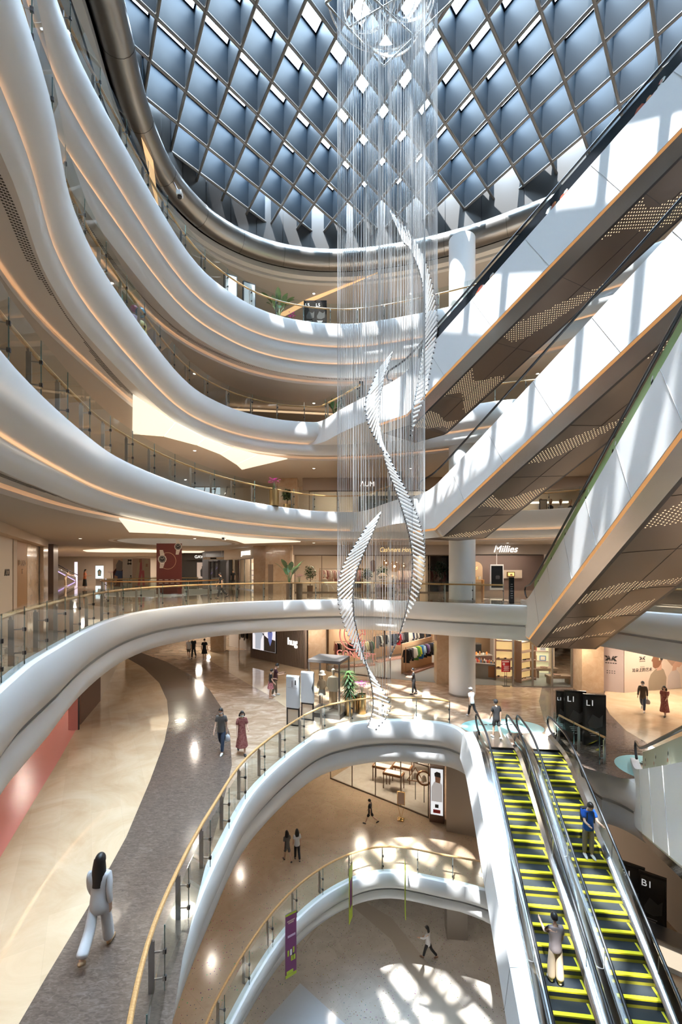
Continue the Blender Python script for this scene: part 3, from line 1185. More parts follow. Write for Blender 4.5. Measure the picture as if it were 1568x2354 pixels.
# ================================================================== PEOPLE
SKIN = mat('skin', (0.62, 0.40, 0.29), 0.5)
HAIRM = mat('black_hair', (0.012, 0.010, 0.010), 0.45)
MASKM = mat('face_mask', (0.72, 0.78, 0.82), 0.6)
SOLE = mat('white_shoe', (0.75, 0.75, 0.73), 0.5)
DSHOE = mat('dark_shoe', (0.03, 0.03, 0.03), 0.5)


def cloth(name, c):
    return mat(name, c, 0.8)


def skin_mesh(name, verts, edges, radii, m, sub=2, root=0):
    me = bpy.data.meshes.new(name)
    me.from_pydata(verts, edges, [])
    o = bpy.data.objects.new(name, me)
    COL.objects.link(o)
    sk = o.modifiers.new('skin', 'SKIN')
    sk.use_smooth_shade = True
    for i, r in enumerate(radii):
        d = me.skin_vertices[0].data[i]
        d.radius = (r, r) if not isinstance(r, tuple) else r
        d.use_root = (i == root)
    sb = o.modifiers.new('sub', 'SUBSURF')
    sb.levels = sub
    sb.render_levels = sub
    bpy.context.view_layer.update()
    dg = bpy.context.evaluated_depsgraph_get()
    out = bpy.data.meshes.new_from_object(o.evaluated_get(dg))
    bpy.data.objects.remove(o)
    bpy.data.meshes.remove(me)
    out.name = name
    out.materials.clear()
    out.materials.append(m)
    for p in out.polygons:
        p.use_smooth = True
    return out


def person(label, loc, rz, h=1.70, top=None, bottom=None, pose=None, skirt=False, long_hair=False, mask=True, shoes=SOLE, cap=None, bag=None, phone=False, sleeves='short', bottom_len='long', vest=None, jacket=None, dress=None, pack=None):
    """figure facing +y in its own frame; pose = dict of joint angles in degrees"""
    p = dict(sl=12, sr=-12, kl=5, kr=18, al=10, ar=-10, el=15, er=15, abl=6, abr=6, head=8, lean=2, hl=0)
    p.update(pose or {})
    k = h / 1.70
    t = thing('person', label, 'person', loc, rz)
    t.scale = (k, k, k)
    r = math.radians

    def leg(side, hip, knee):
        x = 0.085 * side
        H = Vector((x, 0, 0.90))
        K = H + Vector((0.005 * side, math.sin(r(hip)) * 0.43, -math.cos(r(hip)) * 0.43))
        a = hip - knee
        A = K + Vector((0, math.sin(r(a)) * 0.40, -math.cos(r(a)) * 0.40))
        f = r(max(-35, min(12, a * 0.6)))
        T = A + Vector((0.012 * side, 0.15 * math.cos(f), -0.055 + 0.15 * math.sin(f)))
        return H, K, A, T

    Lh, Lk, La, Lt = leg(-1, p['sl'], p['kl'])
    Rh, Rk, Ra, Rt = leg(1, p['sr'], p['kr'])
    low = min(La.z, Ra.z, Lt.z + 0.04, Rt.z + 0.04) - 0.085
    drop = Vector((0, 0, low))
    lean = r(p['lean'])

    def up(y, z, x=0):
        return Vector((x, y * math.cos(lean) + (z - 0.92) * math.sin(lean), 0.92 + (z - 0.92) * math.cos(lean) - y * math.sin(lean)))

    pel, waist, chest, neck = up(0, 0.94), up(0.005, 1.10), up(0.0, 1.28), up(-0.005, 1.45)
    hd = r(p['head'])
    head0 = neck + Vector((0, math.sin(hd) * 0.07, math.cos(hd) * 0.07))
    V, E, R = [], [], []

    def add(v, rad, par=None):
        V.append(tuple(v - drop))
        R.append(rad)
        if par is not None:
            E.append((par, len(V) - 1))
        return len(V) - 1

    ip = add(pel, (0.135, 0.10))
    iw = add(waist, (0.115, 0.085), ip)
    ic = add(chest, (0.135, 0.095), iw)
    iN = add(neck, 0.052, ic)
    add(head0 + Vector((0, 0.0, 0.02)), 0.055, iN)
    hands = []
    for side, ang, elb, ab in ((-1, p['al'], p['el'], p['abl']), (1, p['ar'], p['er'], p['abr'])):
        Sx = up(-0.005, 1.40, 0.165 * side)
        da = Vector((math.sin(r(ab)) * side, math.sin(r(ang)) * math.cos(r(ab)), -math.cos(r(ang)) * math.cos(r(ab))))
        El = Sx + da * 0.28
        a2 = ang + elb
        df = Vector((math.sin(r(ab * 0.3)) * side, math.sin(r(a2)) * math.cos(r(ab * .3)), -math.cos(r(a2)) * math.cos(r(ab * .3))))
        Wr = El + df * 0.24
        s_ = add(Sx, 0.058, ic)
        e_ = add(El, 0.040, s_)
        w_ = add(Wr, 0.027, e_)
        pm = add(Wr + df * 0.06, (0.034, 0.022), w_)
        kn = add(Wr + df * 0.095, (0.032, 0.018), pm)
        # four fingers of unequal length, bent at the knuckle, and a thumb from the side of the palm
        nrm = df.cross(Vector((1, 0, 0))).normalized() * (-1)
        for q, ln in ((-1.5, 0.060), (-0.5, 0.074), (0.5, 0.078), (1.5, 0.068)):
            off = Vector((0, 1, 0)) - df * df.y
            if off.length < 0.2:
                off = Vector((0, 0, 1)) - df * df.z
            off.normalize()
            f1 = Wr + df * (0.095 + ln * 0.55) + off * 0.017 * q
            f2 = Wr + df * (0.095 + ln * 0.95) + off * 0.016 * q + Vector((-0.018 * side, 0, 0))
            a_ = add(f1, 0.0085, kn)
            add(f2, 0.007, a_)
        off = Vector((0, 1, 0)) - df * df.y
        if off.length < 0.2:
            off = Vector((0, 0, 1)) - df * df.z
        off.normalize()
        th = add(Wr + df * 0.05 + off * 0.042, 0.010, w_)
        add(Wr + df * 0.085 + off * 0.055, 0.008, th)
        hands.append((Sx, El, Wr, df))
    for Hh, Kk, Aa, Tt in ((Lh, Lk, La, Lt), (Rh, Rk, Ra, Rt)):
        a1 = add(Hh - Vector((0, 0, 0.02)), 0.085, ip)
        a2 = add(Hh.lerp(Kk, 0.5), 0.072, a1)
        a3 = add(Kk, 0.054, a2)
        a4 = add(Kk.lerp(Aa, 0.35), 0.055, a3)
        a5 = add(Aa, 0.036, a4)
        add(Tt, (0.035, 0.026), a5)
    me = skin_mesh('body', V, E, R, SKIN, 1)
    # the head grows from the same mesh: skull, jaw, nose, ears, eyes and mouth are joined in
    hm = MB()
    hc = head0 + Vector((0, math.sin(hd) * 0.11 + 0.015, math.cos(hd) * 0.11)) - drop
    n = 14
    vs, fs = [], []
    for i in range(n + 1):
        a = PI * i / n
        z = -math.cos(a) * 0.118
        rr = math.sin(a)
        low_ = max(0, -z / 0.118)
        for j in range(20):
            b = 2 * PI * j / 20
            x = rr * 0.076 * math.cos(b) * (1 - 0.28 * low_ ** 1.5)
            y = rr * 0.094 * math.sin(b) * (1 - 0.10 * low_) + 0.006 * low_
            if y > 0.06 and abs(x) < 0.02:
                y += 0.022 * max(0, 1 - abs(z + 0.012) / 0.030) * (1 - abs(x) / 0.02)      # nose
                y += 0.006 * max(0, 1 - abs(z + 0.055) / 0.012)
            if y > 0.05 and 0.018 < abs(x) < 0.048 and abs(z - 0.012) < 0.014:
                y -= 0.008                                                                   # eye sockets
            vs.append((x, y, z))
    for i in range(n):
        for j in range(20):
            l = (j + 1) % 20
            fs.append((i * 20 + j, i * 20 + l, (i + 1) * 20 + l, (i + 1) * 20 + j))
    M3 = Matrix.Rotation(-hd + r(p['hl']) * 0, 3, 'X')
    vs = [hc + M3 @ Vector(v) for v in vs]
    hm.raw(vs, fs, SKIN, True)
    EYE_M = mat('eye', (0.02, 0.015, 0.012), 0.2)
    LIP = mat('lip', (0.45, 0.18, 0.15), 0.5)
    for s in (-1, 1):
        c = hc + M3 @ Vector((0.031 * s, 0.079, 0.012))
        hm.ball(c, 0.010, EYE_M, 5)
        c = hc + M3 @ Vector((0.077 * s, -0.004, -0.005))
        hm.ball(c, 0.026, SKIN, 5, (0.4, 0.7, 1.1))
    c = hc + M3 @ Vector((0, 0.086, -0.052))
    hm.ball(c, 0.018, LIP, 5, (1.2, 0.5, 0.35))
    hme = hm.mesh('head')
    bm = bmesh.new()
    bm.from_mesh(me)
    nb = len(bm.faces)
    bm.from_mesh(hme)
    bm.faces.ensure_lookup_table()
    bm.to_mesh(me)
    bm.free()
    for m_ in hme.materials[1:]:
        me.materials.append(m_)
    bpy.data.meshes.remove(hme)
    link('body', me, t)
    # hair
    hb = MB()
    vs, fs = [], []
    N1, N2 = 9, 18
    for i in range(N1 + 1):
        a = (PI * 0.62) * i / N1
        for j in range(N2):
            b = 2 * PI * j / N2
            front = max(0, math.sin(b))
            aa = a * (1 - 0.42 * front)
            R0 = 1.13
            vs.append(hc + M3 @ Vector((0.080 * R0 * math.sin(aa) * math.cos(b), 0.096 * R0 * math.sin(aa) * math.sin(b) - 0.006, 0.118 * 1.06 * math.cos(aa) + 0.006)))
    for i in range(N1):
        for j in range(N2):
            l = (j + 1) % N2
            fs.append((i * N2 + j, i * N2 + l, (i + 1) * N2 + l, (i + 1) * N2 + j))
    hb.raw(vs, fs, HAIRM, True)
    if long_hair:
        ln = 0.42 if long_hair is True else long_hair
        vs, fs = [], []
        for i in range(8):
            u = i / 7
            for j in range(12):
                b = PI + PI * (j / 11) * 1.0
                w = 0.098 + 0.03 * math.sin(u * 2.6)
                vs.append(hc + Vector((w * math.cos(b), 0.085 * math.sin(b) * (1 - 0.2 * u) - 0.02 - 0.06 * u, 0.03 - ln * u)))
            for j in range(12):
                b = PI + PI * (1 - j / 11)
                w = 0.090 + 0.03 * math.sin(u * 2.6)
                vs.append(hc + Vector((w * math.cos(b), 0.02 * math.sin(b) - 0.02 - 0.06 * u, 0.03 - ln * u)))
        for i in range(7):
            for j in range(24):
                l = (j + 1) % 24
                fs.append((i * 24 + j, i * 24 + l, (i + 1) * 24 + l, (i + 1) * 24 + j))
        hb.raw(vs, fs, HAIRM, True)
        hb.face([vs[7 * 24 + j] for j in range(24)], HAIRM)
    hb.build('hair', t)
    if mask:
        mk = MB()
        vs, fs = [], []
        for i in range(5):
            z = -0.01 - 0.075 * i / 4
            for j in range(9):
                b = PI / 2 + (j - 4) * 0.34
                q = 1 - 0.22 * (i / 4) ** 1.5
                vs.append(hc + M3 @ Vector((0.082 * q * math.cos(b), (0.102 + 0.016 * (1 - abs(i - 1.2) / 3)) * math.sin(b) * (1 - 0.04 * i / 4) + 0.003, z)))
        for i in range(4):
            for j in range(8):
                fs.append((i * 9 + j, i * 9 + j + 1, (i + 1) * 9 + j + 1, (i + 1) * 9 + j))
        mk.raw(vs, fs, MASKM, True)
        mk.build('face_mask', t)
    if cap:
        cb = MB()
        cb.lathe([(0.094, 0.03), (0.096, 0.07), (0.075, 0.115), (0.03, 0.14), (0.001, 0.143)], cap, (hc.x, hc.y - 0.004, hc.z - 0.0), 18, 1.0, 1.18)
        cb.box((hc.x, hc.y + 0.145, hc.z + 0.045), (0.14, 0.11, 0.012), cap)
        cb.build('cap', t)
    # shirt: its own skinned surface a little outside the body
    if top:
        V, E, R = [], [], []
        hem = 0.20 if sleeves == 'long' else 0.11
        i0 = add(pel + Vector((0, 0, -hem - 0.10)), (0.185, 0.155))
        ip = add(pel + Vector((0, 0, 0.0)), (0.176, 0.146), i0)
        iw = add(waist, (0.140, 0.112), ip)
        ic = add(chest, (0.152, 0.115), iw)
        add(neck - Vector((0, 0, 0.045)), 0.070, ic)
        for side, (Sx, El, Wr, df) in zip((-1, 1), hands):
            s_ = add(Sx, 0.074, ic)
            if sleeves == 'long':
                e_ = add(El, 0.058, s_)
                add(Wr - df * 0.01, 0.046, e_)
            else:
                add(Sx.lerp(El, 0.75), 0.066, s_)
        sme = skin_mesh('shirt', V, E, R, top, 2)
        bm = bmesh.new()
        bm.from_mesh(sme)
        bmesh.ops.bisect_plane(bm, geom=bm.verts[:] + bm.edges[:] + bm.faces[:], plane_co=(0, 0, (pel - drop).z - hem), plane_no=(0, 0, -1), clear_outer=False)
        cut_z = (pel - drop).z - hem - 1e-4
        mid_v = [v for v in bm.verts if v.co.z < cut_z and (v.co - (pel - drop)).xy.length < 0.30 and v.co.z < (pel - drop).z - hem and abs(v.co.x) < 0.19]
        bmesh.ops.delete(bm, geom=mid_v, context='VERTS')
        bm.to_mesh(sme)
        bm.free()
        link('shirt', sme, t)
    if bottom and not skirt and not dress:
        V, E, R = [], [], []
        ip = add(pel + Vector((0, 0, -0.05)), (0.112, 0.092))
        for Hh, Kk, Aa, Tt in ((Lh, Lk, La, Lt), (Rh, Rk, Ra, Rt)):
            a1 = add(Hh - Vector((0, 0, 0.08)), 0.100, ip)
            a2 = add(Hh.lerp(Kk, 0.5), 0.092, a1)
            if bottom_len == 'long':
                a3 = add(Kk, 0.074, a2)
                a4 = add(Kk.lerp(Aa, 0.4), 0.072, a3)
                add(Kk.lerp(Aa, 0.97), 0.062, a4)
            elif bottom_len == 'wide':
                a3 = add(Kk, 0.100, a2)
                a4 = add(Kk.lerp(Aa, 0.4), 0.104, a3)
                add(Kk.lerp(Aa, 0.97), 0.106, a4)
            else:
                add(Hh.lerp(Kk, 0.88), 0.090, a2)
        link('trousers', skin_mesh('trousers', V, E, R, bottom, 2), t)
    if skirt or dress:
        sb = MB()
        ln = skirt if skirt else dress
        sy = (Lk.y + Rk.y) / 2
        prof = []
        vs, fs = [], []
        for i in range(9):
            u = i / 8
            for j in range(20):
                b = 2 * PI * j / 20
                wr = (0.135 + 0.10 * u) * (1 + 0.05 * u * math.cos(b * 6))
                dr = (0.115 + (0.06 + 0.5 * abs(La.y - Ra.y) * ln * 0.5) * u) * (1 + 0.05 * u * math.cos(b * 6))
                vs.append(pel - drop + Vector((wr * math.cos(b), dr * math.sin(b) + sy * u * 0.3, 0.10 - (ln + 0.10) * u)))
        for i in range(8):
            for j in range(20):
                l = (j + 1) % 20
                fs.append((i * 20 + j, i * 20 + l, (i + 1) * 20 + l, (i + 1) * 20 + j))
        sb.raw(vs, fs, bottom, True)
        sb.build('skirt', t)
    for Aa, Tt in ((La, Lt), (Ra, Rt)):
        sb = MB()
        a = Aa - drop
        b = Tt - drop
        d = (b - a)
        back = a - d * 0.30 + Vector((0, 0, -0.055))
        front = b + d * 0.38 + Vector((0, 0, 0.0))
        sb.tube([back, back.lerp(front, 0.12), back.lerp(front, 0.4) + Vector((0, 0, 0.018)), back.lerp(front, 0.75) + Vector((0, 0, 0.006)), front], [0.018, 0.044, 0.048, 0.044, 0.016], shoes, 10)
        sb.build('shoe', t)
    if phone:
        w = hands[1][2] - drop + hands[1][3] * 0.10
        pb = MB()
        pb.box((w.x - 0.03, w.y + 0.01, w.z + 0.035), (0.075, 0.012, 0.15), DARKM, mx=Matrix.Rotation(-0.6, 3, 'X'))
        o = pb.build('phone')
        o.matrix_world = Matrix.Translation(loc) @ Matrix.Rotation(rz, 4, 'Z') @ Matrix.Scale(k, 4)
        tag(o, 'dark phone in the hands of the ' + ' '.join(label.split(',')[0].split()[:8]), 'phone')
        t['phone_held'] = True
    if bag:
        m_, col_label = bag
        w = hands[0][2] - drop + hands[0][3] * 0.10
        pb = MB()
        c = w + Vector((-0.02, 0.0, -0.20))
        pb.lathe([(0.001, -0.14), (0.09, -0.13), (0.12, -0.04), (0.10, 0.08), (0.03, 0.14)], m_, c, 14, 1.0, 0.45)
        pb.tube([c + Vector((-0.02, 0, 0.13)), w + Vector((0, 0, -0.02)), c + Vector((0.03, 0, 0.13))], 0.008, m_, 6)
        o = pb.build('bag')
        o.matrix_world = Matrix.Translation(loc) @ Matrix.Rotation(rz, 4, 'Z') @ Matrix.Scale(k, 4)
        tag(o, col_label, 'bag')
    if pack:
        pb = MB()
        for s in (-1, 1):
            pb.tube([up(0.11, 1.42, 0.10 * s) - drop, up(0.135, 1.25, 0.11 * s) - drop, up(0.10, 1.08, 0.13 * s) - drop], 0.018, pack, 6)
        c = up(-0.17, 1.22) - drop
        pb.box(c, (0.27, 0.13, 0.40), pack)
        pb.build('backpack_strap', t)
    return t


def stand(px, py, z):
    x, y = at(px, py, z)
    return (x, y, z)


GREY_T = cloth('grey_tee', (0.10, 0.095, 0.09))
JEANS = cloth('blue_jeans', (0.035, 0.055, 0.10))
BLK = cloth('black_cotton', (0.015, 0.015, 0.017))
WHT = cloth('white_cotton', (0.72, 0.72, 0.74))
OFFW = cloth('off_white_linen', (0.62, 0.61, 0.62))
BEIGE = cloth('beige_cotton', (0.55, 0.44, 0.32))
KHAKI = cloth('khaki_cotton', (0.14, 0.115, 0.085))
MAROON = mat('maroon_print', (0.20, 0.045, 0.045), 0.8, noise=((0.30, 0.12, 0.10), 14, 2, (1, 1, 2)))
PINKP = mat('pink_print', (0.50, 0.22, 0.24), 0.8, noise=((0.20, 0.05, 0.07), 20, 2, (1, 1, 1)))
BLUET = cloth('bright_blue_tee', (0.01, 0.09, 0.42))
GREYP = cloth('grey_trousers', (0.20, 0.18, 0.16))
TAUPE = cloth('taupe_stripe', (0.24, 0.20, 0.20))
MAR2 = cloth('dark_plum_tee', (0.05, 0.012, 0.02))
RUST = cloth('rust_top', (0.50, 0.16, 0.08))
OLIVE = cloth('olive_brown', (0.09, 0.065, 0.045))

person('woman in loose off-white shirt and trousers walking away at bottom left, long black hair', stand(228, 2188, L1), 0.05, 1.83, OFFW, OFFW, dict(sl=-20, kl=30, sr=14, kr=4, al=12, ar=-10, head=6), long_hair=0.45, mask=False, sleeves='long', bottom_len='wide', shoes=mat('tan_sandal', (0.42, 0.26, 0.14), 0.5))
person('man in dark grey T-shirt and jeans walking towards the camera on the brown band', stand(509, 1731, L1), PI - 0.1, 1.78, GREY_T, JEANS, dict(sl=14, kl=4, sr=-14, kr=26, al=-12, ar=14), bag=(WHT, 'white plastic bag carried by the man in the dark grey T-shirt'))
person('woman in maroon patterned dress walking beside the man in jeans', stand(556, 1733, L1), PI + 0.35, 1.70, MAROON, MAROON, dict(sl=16, kl=4, sr=-18, kr=30, al=20, ar=10, el=60), dress=0.62, long_hair=0.16, shoes=DSHOE)
person('woman in black top and pink printed skirt standing close beside the man reading his phone', stand(622, 1606, L1), -1.2, 1.62, BLK, PINKP, dict(sl=4, kl=2, sr=-4, kr=4, al=15, el=60, ar=5, er=30, head=15), skirt=0.36, shoes=mat('nude_shoe', (0.5, 0.33, 0.24), 0.5))
person('man in dark plum T-shirt and khaki trousers reading a phone outside the slatted shop', stand(633, 1600, L1), -1.3, 1.82, MAR2, KHAKI, dict(sl=6, kl=3, sr=-8, kr=10, al=25, el=70, ar=25, er=70, head=24), phone=True)
person('person in white shirt and dark shorts, left of the three walking near the far entrance', stand(434, 1514, L1), PI + 0.2, 1.62, WHT, KHAKI, dict(sl=12, kl=4, sr=-14, kr=26, abl=14), bottom_len='short', mask=False)
person('person all in black, middle of the three walking near the far entrance', stand(445, 1514, L1), PI, 1.70, BLK, BLK, dict(sl=-12, kl=24, sr=10, kr=4), mask=False, shoes=DSHOE)
person('person in black dress, right of the three walking near the far entrance', stand(470, 1517, L1), 0.2, 1.66, BLK, BLK, dict(sl=10, kl=4, sr=-12, kr=24, abl=12, abr=14), dress=0.42, mask=False)
person('person in black with bare forearms walking past the clothes shop on the first floor', stand(951, 1597, L1), 1.4, 1.50, BLK, BLK, dict(sl=6, kl=3, sr=-8, kr=12, al=25, el=65, ar=20, er=65), mask=False, shoes=DSHOE)
person('person in white T-shirt and dark trousers hurrying past the white column', stand(1085, 1648, L1), 0.4, 1.42, WHT, BLK, dict(sl=16, kl=4, sr=-18, kr=34, al=-20, ar=18, lean=8), cap=WHT, mask=False)
person('man in black cap, T-shirt and shorts walking off the top of the basement escalator', stand(1141, 1697, L1), 0.15, 1.62, BLK, BLK, dict(sl=10, kl=4, sr=-12, kr=22), bottom_len='short', cap=BLK, mask=True)
person('person in olive jacket and dark trousers walking on the pale floor by the earphone hoarding', stand(1478, 1635, L1), 2.4, 1.55, OLIVE, JEANS, dict(sl=18, kl=4, sr=-20, kr=34, al=-15, ar=20, lean=4), sleeves='long', bag=(WHT, 'white bag carried by the person in the olive jacket'))
person('person in red-brown patterned long dress walking before the two-faces poster', stand(1528, 1646, L1), 2.2, 1.50, MAROON, MAROON, dict(sl=18, kl=4, sr=-20, kr=34, al=30, el=40, ar=-20, lean=4), dress=0.66, long_hair=0.2, mask=False, shoes=DSHOE)
# second gallery
person('person in dark clothes walking across the second gallery left of the bright shoe shop', stand(508, 1376, 0), 1.9, 1.62, BLK, BLK, dict(sl=16, kl=4, sr=-18, kr=32, al=-14, ar=16), mask=False, shoes=DSHOE)
person('woman in rust top and long black skirt standing far back on the second gallery', stand(195, 1353, 0), -1.3, 1.72, RUST, BLK, dict(al=20, el=70, ar=15, er=75, sl=2, sr=-2, kr=3, kl=3), dress=0.74, long_hair=0.3, mask=False)
person('person in pale clothes leaning on the far balustrade behind the woman in the rust top', stand(150, 1349, 0), -1.0, 1.60, BEIGE, BEIGE, dict(lean=26, al=60, el=30, ar=60, er=30, sl=-4, sr=6, kr=4, kl=2), mask=False)
person('staff member in black with sunlit shirt front standing inside the glass shop far back', stand(536, 1352, 0), PI, 1.66, BLK, BLK, dict(sl=3, sr=-3, kr=2, kl=2), mask=False, shoes=DSHOE)
# basement
person('person in grey top and shorts walking on the basement floor, left of a pair', stand(660, 1980, B1), 0.5, 1.46, GREY_T, GREY_T, dict(sl=14, kl=4, sr=-20, kr=34, al=-14, ar=14), bottom_len='short', long_hair=0.25, mask=False, shoes=DSHOE)
person('person in white top and black trousers walking on the basement floor, right of a pair', stand(683, 1977, B1), 0.3, 1.46, WHT, BLK, dict(sl=8, kl=3, sr=-12, kr=22), long_hair=0.3, mask=False, shoes=DSHOE)
person('person in black striding across the basement towards the jewellery shop', stand(851, 1895, B1), 1.2, 1.42, BLK, BLK, dict(sl=24, kl=5, sr=-26, kr=40, al=-16, ar=16), bottom_len='short', mask=False, shoes=DSHOE)
person('person in long white shirt and black leggings crossing the lowest floor', stand(984, 2203, B2), 1.1, 1.66, WHT, BLK, dict(sl=18, kl=4, sr=-22, kr=30, al=30, el=50, ar=10, er=40), long_hair=0.2, mask=False, sleeves='long', shoes=mat('brown_shoe', (0.25, 0.14, 0.09), 0.5))


# riders on the two basement escalators: stand on the step they are on
def step_pos(base, n, s):
    fr = Frame(base, DOWN)
    z = L1 - 0.577 * (math.sqrt((s - 0.6) ** 2 + 0.35) + (s - 0.6)) / 2 + 0.06
    p = fr(s, n, z)
    return p


person('person in blue T-shirt and grey trousers with backpack straps riding the right escalator', step_pos((8.30, 17.7), 0.05, 3.8), PI, 1.75, BLUET, GREYP, dict(sl=4, kl=3, sr=-2, kr=3, al=30, el=60, ar=30, er=62, head=30), pack=BLK)
person('woman in taupe top and wide beige trousers riding the left escalator down', step_pos((6.55, 17.9), -0.18, 6.6), 0.0, 1.72, TAUPE, BEIGE, dict(sl=4, kl=3, sr=-3, kr=3, al=35, el=75, ar=5, er=20, head=12), bottom_len='wide', mask=False, phone=True)

# ================================================================== SHOPFRONTS AND WALLS
Z1, Z2, Z3, Z4, Z5 = CEILZ['two'], CEILZ['three'], CEILZ['four'], CEILZ['five'], 21.28      # ceiling heights over each floor
ZB = CEILZ['one']


def wall(name, p, q, z0, z1, th, m):
    mb = MB()
    mb.bar((p[0], p[1], (z0 + z1) / 2), (q[0], q[1], (z0 + z1) / 2), th, z1 - z0, m)
    return struct(name, mb)


def block(name, c, s, m, rz=0):
    mb = MB()
    mb.box(c, s, m, rz=rz)
    return struct(name, mb)


def front(label, pts, z0, z1, panes, group=None, frame=None, th=0.06):
    """glass shopfront along a line: frame bars and panes"""
    fm = frame or mat('bronze_frame', (0.22, 0.17, 0.13), 0.35, 0.6)
    (x0, y0), (x1, y1) = pts
    t = thing('glass_storefront', label, 'shop window', (x0, y0, z0), 0, group)
    dx, dy, h = x1 - x0, y1 - y0, z1 - z0
    for i in range(panes):
        a, b = i / panes, (i + 1) / panes
        mb = MB()
        mb.bar((dx * a, dy * a, h / 2), (dx * b, dy * b, h / 2), 0.012, h - 0.1, SHOPGLASS)
        mb.build('glass_pane', t)
    mb = MB()
    for i in range(panes + 1):
        a = i / panes
        mb.bar((dx * a, dy * a, 0), (dx * a, dy * a, h), th, th, fm)
    mb.bar((0, 0, h - 0.04), (dx, dy, h - 0.04), th, 0.08, fm)
    mb.bar((0, 0, 0.04), (dx, dy, 0.04), th, 0.08, fm)
    mb.build('frame', t)
    return t


def spot(x, y, z, power, col=(1.0, 0.86, 0.68), size=0.6):
    return disc_lamp0(x, y, z, power, size, col)


def disc_lamp0(x, y, z, power, size, col):
    d = bpy.data.lights.new('lamp_light', 'AREA')
    d.shape = 'DISK'
    d.size = size
    d.energy = power * 0.7
    d.color = col
    o = bpy.data.objects.new('lamp_light', d)
    COL.objects.link(o)
    o.location = (x, y, z)
    return o


# ---------------------------------------------------------------- second gallery, far side
TAUPE_W = mat('taupe_slats', (0.17, 0.125, 0.115), 0.5)
SHOPW = mat('shop_cream', (0.66, 0.56, 0.46), 0.6)
SHOPF = stone('shop_floor', (0.50, 0.40, 0.30), (0.55, 0.45, 0.35), (0.6, 0.5, 0.4), 1.0, 0.12)
wall('wall_boutique', (-4.3, 41), (6.6, 41), 0, Z2, 0.2, SHOPW)
wall('wall_boutique', (-4.3, 34.1), (-4.3, 41), 0, Z2, 0.2, SHOPW)
wall('wall_boutique', (6.7, 34.0), (6.7, 41), 0, Z2, 0.2, SHOPW)
wall('trim_31', (-3.7, 33.8), (9.0, 33.8), 2.95, Z2, 0.35, GREYWALL)
block('wall_pillar', (-4.9, 34.4, Z2 / 2), (1.9, 1.4, Z2), TAN)
block('wall_pillar', (-6.35, 35.6, Z2 / 2), (1.3, 1.6, Z2), TAN)
block('door_1', (-5.45, 33.66, 1.1), (0.36, 0.06, 2.2), mat('brown_door', (0.20, 0.13, 0.08), 0.4))
front('glass front of the boutique with plants and dresses on the second gallery', [(-3.6, 33.9), (9.0, 33.9)], 0, 2.95, 6)
text('shop_sign', 'Cashmere Hong', (4.25, 33.612, 3.33), 0.50, SIGNGOLD, shear=0.35, depth=0.02, label='gold script shop name over the plant-filled boutique', cat='sign', sx=0.78)
for x in (-2.5, 0.2, 3.0, 5.4):
    spot(x, 36.5, Z2 - 0.1, 170)
# pale arch at the back of the boutique
mb = MB()
arch = [(-0.95, 0), (-0.95, 1.9)] + [(-0.95 * math.cos(a), 1.9 + 0.95 * math.sin(a)) for a in [PI * k / 12 for k in range(1, 12)]] + [(0.95, 1.9), (0.95, 0)]
ins = [(-0.72, 0), (-0.72, 1.9)] + [(-0.72 * math.cos(a), 1.9 + 0.72 * math.sin(a)) for a in [PI * k / 12 for k in range(1, 12)]] + [(0.72, 1.9), (0.72, 0)]
for i in range(len(arch) - 1):
    mb.raw([(arch[i][0], 0, arch[i][1]), (arch[i + 1][0], 0, arch[i + 1][1]), (ins[i + 1][0], 0, ins[i + 1][1]), (ins[i][0], 0, ins[i][1]),
            (arch[i][0], 0.3, arch[i][1]), (arch[i + 1][0], 0.3, arch[i + 1][1]), (ins[i + 1][0], 0.3, ins[i + 1][1]), (ins[i][0], 0.3, ins[i][1])],
           [(0, 1, 2, 3), (3, 2, 6, 7), (0, 4, 5, 1)], mat('arch_stone', (0.42, 0.33, 0.26), 0.6))
mb.face([(x, 0.29, z) for x, z in ins], mat('arch_teal', (0.12, 0.22, 0.20), 0.5))
o = mb.build('wall_niche')
o.location = (7.9 - 0.9, 39.9, 0)
tag(o, kind='structure')
wall('wall_boutique', (6.0, 40.2), (9.3, 40.2), 0, Z2, 0.2, SHOPW)

# bag shop to the right of the column
wall('wall_bag_shop', (9.0, 37), (17.5, 37), 0, Z2, 0.2, TAUPE_W)
wall('wall_bag_shop', (9.1, 33.8), (9.1, 37), 0, Z2, 0.2, TAUPE_W)
wall('wall_bag_shop', (15.6, 33.2), (18, 33.2), 0, Z2, 0.5, GREYWALL)
wall('trim_32', (9.0, 32.9), (18, 32.9), 2.95, Z2, 0.35, GREYWALL)
wall('trim_33', (9.0, 33.1), (15.3, 33.1), 2.88, 2.95, 0.1, DARKM)
text('shop_sign', 'Millies', (12.35, 32.712, 3.33), 0.72, SIGNW, shear=0.3, depth=0.02, label='white glowing script shop name over the bag shop', cat='sign')
for x in (10.5, 12.5, 14.5):
    spot(x, 35.2, Z2 - 0.1, 110)
wall('wall_bag_shop', (13.2, 36.8), (15.3, 36.8), 1.05, 1.75, 0.1, SHOPW)
mb = MB()
mb.box((14.3, 36.65, 1.4), (0.62, 0.15, 0.40), BRASS)
mb.box((14.3, 36.56, 1.4), (0.50, 0.02, 0.28), mat('gold_glow', (0.7, 0.5, 0.2), 0.4, emit=1.0))
mb.box((14.3, 36.52, 1.36), (0.16, 0.06, 0.14), mat('tan_leather', (0.25, 0.13, 0.06), 0.5))
tag(mb.build('wall_niche'), 'small gilt display niche on the pale band of the bag shop wall', 'display')
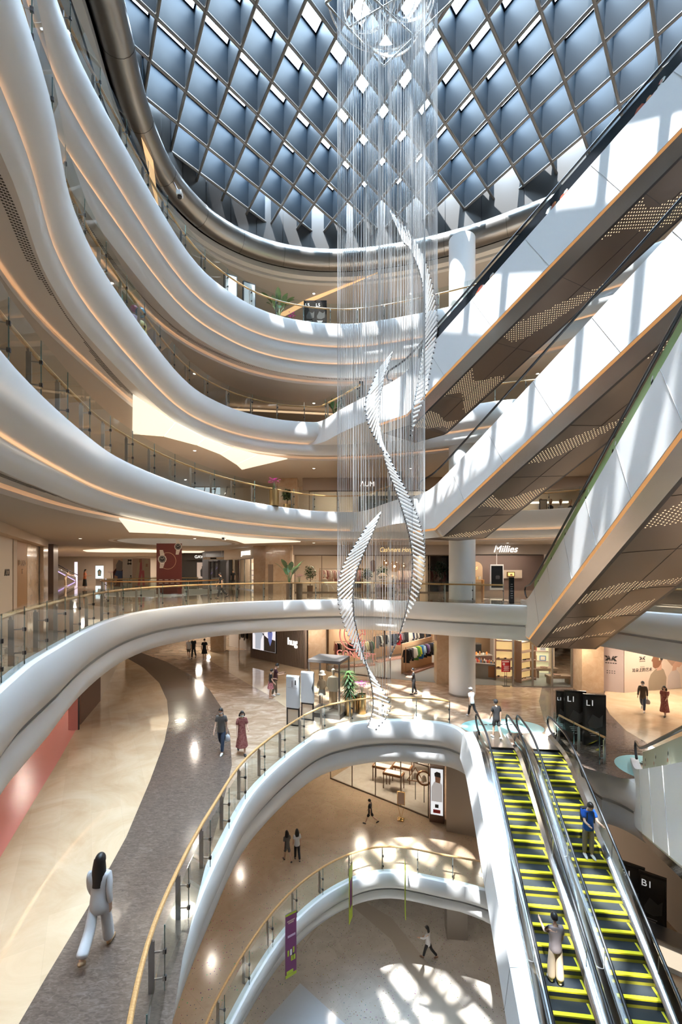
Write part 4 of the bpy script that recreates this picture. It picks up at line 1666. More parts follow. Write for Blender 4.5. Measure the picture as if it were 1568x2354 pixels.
# arched beige display with the second script
t = thing('display_arch', 'beige arched display with golden script behind the white column', 'display', (10.6, 36.2, 0))
mb = MB()
ar = [(-1.2, 0), (-1.2, 2.45)] + [(1.15 - 0.55 + 0.55 * math.sin(a), 1.9 + 0.55 * math.cos(a)) for a in [PI / 2 * k / 8 for k in range(9)]] + [(1.15, 0)]
for y in (-0.1, 0.1):
    mb.face([(x, y, z) for x, z in ar], mat('arch_beige', (0.52, 0.38, 0.25), 0.5))
for i in range(len(ar)):
    a, b = ar[i], ar[(i + 1) % len(ar)]
    mb.face([(a[0], -0.1, a[1]), (b[0], -0.1, b[1]), (b[0], 0.1, b[1]), (a[0], 0.1, a[1])], mat('arch_beige', (0.52, 0.38, 0.25), 0.5))
mb.build('back_panel', t)
mb = MB()
mb.box((0.1, -0.45, 0.95), (2.0, 0.5, 0.05), WOOD)
mb.box((-0.85, -0.45, 0.46), (0.08, 0.5, 0.92), WOOD)
mb.box((1.05, -0.45, 0.46), (0.08, 0.5, 0.92), WOOD)
mb.build('shelf', t)
text('lettering', 'Millies', (0.1, -0.12, 1.95), 0.5, SIGNGOLD, shear=0.3, parent=t)
for i in range(9):
    mb = MB()
    c = [(0.7, 0.68, 0.62), (0.5, 0.2, 0.2), (0.2, 0.25, 0.4), (0.75, 0.6, 0.3)][i % 4]
    m = mat('box_colour_%d' % (i % 4), c, 0.5)
    w = 0.10 + 0.03 * (i % 3)
    mb.box((9.8 + 0.2 * i, 35.75, 0.98 + w * 0.7), (w, w, w * 1.4), m)
    mb.box((9.8 + 0.2 * i, 35.75, 0.98 + w * 1.4 + 0.01), (w * 1.05, w * 1.05, 0.02), m)
    tag(mb.build('gift_box'), 'small gift box in a row on the wooden shelf behind the white column', 'box', 'gift boxes on the arched display')
# tall screen hung in the window
t = thing('display_screen', 'tall white-framed dark screen hanging in the bag shop window', 'screen', (11.6, 32.4, 0.3))
mb = MB()
mb.box((0, 0, 0.95), (1.0, 0.10, 1.9), WHITE)
mb.build('frame', t)
mb = MB()
mb.box((0, -0.06, 0.98), (0.84, 0.02, 1.62), mat('screen_dark', (0.015, 0.018, 0.022), 0.15))
mb.lathe([(0.001, -0.16), (0.15, -0.14), (0.16, 0.05), (0.10, 0.12), (0.001, 0.12)], mat('screen_bag', (0.05, 0.05, 0.055), 0.4), (0.05, -0.07, 0.95), 12, 1, 0.1)
mb.build('screen', t)
mb = MB()
mb.tube([(0, 0, 1.9), (0, 0, Z2 - 0.3)], 0.025, WHITE)
mb.build('hanger', t)
# slim totem by the escalator
t = thing('directory_totem', 'slim black directory totem by the foot of the lowest express escalator', 'sign', (9.05, 23.1, 0))
mb = MB()
mb.box((0, 0, 0.72), (0.26, 0.09, 1.44), mat('totem_black', (0.015, 0.016, 0.02), 0.25))
mb.build('body', t)
mb = MB()
for i in range(7):
    mb.box((0, -0.05, 0.35 + 0.12 * i), (0.14 if i % 2 else 0.10, 0.006, 0.02), mat('print_grey', (0.5, 0.5, 0.5), 0.5))
mb.build('printed_text', t)
mb = MB()
mb.box((0, 0, 0.02), (0.34, 0.25, 0.04), STEEL)
mb.build('base', t)

# shoe shop and its neighbours, receding to the left
wall('wall_shoe_shop', (-12.6, 46), (-7.0, 36.4), 2.75, Z2, 0.4, CREAMWALL)
wall('wall_shoe_shop', (-11.0, 48), (-5.8, 39.2), 0, Z2, 0.2, SHOPW)
d = Vector((-12.6 + 7.0, 46 - 36.4)).normalized()
ang = math.atan2(-d.y, -d.x)
text('shop_sign', 'JIC·CHACE', (-8.42, 38.33, 3.22), 0.52, SIGNW, rz=ang, depth=0.03, label='white block-letter shop name over the bright shoe shop', cat='sign')
front('mirror-framed glass front of the bright shoe shop left of the marble pillars', [(-10.4, 42.2), (-7.0, 36.4)], 0, 2.75, 4, frame=CHROME, th=0.12)
shoe_spots = []
for k, u in enumerate((0.14, 0.62)):
    c = Vector((-7.0, 36.4)).lerp(Vector((-10.4, 42.2)), u) + Vector((0.9, 0.55)) * 0.9
    t = thing('shoe_shelf', ('nearer' if k == 0 else 'farther') + ' backlit shoe shelf in the window of the bright shoe shop', 'shelf', (c.x, c.y, 0), ang)
    mb = MB()
    mb.box((0, 0.2, 1.2), (1.3, 0.05, 2.4), mat('shelf_glow', (0.9, 0.75, 0.55), 0.5, emit=0.7, ecol=(1, 0.8, 0.58)))
    mb.build('back_panel', t)
    for h in (0.3, 0.75, 1.2, 1.65):
        mb = MB()
        mb.box((0, 0.02, h), (1.3, 0.32, 0.03), WHITE)
        mb.build('shelf', t)
        for q in (-0.35, 0.1, 0.45):
            w = Matrix.Rotation(ang, 3, 'Z') @ Vector((q, 0.0, 0))
            shoe_spots.append((c.x + w.x, c.y + w.y, h + 0.015, ang))
spot(-8.6, 41, Z2 - 0.1, 140)
spot(-10.5, 44, Z2 - 0.1, 140)


def shoe_mesh(m):
    mb = MB()
    mb.tube([(0, -0.12, 0.03), (0, -0.10, 0.06), (0, -0.03, 0.055), (0, 0.06, 0.04), (0, 0.13, 0.025)], [0.02, 0.038, 0.04, 0.038, 0.018], m, 8)
    mb.box((0, 0.0, 0.012), (0.075, 0.25, 0.022), SOLE)
    mb.lathe([(0.036, 0.06), (0.038, 0.10)], m, (0, -0.08, 0), 8)
    return mb.mesh('shoe')


SHOES = [shoe_mesh(DSHOE), shoe_mesh(mat('tan_shoe', (0.32, 0.20, 0.12), 0.5)), shoe_mesh(mat('cream_shoe', (0.65, 0.6, 0.52), 0.5))]


def put_shoe(x, y, z, rz, k, label, group):
    o = link('shoe', SHOES[k % 3])
    o.location = (x, y, z)
    o.rotation_euler = (0, 0, rz)
    return tag(o, label, 'shoe', group)


for i, (x, y, z, a) in enumerate(shoe_spots):
    put_shoe(x, y, z, a + 1.2, i * 7 % 5, 'single shoe displayed on a backlit shelf of the bright shoe shop', 'shoes in the bright shoe shop')
# dark shop facing us, further back, and the grey-framed glass shop between
GREYSTEEL = mat('grey_steel_panel', (0.085, 0.09, 0.11), 0.35, 0.4)
wall('wall_grey_shop', (-15.0, 47.5), (-11.6, 44.4), 0, Z2, 0.3, GREYSTEEL)
front('grey-framed glass shop window left of the bright shoe shop', [(-14.0, 46.3), (-12.4, 44.2)], 0, 2.7, 2, frame=GREYSTEEL, th=0.2)
wall('wall_dark_shop', (-21, 54), (-13.5, 54), 0, Z2, 0.3, mat('charcoal_wall', (0.03, 0.03, 0.033), 0.4))
wall('wall_dark_shop', (-19, 52.6), (-15.4, 52.6), 2.9, Z2, 0.3, mat('charcoal_wall', (0.03, 0.03, 0.033), 0.4))
text('shop_sign', 'GAVY', (-17.0, 52.44, 3.25), 0.5, SIGNW, label='short white shop name on the black shopfront far back', cat='sign')
t = thing('advert_screen', 'bright advert with people in the black shop far back', 'screen', (-16.6, 53.80, 0.6))
mb = MB()
mb.box((0, 0, 1.0), (2.4, 0.08, 2.0), mat('advert_pale', (0.5, 0.42, 0.36), 0.5, emit=0.5))
mb.build('panel', t)
mb = MB()
for x, c in ((-0.5, (0.05, 0.05, 0.06)), (0.3, (0.45, 0.3, 0.22)), (0.8, (0.4, 0.4, 0.3))):
    m = mat('advert_fig_%.1f' % x, c, 0.5)
    mb.lathe([(0.001, 0.1), (0.25, 0.2), (0.28, 0.9), (0.16, 1.15), (0.08, 1.2), (0.13, 1.35), (0.001, 1.5)], m, (x, -0.05, 0.1), 12, 1, 0.1)
mb.build('printed_figures', t)
# corridor ends and left-hand shop wall
wall('wall_corridor', (-46, 70), (-8, 70), 0, Z2, 0.3, CREAMWALL)
wall('wall_corridor', (-13.4, 54), (-13.4, 70), 0, Z2, 0.3, CREAMWALL)
for x, y in ((-34, 48), (-28, 58), (-20, 62), (-26, 44), (-20, 40), (-38, 62), (-32, 66)):
    spot(x, y, Z2 - 0.05, 420, (1.0, 0.84, 0.68), 0.5)
A_, D_ = Vector((-14.7, 18.7)), Vector((-4.8, 9.2))


def lw(t):
    return A_ + D_ * t


la = math.atan2(D_.y, D_.x)
for (t0_, t1_, m, th) in ((-1.6, 0.18, CREAMWALL, 0.3), (0.19, 0.27, SHOPW, 0.36), (0.27, 0.55, mat('ochre_panel', (0.40, 0.22, 0.09), 0.4), 0.3), (0.56, 0.95, TAN, 0.3), (0.95, 1.0, DARKM, 0.3), (1.0, 1.2, TAN, 0.7), (1.22, 1.42, mat('sparkle_panel', (0.65, 0.5, 0.48), 0.3, emit=0.25, noise=((0.1, 0.08, 0.1), 9, 3, (1, 1, 1))), 0.2), (1.45, 1.74, mat('brown_stone_pillar', (0.16, 0.10, 0.06), 0.3), 0.8)):
    wall('wall_left_shops', lw(t0_), lw(t1_), 0, 3.35 if t1_ < 1.01 else Z2, th, m)
wall('trim_34', lw(-1.6) + Vector((0.3, 0.15)), lw(1.02) + Vector((0.3, 0.15)), 3.3, Z2, 0.5, SHOPW)
wall('wall_left_shops', lw(1.74), (-46, 40), 0, Z2, 0.4, CREAMWALL)
wl = Vector((0.886, 0.462)) * 0.17
p = lw(0.06) + wl
text('shop_sign', 'ACCI', (p.x, p.y, 1.72), 0.42, mat('sign_bronze', (0.06, 0.05, 0.04), 0.4), rz=la, depth=0.01, label='dark lettering on the pale shop door at the left edge', cat='sign')
p = lw(0.41) + wl
text('wall_lettering', 'UOKUACO', (p.x, p.y, 2.18), 0.40, mat('sign_faint', (0.62, 0.5, 0.38), 0.4), rz=la, depth=0.01, label='faint pale lettering on the ochre panel', cat='sign')
text('wall_lettering', 'X', (p.x, p.y, 1.75), 0.36, mat('sign_faint', (0.62, 0.5, 0.38), 0.4), rz=la, depth=0.01, label='small pale cross below the lettering on the ochre panel', cat='sign')

# hanging banners in and beyond the second void
t = thing('hanging_banner', 'tall dark red banner with a large wristwatch on it', 'banner', (-11.85, 30.0, 0.12))
RED = mat('banner_maroon', (0.115, 0.022, 0.018), 0.5)
mb = MB()
mb.box((0, 0, 1.75), (1.74, 0.03, 3.5), RED)
mb.build('cloth', t)
mb = MB()
WM, WF = mat('watch_silver', (0.62, 0.55, 0.46), 0.4), mat('watch_face', (0.02, 0.02, 0.022), 0.4)


def disc(mb, c, r0, r1, m, y=-0.02, n=28):
    for k in range(n):
        a, b = 2 * PI * k / n, 2 * PI * (k + 1) / n
        if r0 <= 0:
            mb.face([(c[0], y, c[1]), (c[0] + r1 * math.cos(a), y, c[1] + r1 * math.sin(a)), (c[0] + r1 * math.cos(b), y, c[1] + r1 * math.sin(b))], m)
        else:
            mb.face([(c[0] + r0 * math.cos(a), y, c[1] + r0 * math.sin(a)), (c[0] + r1 * math.cos(a), y, c[1] + r1 * math.sin(a)), (c[0] + r1 * math.cos(b), y, c[1] + r1 * math.sin(b)), (c[0] + r0 * math.cos(b), y, c[1] + r0 * math.sin(b))], m)


def watch(mb, cx, cz, r):
    disc(mb, (cx, cz), 0, r, WM, -0.022, 10)
    disc(mb, (cx, cz), 0, r * 0.8, WF, -0.026)
    for k in range(12):
        a = k * PI / 6
        mb.box((cx + r * 0.62 * math.cos(a), -0.03, cz + r * 0.62 * math.sin(a)), (r * 0.12, 0.002, r * 0.12), WM)
    mb.bar((cx, -0.03, cz), (cx - r * 0.35, -0.03, cz + r * 0.22), 0.003, 0.02, WM)
    mb.bar((cx, -0.03, cz), (cx + r * 0.40, -0.03, cz + r * 0.32), 0.003, 0.02, WM)
    for s in (-1, 1):
        for k in range(4):
            z = cz + s * (r * 1.05 + k * r * 0.30)
            w = r * (1.05 - 0.08 * k)
            mb.box((cx - 0.02 * k, -0.024, z), (w, 0.004, r * 0.25), WM)


disc(mb, (-0.10, 2.30), 0.55, 0.585, mat('banner_gold', (0.42, 0.27, 0.15), 0.5), -0.018, 40)
watch(mb, -0.47, 2.42, 0.30)
watch(mb, 0.62, 3.28, 0.26)
for i in range(4):
    for j in range(3):
        mb.box((-0.58 + 0.40 * i, -0.02, 1.0 - 0.24 * j), (0.24, 0.004, 0.05), mat('banner_print', (0.45, 0.36, 0.32), 0.5))
mb.build('print', t)
mb = MB()
for x in (-0.6, 0.6):
    mb.tube([(x, 0, 3.5), (x, 0, Z2 - 0.1)], 0.008, STEEL, 6)
mb.build('hanging_wire', t)


def poster(label, x, y, z0, w, h, base, shapes, cat='poster', name='hanging_poster', rz=0, emit=0):
    t = thing(name, label, cat, (x, y, z0), rz)
    mb = MB()
    mb.box((0, 0, h / 2), (w, 0.03, h), base)
    mb.build('panel', t)
    if z0 > 0.3:
        mb = MB()
        mb.box((0, 0, -z0 / 2), (w * 0.8, 0.3, z0), GREYWALL)
        mb.build('plinth', t)
    mb = MB()
    for k, (poly, m) in enumerate(shapes):
        mb.face([(a * w - w / 2, -0.018 - 0.0008 * k, b * h) for a, b in poly], m)
    if shapes:
        mb.build('print', t)
    return t


PALEP = mat('poster_pale', (0.72, 0.58, 0.50), 0.6)
WHT_P = mat('poster_white', (0.78, 0.77, 0.76), 0.6)
PNK_P = mat('poster_pink', (0.66, 0.20, 0.24), 0.6)
CRM_P = mat('poster_cream', (0.74, 0.66, 0.52), 0.6)
SKN_P = mat('poster_skin', (0.55, 0.33, 0.24), 0.6)
BLK_P = mat('poster_black', (0.02, 0.02, 0.022), 0.6)
GRY_P = mat('poster_grey', (0.30, 0.30, 0.33), 0.6)
BLU_P = mat('poster_blue', (0.10, 0.16, 0.34), 0.6)
BRN_P = mat('poster_brown', (0.16, 0.09, 0.06), 0.6)
poster('hanging poster with a reclining person in checked shorts', -20.0, 39.0, 0.05, 0.86, 2.75, mat('poster_plum', (0.10, 0.03, 0.04), 0.6),
       [([(0.0, 0.55), (0.5, 0.75), (1.0, 0.62), (1.0, 1.0), (0.0, 1.0)], PALEP), ([(0.35, 0.55), (0.95, 0.60), (1, 0.88), (0.6, 0.95), (0.3, 0.78)], GRY_P), ([(0.1, 0.4), (0.95, 0.28), (1, 0.58), (0.35, 0.6)], BLU_P), ([(0.05, 0.1), (0.3, 0.12), (0.5, 0.4), (0.15, 0.45)], SKN_P), ([(0, 0), (1, 0), (1, 0.06), (0, 0.08)], WHT_P)])
poster('white hanging poster with a few dark characters', -19.15, 39.0, 0.05, 0.84, 2.75, WHT_P,
       [([(0.5, 0.80), (0.95, 0.80), (0.95, 0.84), (0.5, 0.84)], BLK_P), ([(0.55, 0.78), (0.62, 0.78), (0.62, 0.96), (0.55, 0.96)], BLK_P), ([(0.84, 0.78), (0.90, 0.78), (0.90, 0.96), (0.84, 0.96)], BLK_P), ([(0.55, 0.91), (0.95, 0.91), (0.95, 0.95), (0.55, 0.95)], BLK_P),
        ([(0.8, 0.40), (0.95, 0.40), (0.95, 0.44), (0.8, 0.44)], BLK_P), ([(0.85, 0.33), (0.95, 0.33), (0.95, 0.38), (0.85, 0.38)], BLK_P), ([(0.6, 0.18), (0.95, 0.18), (0.95, 0.20), (0.6, 0.20)], BLK_P)])
poster('pink hanging poster of two dancing figures in rose trousers', -17.9, 39.0, 0.05, 1.62, 2.75, PALEP,
       [([(0.0, 0.0), (1, 0.0), (1, 0.18), (0, 0.18)], mat('poster_peach', (0.74, 0.48, 0.36), 0.6)), ([(0.15, 0.3), (0.5, 0.35), (0.5, 0.95), (0.35, 0.98)], CRM_P), ([(0.55, 0.4), (0.95, 0.3), (0.9, 0.95), (0.7, 0.95)], CRM_P),
        ([(0.28, 0.1), (0.42, 0.1), (0.55, 0.6), (0.42, 0.64)], PNK_P), ([(0.58, 0.1), (0.70, 0.1), (0.66, 0.6), (0.52, 0.6)], PNK_P), ([(0.40, 0.62), (0.55, 0.62), (0.52, 0.98), (0.46, 0.98)], PNK_P), ([(0.38, 0.86), (0.5, 0.86), (0.5, 0.97), (0.38, 0.97)], SKN_P), ([(0.75, 0.72), (0.86, 0.72), (0.86, 0.82), (0.75, 0.82)], SKN_P),
        ([(0.15, 0.05), (0.35, 0.05), (0.35, 0.08), (0.15, 0.09)], BLU_P), ([(0.55, 0.05), (0.75, 0.05), (0.75, 0.09), (0.55, 0.08)], GRY_P)])
poster('small lit portrait advert far down the left corridor', -32.2, 58, 0.5, 1.05, 1.7, mat('advert_ice', (0.7, 0.85, 0.9), 0.5, emit=1.2, ecol=(0.75, 0.92, 1.0)), [([(0.3, 0.2), (0.7, 0.2), (0.75, 0.6), (0.5, 0.75), (0.25, 0.6)], mat('advert_teal', (0.1, 0.3, 0.3), 0.5)), ([(0.35, 0.3), (0.65, 0.3), (0.62, 0.6), (0.38, 0.6)], mat('advert_face', (0.75, 0.7, 0.65), 0.5))], 'advert', 'advert_lightbox')
poster('narrow pale vertical shop sign far down the left corridor', -39.6, 65, 0.0, 0.45, 2.8, mat('lilac_sign', (0.75, 0.65, 0.8), 0.5, emit=0.8, ecol=(0.85, 0.75, 0.95)), [], 'sign', 'shop_sign')
# far escalator down the corridor
t = thing('escalator', 'small white escalator far away at the end of the left corridor', 'escalator', (-40.3, 62, 0))
mb = MB()
mb.raw([(-2.5, 0, 2.6), (2.4, 0, -0.0), (2.4, 0, 0.6), (-2.5, 0, 3.2), (-2.5, 0.2, 2.6), (2.4, 0.2, 0), (2.4, 0.2, 0.6), (-2.5, 0.2, 3.2)], [(0, 1, 2, 3), (4, 7, 6, 5), (3, 2, 6, 7), (0, 4, 5, 1)], WHITE)
mb.build('side_panel', t)
mb = MB()
mb.tube([(-2.5, 0.1, 3.6), (2.3, 0.1, 1.1), (2.7, 0.1, 0.9)], 0.06, BLACK)
mb.build('handrail', t)
mb = MB()
mb.box((0, -0.02, 1.38), (5.4, 0.02, 0.06), mat('violet_strip', (0.5, 0.35, 0.9), 0.5, emit=2, ecol=(0.6, 0.45, 1.0)), mx=Matrix.Rotation(math.atan2(2.6, 4.9), 3, 'Y'))
mb.build('light_strip', t)
# ceiling sign hanging in front of the black shop
t = thing('hanging_sign', 'beige wayfinding sign hanging from the ceiling before the black shop', 'sign', (-12.6, 43, 2.75))
mb = MB()
mb.box((0, 0, 0.12), (2.0, 0.12, 0.24), CREAMWALL)
mb.build('board', t)
mb = MB()
for x in (-0.8, 0.8):
    mb.tube([(x, 0, 0.24), (x, 0, Z2 - 2.75)], 0.015, STEEL, 6)
mb.build('hanger', t)
mb = MB()
for x, w in ((-0.8, 0.14), (-0.55, 0.14), (0.0, 0.6)):
    mb.box((x, -0.065, 0.12), (w, 0.005, 0.14), WHT_P if w < 0.2 else BLK_P)
mb.build('printed_symbol', t)

# ---------------------------------------------------------------- luminous ceiling panels
def lum(label, px, z, splits):
    """glowing stretched panels set just under a ceiling"""
    pts = [at(x, y, z) for x, y in px]
    n = len(pts) // 2
    near, far = pts[:n], pts[n:][::-1]
    t = thing('luminous_panel', label, 'ceiling light', (near[0][0], near[0][1], z))
    o = Vector((near[0][0], near[0][1]))
    for i in range(n - 1):
        q = [Vector(near[i]) - o, Vector(near[i + 1]) - o, Vector(far[i + 1]) - o, Vector(far[i]) - o]
        c = sum(q, Vector((0, 0))) / 4
        q = [c + (p - c) * (1 - 0.03 / max(0.3, (p - c).length)) for p in q]
        mb = MB()
        mb.prism(q, 0.0, 0.05, PANEL)
        mb.build('panel', t)
    for a, b in ((0.3, 0.5), (0.7, 0.5)):
        k = int(a * (n - 1))
        c = (Vector(near[k]) + Vector(near[k + 1]) + Vector(far[k]) + Vector(far[k + 1])) / 4
        disc_lamp0(c.x, c.y, z - 0.08, 260, 1.2, (1.0, 0.88, 0.72))


lum('large star-shaped glowing ceiling panels over the third gallery', [(305, 908), (403, 972), (472, 1007), (532, 1030), (592, 1045), (662, 1055), (556, 1080), (543, 1068), (504, 1044), (452, 1024), (376, 1004), (304, 998)], Z3 - 0.08, 5)
lum('flat glowing ceiling panels over the second gallery, left of the shoe shop', [(273, 1193), (395, 1215), (468, 1226), (545, 1236), (610, 1241), (692, 1246), (562, 1250), (540, 1243), (500, 1237), (440, 1231), (380, 1227), (297, 1224)], Z2 - 0.08, 5)
lum('distant glowing ceiling panels beyond the second void', [(190, 1266), (260, 1262), (330, 1264), (400, 1267), (430, 1268), (470, 1268), (460, 1271), (430, 1271), (400, 1271), (330, 1270), (260, 1270), (200, 1269)], Z2 - 0.08, 5)

# ---------------------------------------------------------------- third gallery
wall('wall_third', (-6, 38), (20, 36), L3, Z3, 0.3, CREAMWALL)
wall('trim_35', (-3, 34.2), (20, 33.5), L3 + 2.5, Z3, 0.4, mat('third_bulkhead', (0.34, 0.26, 0.21), 0.5))
wall('wall_third', (-30, 40), (-6, 38), L3, Z3, 0.3, CREAMWALL)
wall('wall_third', (-19, 16), (-24, 38), L3, Z3, 0.3, SHOPW)
text('shop_sign', 'ΛUM', (2.05, 33.85, L3 + 2.95), 0.52, SIGNW, depth=0.02, label='white three-letter shop name on the third gallery bulkhead', cat='sign')
front('dark glass front of the shop on the third gallery behind the wires', [(-2.5, 34.3), (8.5, 33.9)], L3, L3 + 2.5, 5)
block('wall_pillar', (-4.2, 34.6, L3 + 1.9), (1.6, 1.2, 3.8), TAN)
wall('wall_third', (1.5, 36.8), (9, 36.3), L3, L3 + 2.5, 0.2, mat('charcoal_wall', (0.03, 0.03, 0.033), 0.4))
for x in (-1, 2.5, 6, 10, 14):
    spot(x, 35.2, Z3 - 0.1, 110)
wall('wall_third', (11.8, 33.6), (12.8, 33.6), L3, Z3, 0.6, TAN)
for i in range(5):
    t = thing('mannequin_bust', 'wooden-headed bust in the row behind the third gallery balustrade at right', 'mannequin', (14.0 + 0.75 * i, 30.5 + 0.1 * i, L3 + 0.85), 0, 'busts on the third gallery')
    mb = MB()
    mb.lathe([(0.05, 0.0), (0.055, 0.10), (0.09, 0.16), (0.115, 0.30), (0.09, 0.42), (0.001, 0.46)], mat('bust_wood', (0.35, 0.20, 0.11), 0.5), n=14)
    mb.build('head', t)
    mb = MB()
    mb.lathe([(0.16, -0.85), (0.18, -0.3), (0.20, -0.12), (0.06, 0.0)], BLK if i % 2 else OFFW, n=14, sy=0.6)
    mb.build('torso', t)
t = thing('framed_sign', 'black framed notice standing on the third gallery behind the escalator', 'sign', (13.2, 28.4, L3))
mb = MB()
mb.box((0, 0, 0.55), (0.5, 0.05, 0.7), BLK_P)
mb.build('frame', t)
mb = MB()
mb.box((0, -0.03, 0.55), (0.40, 0.01, 0.58), mat('notice_print', (0.32, 0.27, 0.22), 0.5))
mb.build('print', t)
mb = MB()
mb.box((0, 0, 0.1), (0.08, 0.3, 0.2), BLK_P)
mb.build('base', t)
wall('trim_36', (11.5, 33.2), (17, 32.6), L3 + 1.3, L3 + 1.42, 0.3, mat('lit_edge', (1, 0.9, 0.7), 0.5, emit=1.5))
# bright lattice window far behind the third gallery rail
mb = MB()
mb.box((-14.2, 37.6, L3 + 2.0), (7.5, 0.05, 3.0), mat('lattice_daylight', (0.6, 0.7, 0.78), 0.4, emit=0.55, ecol=(0.72, 0.85, 0.95)))
for k in range(9):
    mb.bar((-18 + 0.95 * k, 37.5, L3 + 0.5), (-17.4 + 0.95 * k, 37.5, L3 + 3.5), 0.06, 0.06, GREYWALL)
for k in range(5):
    mb.bar((-18, 37.5, L3 + 0.6 + 0.7 * k), (-10.4, 37.5, L3 + 0.6 + 0.7 * k), 0.06, 0.06, GREYWALL)
struct('window_2', mb)
# fourth and fifth gallery walls
wall('wall_fourth', (-12, 36), (20, 34), L4, Z4, 0.3, mat('fourth_wall', (0.55, 0.43, 0.34), 0.6))
wall('wall_fourth', (-19, 12), (-12, 36), L4, Z4, 0.3, mat('fourth_wall', (0.55, 0.43, 0.34), 0.6))
AMB0 = mat('amber_cove', (1, 0.7, 0.45), 0.5, emit=0.8, ecol=(1.0, 0.68, 0.42))
wall('trim_37', (-8, 31), (6, 33), Z4 - 0.32, Z4 - 0.28, 0.3, AMB0)
wall('wall_fourth', (7.5, 30), (12, 29), L4 + 0.3, L4 + 1.2, 0.3, mat('blue_grey_window', (0.12, 0.16, 0.19), 0.3))
wall('wall_fifth', (-14, 34), (20, 35), L5, Z5, 0.3, CREAMWALL)
wall('wall_fifth', (-16, 8), (-14, 34), L5, Z5, 0.3, GREYWALL)
# amber slots of light in the fifth-floor ceiling
AMB = mat('amber_slot', (1, 0.6, 0.25), 0.5, emit=0.75, ecol=(1.0, 0.62, 0.32))
for lab, q in (('long amber slot of light in the ceiling over the fifth gallery', [(640, 724), (705, 690), (868, 628), (838, 641), (725, 690), (655, 727)]), ('narrow amber slot of light at the left of the fifth gallery ceiling', [(325, 318), (352, 372), (366, 490), (369, 502), (352, 440), (338, 380)])):
    pts = [at(x, y, Z5 - 0.06) for x, y in q]
    mb = MB()
    mb.prism([Vector(p) for p in pts], Z5 - 0.06, Z5 - 0.002, AMB)
    tag(mb.build('light_slot'), lab, 'ceiling light')

# ---------------------------------------------------------------- first floor
SLAT = mat('grey_brown_slats', (0.26, 0.20, 0.165), 0.5)
P0, P1 = Vector((-7.4, 36.3)), Vector((-2.55, 32.0))
wall('wall_slatted_shop', P0, P1, L1, Z1, 0.25, SLAT)
mb = MB()
n_ = 44
dd = (P1 - P0) / n_
nr = Vector((-dd.y, dd.x)).normalized() * -1
for i in range(n_ + 1):
    c = P0 + dd * i + nr * 0.15
    mb.bar((c.x, c.y, L1), (c.x, c.y, Z1), 0.05, 0.06, SLAT)
struct('wall_slats', mb)
aw = math.atan2(dd.y, dd.x)
c = P0.lerp(P1, 0.80) + nr * 0.2
text('shop_sign', 'hug', (c.x, c.y, L1 + 1.85), 0.78, SIGNW, rz=aw, depth=0.04, label='white three-letter shop name on the slatted grey-brown wall', cat='sign')
t = thing('advert_screen', 'large bright advert screen on the slatted wall, white jacket beside blue figure', 'screen', (P0.lerp(P1, 0.29).x + nr.x * 0.24, P0.lerp(P1, 0.29).y + nr.y * 0.24, L1 + 0.75), aw)
mb = MB()
mb.box((0, 0, 1.15), (3.0, 0.1, 2.3), BLK_P)
mb.build('housing', t)
mb = MB()
scr = mat('screen_pale', (0.8, 0.78, 0.82), 0.5, emit=0.9, ecol=(0.85, 0.82, 0.86))
mb.face([(-1.45, -0.055, 0.05), (0.0, -0.055, 0.05), (0.0, -0.055, 2.25), (-1.45, -0.055, 2.25)], scr)
mb.face([(0.05, -0.055, 0.05), (1.45, -0.055, 0.05), (1.45, -0.055, 2.25), (0.05, -0.055, 2.25)], scr)


def blob(mb, pts, m, y):
    mb.face([(x, y, z) for x, z in pts], m)


sj = mat('screen_jacket', (0.5, 0.55, 0.65), 0.5, emit=0.6, ecol=(0.55, 0.6, 0.7))
sd = mat('screen_dark_tone', (0.05, 0.04, 0.04), 0.5)
sb_ = mat('screen_blue', (0.15, 0.2, 0.6), 0.5, emit=0.5, ecol=(0.25, 0.3, 0.7))
blob(mb, [(-1.1, 0.1), (-0.4, 0.1), (-0.35, 0.9), (-0.1, 1.3), (-0.35, 1.9), (-0.65, 2.0), (-1.0, 1.9), (-1.3, 1.4), (-1.1, 1.2)], sj, -0.058)
blob(mb, [(-0.85, 1.95), (-0.5, 1.95), (-0.5, 2.24), (-0.85, 2.24)], sd, -0.060)
blob(mb, [(-0.1, 1.3), (0.0, 1.25), (0.0, 1.4), (-0.2, 1.5)], sd, -0.060)
blob(mb, [(0.06, 0.06), (1.44, 0.06), (1.44, 1.0), (1.1, 1.05), (0.5, 1.1), (0.06, 1.3)], mat('screen_rock', (0.10, 0.08, 0.07), 0.7, emit=0.1), -0.058)
blob(mb, [(0.6, 0.9), (0.8, 0.5), (1.0, 0.9), (1.1, 1.5), (0.95, 1.95), (0.7, 1.95), (0.5, 1.5)], sb_, -0.061)
blob(mb, [(0.7, 1.6), (0.95, 1.6), (0.95, 1.9), (0.7, 1.9)], sd, -0.063)
mb.build('screen', t)
# clothing niche left of the slatted wall
wall('wall_niche', (-10.6, 41.5), (-6.2, 37.6), L1, Z1, 0.2, GREYWALL)
block('wall_pillar', (-11.0, 39.0, (L1 + Z1) / 2), (1.2, 0.8, Z1 - L1), TAN)
block('wall_pillar', (-1.75, 32.2, (L1 + Z1) / 2), (1.3, 0.8, Z1 - L1), TAN)
block('wall_pillar', (6.6, 28.2, (L1 + Z1) / 2), (0.95, 0.8, Z1 - L1), TAN)
